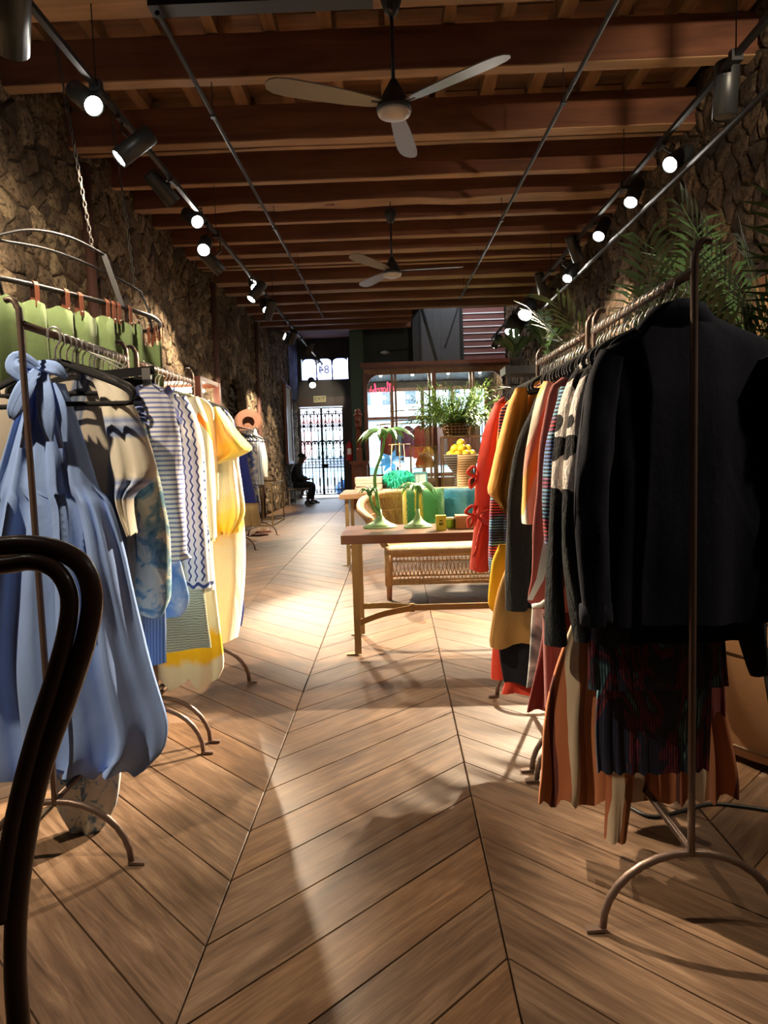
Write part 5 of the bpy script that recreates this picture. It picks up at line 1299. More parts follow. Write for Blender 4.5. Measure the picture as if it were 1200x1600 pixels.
for i in range(n):
    x = SX0+.07+(SX1-SX0-.14)*i/(n-1)
    for s in (-1, 1):
        if SX0+.06 < x+s*.03 < SX1-.06: mb.tube([(x-s*.015, SY0+.015-s*.004, .345), (x+s*.018, SY0+.015-s*.004, .215)], .0042, 5)
    mb.tube([(x, SY0+.015, .395), (x, SY0+.015, .345)], .005, 5); mb.tube([(x, SY0+.015, .215), (x, SY0+.015, .15)], .0045, 5)
mb.build('lattice_apron', M_WICK, t, True)['kind'] = 'stuff'
def backpath(z, k=0.0):
    e = .10*k
    return [V(p) for p in spline([(SX0-.02-.9*e, SY0+.06, z), (SX0-.11-e, SY0+.30, z), (SX0-.06-e, SY0+.62, z), (SX0+.22, SY1+.03, z), (SX0+.7, SY1+.10+e*.4, z), (SX1-.7, SY1+.10+e*.4, z), (SX1-.22, SY1+.03, z), (SX1+.06+e, SY0+.62, z), (SX1+.11+e, SY0+.30, z), (SX1+.02+e, SY0+.06, z)], 8)]
def topz(i, n): f = abs(i/(n-1)-.5)*2; return .70+.20*(1-max(0, (f-.42)/.58)**1.3) if f > .42 else .90
bp = backpath(.44, -1); tp = backpath(.0, 1); n = len(tp)
for i, p in enumerate(tp): p.z = topz(i, n)
mb = MB(); mb.tube(tp, .036, 10); mb.build('back_rim', M_WICK, t, True)
for zk in (.33, .66):
    mb = MB(); mb.tube([a+(b-a)*zk+V((0, -.01, 0)) for a, b in zip(bp, tp)], .008, 6); mb.build('back_band', M_WICK, t, True)
mb = MB(); rg = random.Random(2)
for i in range(0, (n-1)*3):
    f = i/3; a = int(f); u = f-a
    p = bp[a]+(bp[min(a+1, n-1)]-bp[a])*u; q = tp[a]+(tp[min(a+1, n-1)]-tp[a])*u
    for j in range(2):
        o = V((rg.uniform(-.008, .008), rg.uniform(-.006, .006), 0)); mb.tube([p+o, (p+q)/2+o*-1, q+o], .0062, 5, caps=False)
mb.build('back_spindles', M_WICK, t, True)['kind'] = 'stuff'
mb = MB(); mb.grid([[p+(p-V(((SX0+SX1)/2, SY0, p.z))).normalized()*.02 for p in bp], [q+(q-V(((SX0+SX1)/2, SY0, q.z))).normalized()*.018-V((0, 0, .02)) for q in tp]]); mb.build('back_panel', M_WEAVE, t, True)
# mohair cushions
def cushion(label, name, c, w, h, th, mat, tilt=.18, rz=0):
    Rm = Matrix.Rotation(rz, 3, 'Z') @ Matrix.Rotation(-tilt, 3, 'X'); mb = MB(); n = 18
    for s in (-1, 1):
        rows = []; us = []
        for i in range(n+1):
            row = []; u_ = []
            for k in range(n+1):
                a, b = i/n*2-1, k/n*2-1
                d = th*(max(0, (1-a**4)*(1-b**4)))**.6*.5
                pin = 1-.05*(a*a*b*b) if True else 1
                row.append(V(c)+Rm @ V((b*w/2*(1-.05*(1-a*a)*0), s*d, a*h/2*(1-.04*(1-abs(b))*0)+0))+V((0, .004*mnoise.noise((a*5, b*5, s)), 0))); u_.append((b*w/2, a*h/2))
            rows.append(row); us.append(u_)
        mb.grid(rows if s > 0 else rows[::-1], False, us if s > 0 else us[::-1])
    return tag(mb.build(name, mat, None, True), label, 'cushion')
def _moh(s, u, v, o): return s.ramp(s.ma('ADD', s.ma('MULTIPLY', u, 2.6), s.ma('ADD', .5, s.ma('MULTIPLY', s.ma('SUBTRACT', s.noise(o, 60, 3), .5), .10))), [(0.0, (.62, .62, .10)), (.07, (.62, .60, .08)), (.09, (.025, .22, .06)), (.27, (.03, .25, .07)), (.30, (.70, .60, .05)), (.43, (.62, .60, .06)), (.50, (.06, .42, .12)), (1, (.05, .36, .11))])
C_MOH = cloth('green_yellow_mohair', _moh, 0.95, .5, .9, 90)
C_TEAL = cloth('teal_mohair', lambda s, u, v, o: s.ramp(s.ma('ADD', s.ma('MULTIPLY', u, 2.2), s.ma('ADD', .5, s.ma('MULTIPLY', s.ma('SUBTRACT', s.noise(o, 60, 3), .5), .12))), [(0, (.02, .16, .30)), (.35, (.03, .30, .46)), (.62, (.12, .45, .58)), (.7, (.02, .25, .40)), (1, (.03, .30, .38))]), 0.95, .5, .9, 90)
cx1 = at(662, 800, 6.70); cushion('fuzzy green, yellow and dark green striped cushion on the wicker settee', 'cushion', (cx1.x, 6.70, .70), .40, .50, .15, C_MOH)
cx2 = at(720, 800, 6.78); cushion('fuzzy teal blue cushion tucked behind the striped green one', 'cushion', (cx2.x-.01, 6.80, .70), .36, .48, .13, C_TEAL, .18, -.12)

# ------------------------------------------------------------------ things on the second table
M_BOOK = plain('cream_cloth_cover', (.60, .50, .40), .7); M_PAPER = plain('book_pages', (.74, .70, .62), .8)
bx0, bx1 = at(556, 760, 8.5).x, at(597, 760, 8.5).x
for k in range(5):
    z = T2Z+k*.036; o = thing('book', ('cream clothbound book, %s of the stack on the second table' % ('lowest', 'second from the bottom', 'middle one', 'second from the top', 'topmost')[k]), 'book', ((bx0+bx1)/2, 8.5, z), random.Random(k).uniform(-.05, .05), 'stack of cream books')
    mb = MB(); w, d = bx1-bx0, .24
    for zz in (0, .031): mb.box((0, 0, zz+.002), (w, d, .004))
    mb.box((-w/2+.002, 0, .0165), (.004, d, .033)); mb.box((0, -d/2+.0015, .0165), (w, .003, .033)); mb.build('cover', M_BOOK, o, world=False)
    mb = MB(); mb.box((.002, .003, .0165), (w-.012, d-.012, .027)); mb.build('pages', M_PAPER, o, world=False)
c = V((at(578, 762, 8.28).x, 8.28, T2Z)); t = thing('paper_flower', 'white artificial flower in front of the stack of books', 'flower', c)
M_PETAL = plain('white_petal', (.82, .80, .76), .7)
for k in range(9):
    mb = MB(); a = 2*PI*k/9; mb.leaf(c+V((0, 0, .03)), (math.cos(a), math.sin(a)*.6, .55+.3*(k % 2)), .085, .05, None, .1); mb.build('petal', M_PETAL, t)
mb = MB(); mb.lathe([(.03, 0), (.025, .03), (.01, .05), (.002, .052)], c, 12); mb.build('flower_base', M_PETAL, t, True)
# stand with a green feather bag
c = V((at(626, 760, 8.6).x, 8.6, T2Z)); t = thing('bag_stand', 'thin brass T-shaped stand holding the green feather bag', 'stand', c)
mb = MB(); mb.lathe([(.07, 0), (.07, .008), (.01, .014), (.002, .015)], c, 18); mb.build('base', M_BRASS, t, True)
mb = MB(); mb.tube([c, c+V((0, 0, .58))], .006, 8); mb.build('pole', M_BRASS, t, True)
mb = MB(); mb.tube([c+V((-.13, 0, .56)), c+V((.13, 0, .56))], .006, 8); mb.build('crossbar', M_BRASS, t, True)
bc = c+V((-.02, -.07, .16)); t = thing('feather_bag', 'bright turquoise green feather handbag with two pale handles on the second table', 'handbag', bc)
mb = MB(); rg = random.Random(5)
mb.ball(bc, .15, 16, 10, (1, .35, .60))
mb.build('bag_body', plain('turquoise_cloth', (.01, .36, .22), .8), t, True)
M_FEA = plain('turquoise_feather', (.015, .50, .32), .7, 0, 0, 60, .45)
mb = MB()
for k in range(900):
    a = rg.uniform(0, 2*PI); z = rg.uniform(-.9, 1); r = math.sqrt(max(0, 1-z*z)); p = bc+V((.155*r*math.cos(a), .055*r*math.sin(a), .092*z))
    mb.leaf(p, (math.cos(a)*.9+rg.uniform(-.6, .6), math.sin(a)*.7+rg.uniform(-.5, .3), -.5+rg.uniform(-.5, .6)), rg.uniform(.04, .085), .013, (math.cos(a), math.sin(a), rg.uniform(-.5, .5)), rg.uniform(0, .8))
mb.build('feathers', M_FEA, t)['kind'] = 'stuff'
for s in (-1, 1):
    mb = MB(); mb.tube(spline([bc+V((s*.10, 0, .08)), bc+V((s*.085, 0, .2)), bc+V((s*.07, .03, .40))], 4), .008, 6, flat=(1.2, .6)); mb.build('handle', plain('cream_handle', (.70, .50, .36), .6), t, True)
# blue leaf ornament
c = at(612, 722, 8.9); t = thing('blue_ornament', 'spiky blue leaf ornament on a stem left of the green feather bag', 'ornament', (c.x, 8.9, T2Z)); M_BL = plain('blue_lacquer', (.02, .14, .38), .4)
mb = MB(); mb.tube([(c.x, 8.9, T2Z), (c.x, 8.9, c.z)], .006, 6); mb.build('stem', M_BL, t, True)
for k in range(9):
    mb = MB(); a = 2*PI*k/9; mb.leaf(c, (math.cos(a), math.sin(a)*.4-.3, math.sin(a)*.6+.1), .20, .065, (0, -1, .3), .15); mb.build('leaf', M_BL, t)
# striped bowl of lemons
bcx = at(722, 765, 8.55).x; c = V((bcx, 8.55, T2Z))
def m_bowl():
    s = NT('banded_raffia'); o = s.tc(); x, y, z = s.sep(o)
    g = s.ma('GREATER_THAN', s.ma('FRACT', s.ma('MULTIPLY', z, 34.0)), .30)
    side = s.ma('LESS_THAN', x, -.065)
    a = s.mix(g, (.16, .09, .04), (.60, .42, .22)); b = s.mix(g, (.16, .13, .09), (.010, .009, .009))
    return s.fin(s.mix(side, a, b), .7, 0, s.bump(g, .4, .01))
t = thing('woven_bowl', 'large footed bowl banded half black and half straw, full of lemons', 'bowl', c)
mb = MB(); mb.lathe([(.095, 0), (.100, .02), (.090, .12), (.105, .20), (.165, .28), (.205, .35), (.215, .42), (.200, .42), (.19, .35), (.10, .26), (.002, .24)], c, 40); mb.build('bowl_body', m_bowl(), t, True)
M_LEM = plain('lemon_peel', (.80, .52, .03), .4, 0, .15, 160, .12)
rg = random.Random(12)
lp = [(-.13, -.06, .42), (-.05, -.12, .42), (.04, -.12, .42), (.12, -.07, .42), (-.12, .05, .42), (0, .02, .43), (.12, .05, .42), (.02, .12, .42), (-.08, -.03, .49), (.0, -.07, .49), (.07, -.02, .485), (-.01, .04, .50), (-.005, -.02, .555)]
wh = ('at the left rim', 'at the front left rim', 'at the front rim', 'at the right rim', 'at the back left rim', 'in the middle', 'at the back right rim', 'at the back rim', 'in the second layer at left', 'in the second layer at the front', 'in the second layer at right', 'in the second layer at the back', 'on top of the heap')
for (dx, dy, dz), w_ in zip(lp, wh):
    q = c+V((dx, dy, dz)); o = thing('lemon', 'yellow lemon '+w_+' of the banded bowl', 'lemon', q, rg.uniform(0, 6), 'lemons in the banded bowl')
    mb = MB(); mb.lathe([(.004, -.058), (.012, -.052), (.034, -.036), (.048, -.012), (.050, .008), (.040, .032), (.016, .048), (.006, .056)], (0, 0, 0), 14, Matrix.Rotation(rg.uniform(.6, 1.6), 3, 'Y')); mb.build('peel', M_LEM, o, True, world=False)
    mb = MB(); mb.ball((.0, 0, .0), .004, 6, 4); mb.build('stalk', M_STEM, o, world=False)
# small dark bowl and frame on the second table
c = V((at(697, 765, 8.4).x, 8.4, T2Z)); tag(MB().lathe([(.05, 0), (.08, .03), (.075, .03), (.045, .01), (.002, .01)], c, 20).build('tray_bowl', M_BLACKM, None, True), 'small black dish beside the banded bowl on the second table', 'dish')
c = V((at(657, 750, 8.9).x, 8.9, T2Z)); t = thing('photo_frame', 'small teal picture frame right of the green feather bag', 'frame', c); M_TEALP = plain('teal_frame', (.05, .22, .24), .5)
mb = MB(); w, h = .16, .20
for a, b in (((-w/2, 0, 0), (-w/2, 0, h)), ((w/2, 0, 0), (w/2, 0, h)), ((-w/2, 0, h), (w/2, 0, h)), ((-w/2, 0, .01), (w/2, 0, .01))): mb.bar(c+V(a), c+V(b), .02, .015, (0, 1, 0))
mb.build('frame_edge', M_TEALP, t)
mb = MB(); mb.box(c+V((0, .004, h/2)), (w-.02, .006, h-.02)); mb.build('picture', plain('pale_print', (.30, .42, .42), .6), t)
# ------------------------------------------------------------------ street end: lobby, door, gate, shop window
DY = 21.3
wb = MB()
wb.box2((-3.2, DY, 2.80), (-.95, DY+.25, 3.50)); wb.box2((-3.2, DY, 4.22), (-.95, DY+.25, 4.75)); wb.box2((-3.2, DY, 3.5), (-2.72, DY+.25, 4.22)); wb.box2((-1.32, DY, 3.5), (-.95, DY+.25, 4.22))
wb.box2((-3.2, DY, 0), (-2.93, DY+.25, 2.8)); wb.box2((-1.42, DY, 0), (-.95, DY+.25, 2.8))
wb.box2((-.95, DY-.25, 3.2), (3.1, DY+.25, 4.75)); wb.box2((-.95, DY-.25, 0), (3.1, DY+.25, .55))
struct('wall_front', wb, M_BLACKP)
wb = MB(); wb.box2((-1.0, 17.2, 0), (-.93, DY, 4.75)); struct('wall_lobby', wb, M_GREEN2)
wb = MB(); wb.box2((-1.0, 16.9, 0), (-.68, 17.2, 4.75)); struct('trim_1', wb, M_GREEN)
wb = MB(); wb.box2((-.93, 17.75, 3.42), (.62, 17.9, 4.75)); struct('wall_green', wb, M_GREEN2)
wb = MB(); wb.box2((.50, 16.95, 3.42), (.66, 17.1, 6.4)); struct('trim_2', wb, M_BLACKP)
t = MB(); t.box2((.66, 17.0, 3.42), (1.64, 17.08, 6.4))
def m_panel():
    s = NT('grey_flecked_panel'); o = s.tc(); n = s.noise(o, 60, 2); return s.fin(s.mix(s.ma('GREATER_THAN', n, .68), (.060, .060, .068), (.30, .30, .32)), .5)
lp_ = thing('partition_panel', 'dark grey flecked panel with two diagonal black braces left of the stairs', 'panel', (1.15, 17.0, 3.42))
t.build('panel_face', m_panel(), lp_)
for a, b in (((.74, 16.97, 4.75), (1.08, 16.97, 3.42)), ((1.62, 16.97, 4.75), (1.28, 16.97, 3.8))): mb = MB(); mb.bar(a, b, .03, .02, (0, 1, 0)); mb.build('diagonal_brace', M_BLACKM, lp_)
for x in (.68, 1.66): mb = MB(); mb.box2((x-.03, 16.95, 3.42), (x+.03, 17.0, 6.4)); mb.build('panel_edge', M_BLACKM, lp_)
# stairwell void on the right with a flight of steps going up
wb = MB(); wb.box2((.75, 20.4, 3.4), (3.1, 20.6, 7.2)); wb.box2((.62, 14.6, 4.85), (.75, 20.6, 7.2)); wb.box2((2.8, 14.7, 4.7), (3.1, 20.6, 7.2)); wb.box2((.62, 14.55, 4.85), (3.1, 14.7, 7.2)); wb.box2((.62, 14.55, 7.2), (3.1, 20.6, 7.3))
struct('wall_stairwell', wb, M_GREEN)
st = thing('staircase', 'flight of reddish wooden stairs, tread edges whitened as if lit, above the shop window', 'stairs', (2.2, 17.1, 3.4))
M_RED = wood('reddish_riser', (.10, .038, .035), (.22, .09, .08), 0, 9, .5); M_NOSE = plain('nosing_light_white', (.80, .80, .82), .4)  # white stands in for the light along the tread edges
for k in range(10):
    z = 3.44+.160*k; y = 17.1+.02*k
    mb = MB(); mb.box2((1.72, y+.01, z+.012), (2.71, y+.03, z+.15)); mb.build('riser', M_RED, st)
    mb = MB(); mb.box2((1.72, y-.03, z-.012), (2.71, y+.03, z+.012)); mb.build('tread', M_NOSE, st)
ld = bpy.data.lights.new('stair_fill', 'POINT'); ld.energy = 120; ld.shadow_soft_size = .15; ld.color = (.95, .95, 1); lo = bpy.data.objects.new('stair_fill', ld); lo.location = (1.9, 15.7, 6.3); COL.objects.link(lo)  # unseen point light added in the stairwell to brighten the treads
mb = MB(); mb.tube([(-.35, 17.6, 3.78), (.55, 17.6, 3.84)], .015, 6); o = thing('wall_lamp', 'small white dome lamp on a bar against the dark green wall', 'lamp', (-.1, 17.6, 3.8)); mb.build('bar', M_BLACKM, o)
mb = MB(); mb.lathe([(.002, -.06), (.08, -.04), (.12, 0), (.05, .03), (.002, .04)], (-.18, 17.55, 3.76), 16); mb.build('dome', M_WHITEP, o, True)
# door frame, transom, gate
t = MB(); t.box2((-2.93, DY-.10, 0), (-2.83, DY+.2, 2.80)); t.box2((-1.52, DY-.10, 0), (-1.40, DY+.2, 2.80)); t.box2((-2.93, DY-.12, 2.74), (-1.40, DY+.2, 3.02))
M_DOORW = wood('dark_door_wood', (.016, .007, .006), (.050, .018, .013), 2, 10, .4, .1, .08)
struct('door_1', t, M_DOORW)
t = MB(); t.box2((-1.40, DY-.14, 0), (-1.0, DY-.01, 3.0)); struct('trim_3', t, M_DOORW)
M_FROST = NT('frosted_transom'); M_FROST = M_FROST.fin((.62, .60, .80), .4, 0, trans=0.0, emit=(.48, .50, .85), estr=.0)
s = NT('milky_glass'); tr = s.n('ShaderNodeBsdfTranslucent', {0: (.62, .62, .82)}); t2 = s.n('ShaderNodeBsdfTransparent', {0: (.62, .64, .88)}); mx = s.n('ShaderNodeMixShader', {0: .55}); s.t.links.new(tr.outputs[0], mx.inputs[1]); s.t.links.new(t2.outputs[0], mx.inputs[2]); s.t.links.new(mx.outputs[0], s.out.inputs[0]); M_MILK = s.m
wt = MB(); wt.box2((-2.72, DY+.02, 3.48), (-1.32, DY+.06, 3.54)); wt.box2((-2.72, DY+.02, 4.16), (-1.32, DY+.06, 4.22)); win = struct('window_1', wt, M_BLACKP)
xs = [-2.72, -2.27, -1.80, -1.32]
for i in range(3):
    a, b = xs[i]+.02, xs[i+1]-.02; mb = MB(); c = (a+b)/2; r = (b-a)/2; h = 4.0
    poly = [V((a, DY+.05, 3.5)), V((b, DY+.05, 3.5))]+[V((c+r*math.cos(PI*k/12), DY+.05, h+.17*math.sin(PI*k/12)**.6)) for k in range(13)]
    mb.prism(poly, (0, .012, 0)); mb.build('pane', M_MILK, win)
    for s_ in (-1, 1):     # spandrels that make the arched tops
        q = [V((c+s_*r, DY+.03, 4.22)), V((c, DY+.03, 4.22))]+[V((c+s_*r*math.cos(PI/2-PI/2*k/8), DY+.03, h+.17*math.sin(PI/2-PI/2*k/8)**.6)) for k in range(9)]
        mb = MB(); mb.prism(q, (0, .03, 0)); mb.build('spandrel', M_BLACKP, win)
for x in xs[1:3]:
    mb = MB(); mb.lathe([(.02, 3.5), (.02, 3.55), (.034, 3.58), (.016, 3.62), (.022, 3.75), (.015, 3.95), (.028, 4.02), (.02, 4.2)], (x, DY+.03, 0), 10); mb.build('turned_mullion', M_IRONF, win, True)
def text(name, body, size, loc, mat, parent, mirror=False, rx=90, ext=.002, align='CENTER'):
    cu = bpy.data.curves.new(name, 'FONT'); cu.body = body; cu.size = size; cu.align_x = align; cu.align_y = 'CENTER'; cu.extrude = ext; cu.resolution_u = 3
    o = bpy.data.objects.new(name, cu); COL.objects.link(o); bpy.context.view_layer.update()
    me = bpy.data.meshes.new_from_object(o.evaluated_get(bpy.context.evaluated_depsgraph_get())); bpy.data.objects.remove(o)
    o = bpy.data.objects.new(name, me); COL.objects.link(o); me.materials.clear(); me.materials.append(mat)
    M = Matrix.Translation(loc) @ Matrix.Rotation(R(rx), 4, 'X') @ Matrix.Diagonal((-1 if mirror else 1, 1, 1, 1))
    if parent is not None: o.parent = parent; o.matrix_local = mtx(parent).inverted() @ M
    else: o.matrix_world = M
    return o
text('number', '84', .34, (-2.05, DY+.03, 3.83), M_INK, win, True)
sg = thing('exit_sign', 'pale yellow EXIT sign above the iron gate', 'sign', (-2.19, DY-.14, 2.95)); mb = MB(); mb.box((-2.19, DY-.14, 2.955), (.37, .02, .19))
M_SIGN = plain('pale_yellow_sign', (.62, .62, .36), .5); mb.build('sign_board', M_SIGN, sg); text('letters', 'EXIT', .155, (-2.19, DY-.152, 2.955), M_INK, sg)
g = thing('iron_gate', 'black wrought iron double gate with tulip scrolls closing the street door', 'gate', (-2.17, DY-.02, 0))
GY = DY-.02; gx0, gx1 = -2.82, -1.53; gm = (gx0+gx1)/2
def gbar(name, pts, r, n=6, par=g): mb = MB(); mb.tube(pts, r*1.45, n); return mb.build(name, M_IRONF, par)
for lx0, lx1 in ((gx0, gm-.01), (gm+.01, gx1)):
    mb = MB()
    for a, b in (((lx0, GY, .08), (lx0, GY, 2.70)), ((lx1, GY, .08), (lx1, GY, 2.70)), ((lx0, GY, 2.70), (lx1, GY, 2.70)), ((lx0, GY, .10), (lx1, GY, .10))): mb.bar(a, b, .045 if a[2] != b[2] else .035, .03, (0, 1, 0))
    mb.build('leaf_frame', M_IRONF, g)
    for z in (.25, .92, 1.18, 2.52): gbar('cross_rail', [(lx0, GY, z), (lx1, GY, z)], .010)
    n = 3; wd = (lx1-lx0)/n
    for k in range(n):
        x = lx0+wd*(k+.5)
        gbar('upright_bar', [(x, GY, .10), (x, GY, 2.50)], .010)
        if k: gbar('upright_bar', [(lx0+wd*k, GY, .10), (lx0+wd*k, GY, 1.18)], .008); gbar('upright_bar', [(lx0+wd*k, GY, 2.0), (lx0+wd*k, GY, 2.70)], .009)
        mb = MB(); mb.lathe([(.006, 0), (.026, .02), (.034, .25), (.006, .34)], (x, GY, .32), 6); mb.build('spear', M_IRONF, g); mb = MB(); mb.lathe([(.006, 0), (.028, .02), (.024, .2), (.006, .3)], (x, GY, 2.05 if k % 2 else 1.20), 6); mb.build('spear', M_IRONF, g)
        for zc, h in ((2.16, .17), (1.34, .20)):
            gbar('diamond', [(x-wd*.40, GY, zc), (x-wd*.12, GY, zc+h*.7), (x, GY, zc+h), (x+wd*.12, GY, zc+h*.7), (x+wd*.40, GY, zc), (x+wd*.12, GY, zc-h*.7), (x, GY, zc-h), (x-wd*.12, GY, zc-h*.7), (x-wd*.40, GY, zc)], .008)
        mb = MB(); mb.ball((x, GY, 2.17), .045, 8, 6, (1, .3, 1.1)); mb.ball((x-.035, GY, 2.15), .028, 6, 5, (1, .3, 1)); mb.ball((x+.035, GY, 2.15), .028, 6, 5, (1, .3, 1)); mb.build('tulip_bud', M_IRONF, g, True)
        for s_ in (-1, 1):
            gbar('scroll', spline([(x, GY, 1.52), (x+s_*.02, GY, 1.64), (x+s_*wd*.30, GY, 1.72), (x+s_*wd*.46, GY, 1.70), (x+s_*wd*.40, GY, 1.62), (x+s_*wd*.28, GY, 1.64)], 4), .012)
            mb = MB(); mb.ball((x+s_*wd*.30, GY, 1.70), .05, 8, 5, (1.2, .25, .45)); mb.build('scroll_leaf', M_IRONF, g, True)
            gbar('scroll', spline([(x, GY, 2.40), (x+s_*wd*.2, GY, 2.56), (x+s_*wd*.42, GY, 2.60), (x+s_*wd*.45, GY, 2.52), (x+s_*wd*.3, GY, 2.50)], 4), .010)
            gbar('scroll', arc((x+s_*wd*.25, GY, 1.05), .05, 0, 5.2, 10), .007)
            gbar('scroll', arc((x+s_*wd*.25, GY, .175), .045, 0, 5.4, 10), .007)
    for k in range(4): gbar('arrow_rail', [(lx0, GY, .80), (lx1, GY, .80)], .006) if k == 0 else None
mb = MB(); mb.box((gm+.06, GY-.03, .96), (.20, .05, .12)); mb.build('lock_box', M_IRONF, g)
# narrow poster panel on the left wall, dark stone facing beyond it
t = thing('poster_frame', 'tall narrow pale yellow panel in a dark frame on the left wall by the door', 'frame', (WL+.06, 18.9, 1.1))
mb = MB(); mb.box2((WL+.08, 18.45, 1.15), (WL+.10, 19.35, 3.10)); mb.build('panel', plain('pale_yellow_panel', (.62, .60, .34), .6), t)
mb = MB()
for a, b in (((WL+.09, 18.42, 1.1), (WL+.09, 18.42, 3.15)), ((WL+.09, 19.38, 1.1), (WL+.09, 19.38, 3.15)), ((WL+.09, 18.42, 3.13), (WL+.09, 19.38, 3.13)), ((WL+.09, 18.42, 1.12), (WL+.09, 19.38, 1.12))): mb.bar(a, b, .07, .07, (1, 0, 0))
mb.build('frame_edge', M_MAHOG, t)
mb = MB(); mb.box2((WL, 19.5, 2.9), (WL+.07, DY, 4.7)); struct('trim_4', mb, m_stone('black_stone_facing', [(.006, .006, .008), (.015, .015, .018), (.03, .03, .035), (.35, .34, .36), (.012, .012, .014)]))
# cabinet, newel post, extinguisher
M_REDW = wood('red_mahogany', (.075, .016, .008), (.26, .062, .024), 2, 10, .35, .1, .08)
t = thing('panelled_cabinet', 'red mahogany panelled cabinet end beside the green pillar', 'cabinet', (-.84, 16.7, 0))
mb = MB(); mb.box2((-1.02, 16.45, 0), (-.66, 16.88, 1.06)); mb.build('carcass', M_REDW, t)
mb = MB(); mb.box2((-1.06, 16.40, 1.06), (-.62, 16.9, 1.12)); mb.build('top', M_REDW, t)
mb = MB(); mb.box2((-.96, 16.43, .42), (-.72, 16.46, 1.0)); mb.build('door_panel', M_MAHOG, t, bevel=.01)
mb = MB(); mb.box2((-.96, 16.43, .08), (-.72, 16.46, .36)); mb.build('door_panel', M_MAHOG, t, bevel=.01)
t = thing('newel_post', 'turned red wooden newel post standing on the panelled cabinet', 'post', (-.84, 16.65, 1.12))
mb = MB(); mb.box2((-.91, 16.58, 1.12), (-.77, 16.72, 1.40)); mb.lathe([(.068, 1.40), (.05, 1.42), (.045, 1.46), (.062, 1.5), (.055, 1.7), (.048, 1.86), (.06, 1.9), (.045, 1.93)], (-.84, 16.65, 0), 16); mb.box2((-.92, 16.57, 1.93), (-.76, 16.73, 2.18)); mb.build('shaft', M_REDW, t)
mb = MB(); mb.lathe([(.10, 2.18), (.10, 2.22), (.06, 2.24), (.08, 2.28), (.055, 2.33), (.003, 2.36)], (-.84, 16.65, 0), 16); mb.build('cap', M_REDW, t, True)
mb = MB(); mb.lathe([(.002, 0), (.055, .01), (.06, .02), (.055, .03), (.002, .04)], (-.84, 16.57, 2.05), 14, Matrix.Rotation(R(90), 3, 'X')); mb.build('rosette', M_MAHOG, t, True)
t = thing('fire_extinguisher', 'red fire extinguisher hung beside the gate near the green pillar', 'extinguisher', (-1.08, 17.05, 1.14))
c = V((-1.09, 17.02, 0)); mb = MB(); mb.lathe([(.075, 1.14), (.082, 1.16), (.082, 1.50), (.06, 1.56), (.028, 1.59), (.028, 1.61)], c, 20); mb.build('cylinder', plain('red_enamel', (.42, .012, .016), .3), t, True)
mb = MB(); mb.box(c+V((0, -.0825, 1.36)), (.09, .004, .14)); mb.build('label_plate', M_WHITEP, t)
mb = MB(); mb.box(c+V((0, 0, 1.635)), (.03, .03, .05)); mb.bar(c+V((-.05, 0, 1.66)), c+V((.06, 0, 1.68)), .02, .012); mb.build('valve', M_BLACKM, t)
mb = MB(); mb.tube(spline([c+V((-.03, 0, 1.63)), c+V((-.10, 0, 1.60)), c+V((-.11, 0, 1.4)), c+V((-.09, -.02, 1.2))], 5), .011, 6); mb.build('hose', M_BLACKM, t, True)

# ------------------------------------------------------------------ wooden shop-window case
vt = thing('shop_window_case', 'mahogany shop-window case glazed towards the room at the end of the aisle', 'shop window', (1.0, 17.0, 0))
VY = 16.9; VX0, VX1 = -.70, 2.70
for nm, a, b, m_ in (('cornice', (VX0-.06, VY-.12, 3.33), (VX1+.06, VY+.45, 3.42), M_MAHOGX), ('cornice', (VX0-.02, VY-.06, 3.27), (VX1+.02, VY+.3, 3.33), M_MAHOGX), ('frieze', (VX0, VY, 3.14), (VX1, VY+.06, 3.27), M_OAKF), ('plinth', (VX0, VY-.03, 0), (VX1, VY+.10, .62), M_MAHOGX), ('sill', (VX0-.03, VY-.08, .62), (VX1+.03, VY+.2, .67), M_MAHOGX), ('case_roof', (VX0, VY+.4, 3.36), (VX1, DY-.26, 3.42), M_BLACKP), ('display_floor', (VX0, VY+.1, .52), (VX1, DY-.3, .56), M_TTOP2)):
    mb = MB(); mb.box2(a, b); mb.build(nm, m_, vt)
for x, w, m_, d in ((VX0+.045, .09, M_MAHOG, .08), (-.02, .05, M_OAKF, .05), (.06, .05, M_OAKF, .05), (.97, .10, M_MAHOG, .14), (.86, .05, M_OAKF, .05), (1.84, .06, M_OAKF, .05), (1.91, .05, M_OAKF, .05), (VX1-.05, .10, M_MAHOG, .08)):
    mb = MB(); mb.box2((x-w/2, VY-d+.03, .67), (x+w/2, VY+.05, 3.2)); mb.build('post', m_, vt)
for a, b in ((VX0+.09, -.045), (.085, .83), (1.02, 1.81), (1.93, VX1-.1)):
    mb = MB(); mb.box2((a, VY+.015, .67), (b, VY+.021, 3.14)); mb.build('pane', M_GLASS, vt)
for xc_, s_ in ((VX0+.09, 1), (VX1-.10, -1)):   # rounded upper corner of the end panes
    r = .34; q = [V((xc_, VY+.0, 3.16))]+[V((xc_+s_*r*(1-math.cos(PI/2*k/8)), VY, 3.16-r+r*math.sin(PI/2*k/8))) for k in range(9)]
    mb = MB(); mb.prism(q, (0, .035, 0)); mb.build('corner_bracket', M_MAHOG, vt)
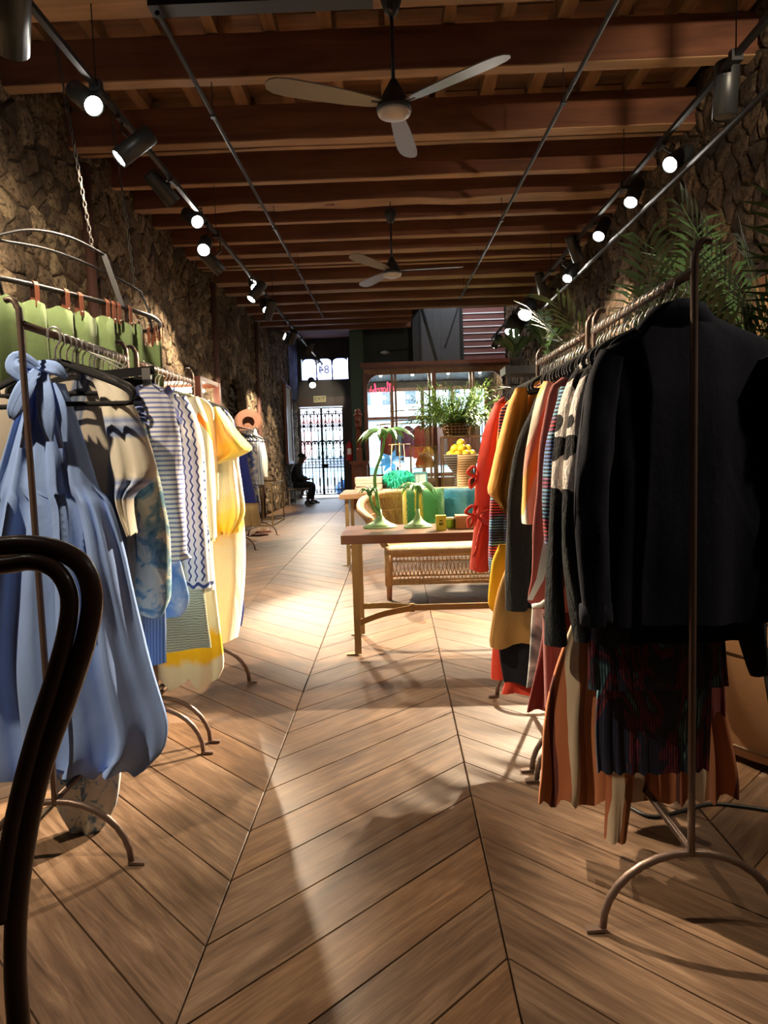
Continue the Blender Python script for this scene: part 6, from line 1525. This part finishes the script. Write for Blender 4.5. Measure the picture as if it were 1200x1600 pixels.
# street side of the case
sw = MB(); BY = DY-.22
sw.box2((-.93, BY, 3.10), (2.8, BY+.1, 3.2)); sw.box2((-.93, BY, .55), (2.8, BY+.12, .66)); sw.box2((-.93, BY, 2.28), (2.8, BY+.06, 2.36))
for x in (-.88, -.05, .86, 1.75, 2.74): sw.box2((x-.05, BY, .55), (x+.05, BY+.08, 3.2))
w2 = struct('window_2', sw, M_MAHOG)
for a, b in ((-.83, -.10), (0, .81), (.91, 1.70), (1.80, 2.69)):
    mb = MB(); mb.box2((a, BY+.03, .6), (b, BY+.036, 3.1)); mb.build('pane', M_GLASS, w2)
# red neon script in the window, read from the street
nm_ = thing('neon_sign', 'red neon script sign seen in reverse in the upper left of the shop window', 'neon sign', (-.33, 17.05, 2.85))
M_NEON = emitter('red_neon', (1.0, .03, .09), 3.0)
strokes = {'M': [[(0, .1), (.10, .55), (.18, .95), (.34, .9), (.40, .55), (.30, .05), (.18, .12), (.30, .6), (.55, 1.0), (.62, .8), (.60, 0)], [(.60, .0), (.70, .7), (.95, 1.25), (1.02, 1.0), (.98, .3), (1.10, -.1)]],
           'o': [[(.45, .55), (.2, .6), (.05, .3), (.2, .02), (.45, .15), (.45, .5), (.6, .5)]], 'r': [[(0, .5), (.12, .62), (.12, .02)], [(.12, .4), (.28, .62), (.42, .55)]],
           'c': [[(.42, .52), (.2, .62), (.04, .3), (.2, .02), (.45, .12)]], 'h': [[(0, 0), (.10, .8), (.20, 1.25), (.26, 1.05), (.10, .3), (.08, 0)], [(.09, .3), (.28, .6), (.40, .45), (.40, .08), (.5, 0)]],
           'a': [[(.45, .55), (.2, .6), (.05, .3), (.2, .02), (.42, .2), (.46, .58), (.46, .1), (.6, 0)], [(.18, .95), (.36, .78)]]}
x = 0; sc = .155
for ch, adv in (('M', 1.2), ('o', .55), ('r', .45), ('c', .50), ('h', .55), ('a', .6)):
    mb = MB()
    for st_ in strokes[ch]: mb.tube(spline([(.02-(x+px)*sc, 17.03, 2.76+pz*sc*1.25-(x+px)*sc*.10) for px, pz in st_], 5), .0065, 6)
    mb.build('neon_letter', M_NEON, nm_, True); x += adv
# clothes and figures inside the case
rr = random.Random(31)
t = thing('display_rail', 'brass rail with clothes inside the shop-window case', 'rail', (.5, 18.6, 2.05)); mb = MB(); mb.tube([(-.35, 18.6, 2.05), (2.3, 18.6, 2.05)], .014, 8); mb.tube([(-.35, 18.6, .56), (-.35, 18.6, 2.05)], .014, 8); mb.tube([(2.3, 18.6, .56), (2.3, 18.6, 2.05)], .014, 8); mb.build('rail', M_BRASS, t)
wc = [('dusky red', (.16, .03, .025)), ('slate blue', (.12, .20, .32)), ('plum', (.12, .05, .12)), ('wine red', (.20, .035, .03)), ('brown', (.14, .07, .04)), ('lilac grey', (.28, .22, .30)), ('rust', (.28, .08, .04)), ('dark rose', (.26, .09, .08)), ('grey brown', (.16, .12, .09))]
for k, (cn, cc) in enumerate(wc):
    x = -.22+k*.29; L = rr.uniform(.75, 1.2)
    rws = [(1.98, x-.05, x+.05), (1.92, x-.15, x+.15), (1.6, x-.15, x+.15), (1.98-L, x-.17, x+.17)]
    R_, U_ = loft_cloth(rws, 18.6+rr.uniform(-.05, .05), .06, 2, .03, k+50, 24, 10); mb = add_loft(MB(), R_, U_)
    tag(mb.build('dress', cloth('window_cloth', solid(cc)), None, True), '%s garment hanging inside the shop-window case' % cn, 'dress', 'clothes in the shop-window case')
for k, x in enumerate((-.3, .5, 1.4, 2.2)):
    t = thing('window_lamp', ('leftmost', 'second', 'third', 'rightmost')[k]+' small lamp on the ceiling of the shop-window case', 'lamp', (x, 18.0, 3.36), 0, 'lamps in the shop-window case')
    mb = MB(); mb.lathe([(.05, 0), (.055, -.10), (.05, -.12), (.03, -.11)], (x, 18.0, 3.36), 14); mb.build('shade', M_LAMPB, t, True)
    mb = MB(); mb.ball((x, 18.0, 3.24), .03, 10, 7); mb.build('bulb', M_LENS, t, True)
    ld = bpy.data.lights.new('window_bulb', 'POINT'); ld.energy = 40; ld.color = WARM; ld.shadow_soft_size = .04; lo = bpy.data.objects.new('window_bulb', ld); lo.location = (x, 18.0, 3.16); COL.objects.link(lo)
# ------------------------------------------------------------------ glass display cases, fern, hanging rods
def case(label, x0, x1, y0, y1, h, shelves):
    t = thing('glass_case', label, 'display case', ((x0+x1)/2, (y0+y1)/2, 0)); e = .022
    for x in (x0, x1):
        for y in (y0, y1): mb = MB(); mb.bar((x, y, 0), (x, y, h), e); mb.build('corner_post', M_BRASS, t)
    for z in (.12, h):
        mb = MB()
        for a, b in (((x0, y0), (x1, y0)), ((x0, y1), (x1, y1)), ((x0, y0), (x0, y1)), ((x1, y0), (x1, y1))): mb.bar((*a, z), (*b, z), e)
        mb.build('edge_rail', M_BRASS, t)
    for z in shelves: mb = MB(); mb.box2((x0, y0, z-.005), (x1, y1, z+.005)); mb.build('shelf', M_GLASS, t)
    mb = MB(); mb.box2((x0, y0, h), (x1, y1, h+.008)); mb.build('top_glass', M_GLASS, t)
    mb = MB(); mb.box2((x0, y0-.004, .12), (x1, y0, h)); mb.build('front_glass', M_GLASS, t)
    mb = MB(); mb.box2((x0, y0, .10), (x1, y1, .13)); mb.build('floor_board', M_PALEW, t)
    return t
case('tall brass-edged glass display case under the big fern basket', .80, 1.62, 11.75, 12.25, 1.53, (.62, 1.08))
case('lower brass-edged glass display case with an orange bag inside', .29, .76, 12.8, 13.3, 1.39, (.55, 1.00))
for k, (px, z, w_) in enumerate(((716, 1.42, 'topmost'), (722, 1.30, 'middle'), (707, 1.24, 'lowest'))):
    c = V((at(px, 690, 11.9).x, 11.9, z-.10)); mb = MB(); mb.lathe([(.03, 0), (.035, .006), (.012, .02), (.012, .04), (.06, .06), (.075, .10), (.072, .14), (.066, .14), (.06, .08), (.002, .06)], c, 18)
    o = mb.build('white_cup', M_WHITEP, None, True); tag(o, 'white ceramic cup on a stem in the tall glass case, %s of the three' % w_, 'cup', 'white cups in the glass case')
    st_ = MB(); st_.tube([(c.x, c.y, 1.085), (c.x, c.y, c.z)], .012, 8); st_.build('cup_stem', M_WHITEP, o)
c = V((.55, 13.05, 1.005)); t = thing('orange_bag', 'orange leather bag in the lower glass case', 'bag', c); M_OR = plain('orange_leather', (.62, .22, .02), .5)
mb = MB(); mb.grid([[c+V((w_*math.cos(2*PI*k/20), d_*math.sin(2*PI*k/20), z_)) for k in range(20)] for w_, d_, z_ in ((.16, .09, 0), (.18, .10, .06), (.15, .07, .16), (.11, .03, .22), (.08, .02, .23))], True); mb.build('bag_body', M_OR, t, True)
mb = MB(); mb.tube(arc(c+V((0, 0, .2)), .07, 0, PI, 10), .008, 6); mb.build('handle', M_OR, t, True)
# fern in a cane basket on the tall case
fc = V((1.05, 12.0, 1.545)); t = thing('fern_basket', 'large bushy green fern in a cane basket on the tall glass case', 'plant', fc)
M_CANE = plain('cane', (.26, .15, .06), .6, 0, .2, 60)
bk = MB()
for z in (0, .05, .10, .15, .19): bk.tube([fc+V(((.20+.05*z/.19)*math.cos(2*PI*k/26), (.17+.05*z/.19)*math.sin(2*PI*k/26), z+.01)) for k in range(26)], .011, 5, True)
for k in range(22):
    a = 2*PI*k/22; bk.tube([fc+V((.20*math.cos(a), .17*math.sin(a), 0)), fc+V((.25*math.cos(a), .22*math.sin(a), .20))], .009, 5)
bk.build('cane_basket', M_CANE, t, True)
mb = MB(); mb.lathe([(.17, .01), (.22, .17), (.002, .18)], fc, 18); mb.build('soil', plain('soil', (.03, .02, .012), .9), t)
mb = MB(); rg = random.Random(6)
for k in range(320):
    az = rg.uniform(0, 2*PI); up = rg.uniform(.10, 1.0)**.55; L = rg.uniform(.45, 1.0); d = V((math.cos(az)*(1-.6*up), math.sin(az)*(1-.6*up), up)).normalized()
    p0 = fc+V((.12*math.cos(az), .10*math.sin(az), .17)); pts = []
    for i in range(7):
        f = i/6; pts.append(p0+d*L*f+V((math.cos(az), math.sin(az), 0))*(.08*L*f*f)+V((0, 0, -.50*L*f**2.4*(1.15-up))))
    mb.tube(pts, .003, 3, caps=False)
    for i in range(1, 7):
        for q in range(3):
            p = pts[i-1]+(pts[i]-pts[i-1])*rg.random(); dd = ((pts[i]-pts[i-1]).normalized()+V((rg.uniform(-1, 1), rg.uniform(-1, 1), rg.uniform(-.6, .5)))).normalized()
            mb.leaf(p, dd, rg.uniform(.07, .15), rg.uniform(.016, .032), None, rg.uniform(.1, .5))
mb.build('foliage', M_FERN, t)['kind'] = 'stuff'
rods = [((588, 664.4), (608, 662.5)), ((609, 643), (634, 641)), ((637, 641), (666, 639)), ((611, 658.6), (677, 653)), ((611, 674), (645, 670)), ((616, 677), (638, 674)), ((678, 603), (692, 602))]
t = thing('rod_mobile', 'hanging mobile of thin brass rods in front of the shop-window case', 'mobile', (.3, 12.6, 2.3))
M_GOLD = plain('polished_brass_rod', (.66, .46, .17), .25, .9)
for i, (a, b) in enumerate(rods):
    p, q = at(*a, 12.5+.06*i), at(*b, 12.5+.06*i); mb = MB(); mb.tube([p, q], .010, 8); r_ = mb.build('brass_rod', M_GOLD, t, True)
    mb = MB()
    for f in (.1, .9): w_ = p+(q-p)*f; mb.tube([w_, V((w_.x, w_.y, 4.14))], .0012, 3)
    mb.build('wire', M_BLACKM, r_)
# right-hand shelf with trailing palms, at the end of the racks
t = thing('black_shelf', 'black steel shelf unit by the right wall carrying small palms', 'shelf', (2.0, 9.2, 0))
mb = MB(); mb.box2((1.42, 9.0, 2.24), (2.72, 9.45, 2.34)); mb.build('top_shelf', M_BLACKM, t)
for x in (1.46, 2.68):
    for y in (9.03, 9.42): mb = MB(); mb.bar((x, y, 0), (x, y, 2.24), .035); mb.build('post', M_BLACKM, t)
mb = MB(); mb.tube([(1.5, 9.2, 2.12), (2.66, 9.2, 2.12)], .012, 8); mb.build('rail', M_BLACKM, t)
palm(1.58, 9.2, 2.34, 'small palm on the left end of the black shelf', [(180, .30, .7), (120, .35, .5), (60, .35, .5), (230, .3, .7), (300, .3, .7), (0, .3, .6), (90, .4, .2)], True, None, .11, .08, .12)
palm(1.98, 9.2, 2.34, 'larger palm in the middle of the black shelf', [(180, .45, .45), (120, .55, .35), (60, .45, .5), (230, .45, .5), (320, .45, .6), (90, .6, .15)], True, None, .13, .09, .14)
for k in range(4):
    cc = ((.12, .03, .03), (.2, .12, .05), (.03, .03, .04), (.35, .3, .22))[k]; x = 1.6+k*.26
    R_, U_ = loft_cloth([(2.03, x-.05, x+.05), (1.96, x-.14, x+.14), (1.2-.1*k, x-.17, x+.17)], 9.2, .06, 2, .02, 70+k, 24, 10)
    tag(add_loft(MB(), R_, U_).build('dress', cloth('shelf_cloth', solid(cc)), None, True), '%s garment on the rail of the black shelf' % ('wine red', 'brown', 'black', 'beige')[k], 'dress', 'clothes under the black shelf')

# ------------------------------------------------------------------ left wall: lit cabinet, console, hat, sandal
t = thing('lit_display_cabinet', 'red wooden display cabinet with bright tubes by the left wall behind the racks', 'cabinet', (-2.45, 8.1, 0))
CX0, CX1, CY0, CY1, CH = -2.84, -2.10, 7.74, 8.62, 2.20
for x in (CX0+.03, CX1-.03):
    for y in (CY0+.03, CY1-.03): mb = MB(); mb.box2((x-.035, y-.035, 0), (x+.035, y+.035, CH)); mb.build('post', M_REDW, t)
mb = MB(); mb.box2((CX0, CY0, CH-.05), (CX1, CY1, CH)); mb.build('top', M_REDW, t)
mb = MB(); mb.box2((CX0, CY0, 0), (CX1, CY1, .7)); mb.build('lower_body', M_REDW, t)
mb = MB(); mb.box2((CX0, CY0, .7), (CX0+.02, CY1, CH-.05)); mb.build('back_board', M_WHITEP, t)
for z in (1.2, 1.65): mb = MB(); mb.box2((CX0+.02, CY0+.02, z-.006), (CX1-.02, CY1-.02, z+.006)); mb.build('shelf', M_WHITEP, t)
M_TUBE = emitter('lit_tube', (1, .86, .62), 14.0)
for z, y in ((2.08, 7.9), (2.08, 8.2), (1.97, 8.4)):
    mb = MB(); mb.tube([(CX0+.08, y, z), (CX1-.08, y, z)], .016, 8); mb.build('light_tube', M_TUBE, t)
rg = random.Random(3)
for k in range(9):
    x = CX0+.12+.06*k; hh = rg.uniform(.18, .28); cc = rg.choice(((.55, .52, .48), (.20, .24, .26), (.5, .40, .28), (.12, .16, .2)))
    mb = MB(); mb.box2((x, CY0+.08, 1.656), (x+.045, CY0+.26, 1.656+hh)); tag(mb.build('booklet', plain('booklet_cover', cc, .6), None), ORD[k]+' upright booklet from the wall on the upper shelf of the lit red cabinet', 'book', 'booklets in the lit cabinet')
t = thing('brass_console', 'thin square brass frame console by the left wall beyond the far rack', 'console', (-2.5, 13.7, 0))
for x in (-2.74, -2.32):
    for y in (13.07, 14.4): mb = MB(); mb.bar((x, y, 0), (x, y, .80), .025); mb.build('leg', M_BRASS, t)
for z in (.02, .80):
    mb = MB()
    for a, b in (((-2.74, 13.07), (-2.32, 13.07)), ((-2.74, 14.4), (-2.32, 14.4)), ((-2.74, 13.07), (-2.74, 14.4)), ((-2.32, 13.07), (-2.32, 14.4))): mb.bar((*a, z), (*b, z), .025)
    mb.build('frame_rail', M_BRASS, t)
M_FELT = plain('brown_felt', (.13, .058, .034), .9, 0, .2, 80)
c = at(388, 660, 11.55); t = thing('brimmed_hat', 'brown wide-brimmed hat hung at the far end of the far rack', 'hat', c)
q = Matrix.Rotation(R(72), 3, 'X') @ Matrix.Rotation(R(10), 3, 'Y'); mb = MB(); mb.lathe([(.10, 0), (.15, -.004), (.22, .012), (.225, .018), (.15, .006), (.10, .010)], c, 30, q, False, False); mb.build('brim', M_FELT, t, True)
mb = MB(); mb.lathe([(.10, 0), (.098, -.08), (.085, -.12), (.05, -.11), (.002, -.10)], c, 24, q, False, False); mb.build('crown', M_FELT, t, True)
mb = MB(); mb.tube([c+q @ V((.101*math.cos(2*PI*k/24), .101*math.sin(2*PI*k/24), -.012)) for k in range(24)], .007, 5, True); mb.build('band', plain('dark_band', (.05, .02, .012), .6), t, True)
M_SAND = plain('sandal_leather', (.16, .025, .02), .5); M_STRAP = plain('cream_strap', (.60, .46, .30), .5)
for k, (px, py) in enumerate(((406, 837), (411, 832))):
    c = atZ(px, py); t = thing('sandal', ('nearer', 'farther')[k]+' of two red-soled strappy sandals on the floor under the far rack', 'sandal', c, .25, 'sandals on the floor')
    mb = MB(); out = []
    for i in range(20):
        a = 2*PI*i/20; out.append(V((.14*math.cos(a), (.045+.010*math.cos(a))*math.sin(a), .002)))
    mb.prism(out, (0, 0, .022)); mb.build('sole', M_SAND, t, world=False)
    for x in (.07, .02, -.08):
        mb = MB(); mb.tube([V((x+.015*math.sin(b), .052*math.cos(b), .024+.055*math.sin(b))) for b in [PI*i/8 for i in range(9)]], .007, 6); mb.build('strap', M_STRAP, t, True, world=False)

# ------------------------------------------------------------------ the seated man and his bench
M_BENCHW = plain('dark_bench_wood', (.07, .05, .04), .6, 0, .2, 30)
t = thing('bench', 'low dark bench against the left wall that the seated man uses', 'bench', (-2.5, 18.7, 0))
mb = MB(); mb.box2((-2.81, 18.25, .40), (-2.28, 19.35, .45)); mb.build('seat', M_BENCHW, t)
for x in (-2.78, -2.33):
    for y in (18.3, 19.3): mb = MB(); mb.bar((x, y, 0), (x, y, .40), .035); mb.build('leg', M_BENCHW, t)
mb = MB(); mb.bar((-2.82, 18.3, .2), (-2.33, 18.3, .2), .02); mb.bar((-2.82, 19.3, .2), (-2.33, 19.3, .2), .02); mb.build('stretcher', M_BENCHW, t)
MX, MY = -2.62, 18.8
def skin_body(name, nodes, edges, mat, root, parent, sub=2):
    """nodes: name -> (x, y, z, rx, ry) relative to the seat point"""
    me = bpy.data.meshes.new(name); keys = list(nodes); ix = {k: i for i, k in enumerate(keys)}
    P = mtx(parent).inverted()
    me.from_pydata([tuple(P @ (V((MX, MY, 0))+V(nodes[k][:3]))) for k in keys], [(ix[a], ix[b]) for a, b in edges], [])
    me.materials.append(mat); o = bpy.data.objects.new(name, me); COL.objects.link(o); o.parent = parent; WM[o.name] = mtx(parent).copy()
    sk = o.modifiers.new('skin', 'SKIN'); sk.use_smooth_shade = True
    for i, k in enumerate(keys):
        sv = me.skin_vertices[0].data[i]; sv.radius = (nodes[k][3], nodes[k][4] if len(nodes[k]) > 4 else nodes[k][3]); sv.use_root = (k == root)
    ss = o.modifiers.new('sub', 'SUBSURF'); ss.levels = sub; ss.render_levels = sub
    return o
man = thing('person', 'man in dark jacket, trousers and cap seated on the bench by the gate, looking down', 'person', (MX, MY, 0))
M_SKIN = plain('brown_skin', (.085, .040, .024), .55); M_JACK = plain('dark_jacket', (.014, .019, .020), .7, 0, .2, 30); M_TROU = plain('dark_trousers', (.009, .011, .016), .75); M_SHOE = plain('black_shoe', (.006, .006, .006), .4); M_CAP = plain('black_cap', (.006, .006, .008), .85)
N = {'pel': (-.02, 0, .53, .13, .12), 'abd': (-.04, 0, .68, .13, .12), 'chest': (-.02, 0, .86, .14, .13), 'up': (.03, 0, 1.00, .11, .10), 'neck': (.09, 0, 1.09, .055), 'headb': (.13, 0, 1.15, .075), 'head': (.14, 0, 1.235, .090), 'crown': (.125, 0, 1.31, .072), 'nose': (.235, 0, 1.19, .016), 'jaw': (.19, 0, 1.125, .045)}
E_ = [('pel', 'abd'), ('abd', 'chest'), ('chest', 'up'), ('up', 'neck'), ('neck', 'headb'), ('headb', 'head'), ('head', 'crown'), ('head', 'nose'), ('headb', 'jaw')]
for s_, n_ in ((-1, 'a'), (1, 'b')):
    N.update({'sh'+n_: (.03, s_*.19, .98, .068), 'el'+n_: (.06, s_*.22, .72, .050), 'wr'+n_: (.26, s_*.10, .66, .030), 'ha'+n_: (.33, s_*.055, .665, .030), 'hp'+n_: (.02, s_*.10, .52, .095), 'kn'+n_: (.40, s_*.11+.02, .53-.01*s_, .068), 'ca'+n_: (.36+.02*s_, s_*.11, .32, .055), 'an'+n_: (.30+.05*s_, s_*.10, .09, .038), 'to'+n_: (.45+.05*s_, s_*.11, .045, .034)})
    E_ += [('up', 'sh'+n_), ('sh'+n_, 'el'+n_), ('el'+n_, 'wr'+n_), ('wr'+n_, 'ha'+n_), ('pel', 'hp'+n_), ('hp'+n_, 'kn'+n_), ('kn'+n_, 'ca'+n_), ('ca'+n_, 'an'+n_), ('an'+n_, 'to'+n_)]
skin_body('body', N, E_, M_SKIN, 'pel', man)
grow = lambda k, g, zz=0: (*N[k][:3], N[k][3]+g, (N[k][4] if len(N[k]) > 4 else N[k][3])+g)
J = {k: grow(k, .028) for k in ('pel', 'abd', 'chest', 'up', 'sha', 'shb', 'ela', 'elb', 'wra', 'wrb')}; J['col'] = (.075, 0, 1.06, .075, .075)
skin_body('jacket', J, [('pel', 'abd'), ('abd', 'chest'), ('chest', 'up'), ('up', 'col')]+[e for e in E_ if e[0] in J and e[1] in J and e[0][:2] in ('up', 'sh', 'el') and e[1][:2] in ('sh', 'el', 'wr')], M_JACK, 'pel', man)
T = {k: grow(k, .022) for k in ('pel', 'hpa', 'hpb', 'kna', 'knb', 'caa', 'cab', 'ana', 'anb')}
skin_body('trousers', T, [e for e in E_ if e[0] in T and e[1] in T], M_TROU, 'pel', man)
for s_, n_ in ((-1, 'a'), (1, 'b')):
    a = V((MX, MY, 0))+V(N['an'+n_][:3]); mb = MB(); rows = []
    for i, (dx, w, h) in enumerate(((-.075, .02, .05), (-.06, .042, .085), (0, .045, .10), (.07, .048, .075), (.14, .05, .055), (.19, .035, .04), (.21, .01, .02))):
        rows.append([V((a.x+dx, a.y+w*math.cos(2*PI*k/12), .003+max(0, h*(.5+.5*math.sin(2*PI*k/12))))) for k in range(12)])
    mb.grid(rows, True); mb.build('shoe', M_SHOE, man, True)
    hpos = V((MX, MY, 0))+V(N['ha'+n_][:3])
    for f in range(4):
        mb = MB(); y = (f-1.5)*.017; ln = (.06, .07, .066, .05)[f]; mb.tube(spline([hpos+V((.02, y, .01)), hpos+V((.02+ln*.6, y-s_*.01, .012)), hpos+V((.02+ln, y-s_*.03, -.005))], 4), [.0085]*9, 6); mb.build('finger', M_SKIN, man, True)
    mb = MB(); mb.tube(spline([hpos+V((-.01, -s_*.02, .015)), hpos+V((.02, -s_*.045, .035)), hpos+V((.05, -s_*.05, .035))], 4), .009, 6); mb.build('thumb', M_SKIN, man, True)
hc = V((MX+.14, MY, 1.235))
mb = MB(); mb.lathe([(.098, .015), (.102, .05), (.092, .085), (.06, .112), (.003, .122)], hc+V((-.012, 0, 0)), 20, Matrix.Rotation(R(12), 3, 'Y'), False); mb.build('cap', M_CAP, man, True)
mb = MB(); mb.box(hc+V((.115, 0, .015)), (.07, .12, .012), Matrix.Rotation(R(20), 3, 'Y')); mb.build('cap_visor', M_CAP, man, bevel=.004)
for s_ in (-1, 1):
    mb = MB(); mb.ball(hc+V((-.005, s_*.092, -.02)), .026, 8, 6, (.8, .4, 1.2)); mb.build('ear', M_SKIN, man, True)
    mb = MB(); mb.ball(hc+V((.082, s_*.033, -.005)), .012, 8, 6); mb.build('eye', plain('eye_white', (.4, .38, .35), .3), man, True)
mb = MB(); mb.ball(hc+V((.088, 0, -.085)), .022, 8, 6, (.6, 1.2, .5)); mb.build('mouth', plain('lip', (.06, .02, .016), .5), man, True)
ph = V((MX+.40, MY, .69)); t = thing('phone', 'dark phone held in the hands of the seated man', 'phone', ph); mb = MB(); mb.box(ph, (.012, .075, .14), Matrix.Rotation(R(35), 3, 'Y')); mb.build('phone_body', M_BLACKM, t, bevel=.004)
mb = MB(); mb.box(ph+V((-.006, 0, .004)), (.003, .066, .125), Matrix.Rotation(R(35), 3, 'Y')); mb.build('screen', plain('phone_screen', (.05, .06, .08), .15), t)

# ------------------------------------------------------------------ the street outside
M_PAVE = plain('pale_pavement', (.55, .54, .52), .85, 0, .2, 8); M_ROAD = plain('asphalt', (.30, .30, .31), .9, 0, .2, 20)
eb = MB(); eb.box2((-14, DY+.25, -.25), (14, 25.0, -.05)); struct('pavement', eb, M_PAVE)
eb = MB(); eb.box2((-14, 25.0, -.35), (14, 33.0, -.17)); struct('road', eb, M_ROAD)
eb = MB(); eb.box2((-14, 33.0, -.25), (14, 36.0, -.05)); struct('far_pavement', eb, M_PAVE)
M_FAC = plain('white_facade', (.82, .82, .82), .8); M_FAC2 = plain('pale_grey_facade', (.50, .50, .54), .8); M_WIN = plain('dark_window', (.10, .12, .15), .25)
for bi, (x0, x1, h, m_, lb) in enumerate(((-10, -2.2, 9.0, M_FAC2, 'pale grey building across the street seen through the gate'), (-2.2, 2.3, 12.0, M_FAC, 'white building with small windows across the street seen through the shop window'), (2.3, 10, 11.0, M_FAC, 'white building at the right across the street'))):
    t = thing('street_building', lb, 'building', ((x0+x1)/2, 38, -.05)); mb = MB(); mb.box2((x0, 36, -.05), (x1-.05, 41, h)); mb.build('wall', m_, t)
    mb = MB(); mb.box2((x0, 35.6, 2.9), (x1-.05, 36, 3.1)); mb.build('awning', plain('shop_awning', ((.30, .10, .10), (.06, .06, .07), (.2, .2, .25))[bi], .7), t)
    n = int((x1-x0)/1.15)
    for i in range(n):
        xx = x0+.5+i*1.15
        for z in (3.7, 5.2, 6.7, 8.2):
            if z+1 > h: continue
            mb = MB(); mb.box2((xx, 35.97, z), (xx+.55, 36.02, z+.85)); w_ = mb.build('window', M_WIN, t)
            mb = MB(); mb.box2((xx-.05, 35.93, z-.08), (xx+.6, 36.0, z)); mb.build('sill', m_, w_)
        mb = MB(); mb.box2((xx-.2, 35.96, .3), (xx+.7, 36.02, 2.5)); mb.build('shop_pane', plain('shop_pane', random.Random(i+bi*9).choice(((.25, .35, .5), (.45, .2, .2), (.2, .3, .3), (.5, .5, .55))), .2), t)
def car(x, y, label, col):
    t = thing('car', label, 'car', (x, y, -.17)); z0 = -.17; prof = [(-2.1, .35), (-2.15, .62), (-1.95, .85), (-1.2, .93), (-.65, 1.40), (.75, 1.42), (1.35, .98), (2.0, .88), (2.12, .6), (2.05, .32)]
    mb = MB(); rows = []
    for yy, k in ((-.82, .96), (-.86, 1), (.86, 1), (.82, .96)): rows.append([V((x+a*k, y+yy, z0+b)) for a, b in prof])
    mb.grid(rows); mb.face([len(prof)-1-i for i in range(len(prof))]); mb.face([3*len(prof)+i for i in range(len(prof))]); mb.build('car_body', plain('car_paint', col, .25, .2), t)
    for sgn in (-1, 1):
        mb = MB(); mb.prism([V((x-1.05, y+sgn*.865, z0+.95)), V((x-.6, y+sgn*.865, z0+1.32)), V((x+.68, y+sgn*.865, z0+1.33)), V((x+1.15, y+sgn*.865, z0+.98))], (0, sgn*.01, 0)); mb.build('side_window', M_WIN, t)
        for wx in (-1.3, 1.3): mb = MB(); mb.lathe([(.12, -.1), (.31, -.1), (.32, 0), (.31, .1), (.12, .1)], (x+wx, y+sgn*.78, z0+.32), 18, Matrix.Rotation(R(90), 3, 'X')); mb.build('wheel', M_BLACKM, t, True)
    return t
car(-2.5, 27.2, 'light blue car parked on the street beyond the gate', (.30, .48, .62))
car(2.4, 27.6, 'pale silver car parked on the street beyond the shop window', (.5, .52, .55))
c = V((-1.62, 22.1, -.05)); t = thing('street_planter', 'round blue ball-shaped planter outside the gate at its lower right', 'planter', c); mb = MB(); mb.ball(c+V((0, 0, .33)), .32, 20, 14); mb.build('planter_body', plain('blue_glaze', (.06, .22, .55), .35), t, True)
for k in range(5): mb = MB(); mb.tube([c+V((0, 0, .33))+Matrix.Rotation(k*1.25, 3, 'Z') @ Matrix.Rotation(.9, 3, 'X') @ V((.323*math.cos(2*PI*q/20), .323*math.sin(2*PI*q/20), 0)) for q in range(20)], .012, 5, True); mb.build('band', plain('white_band', (.6, .65, .7), .4), t, True)
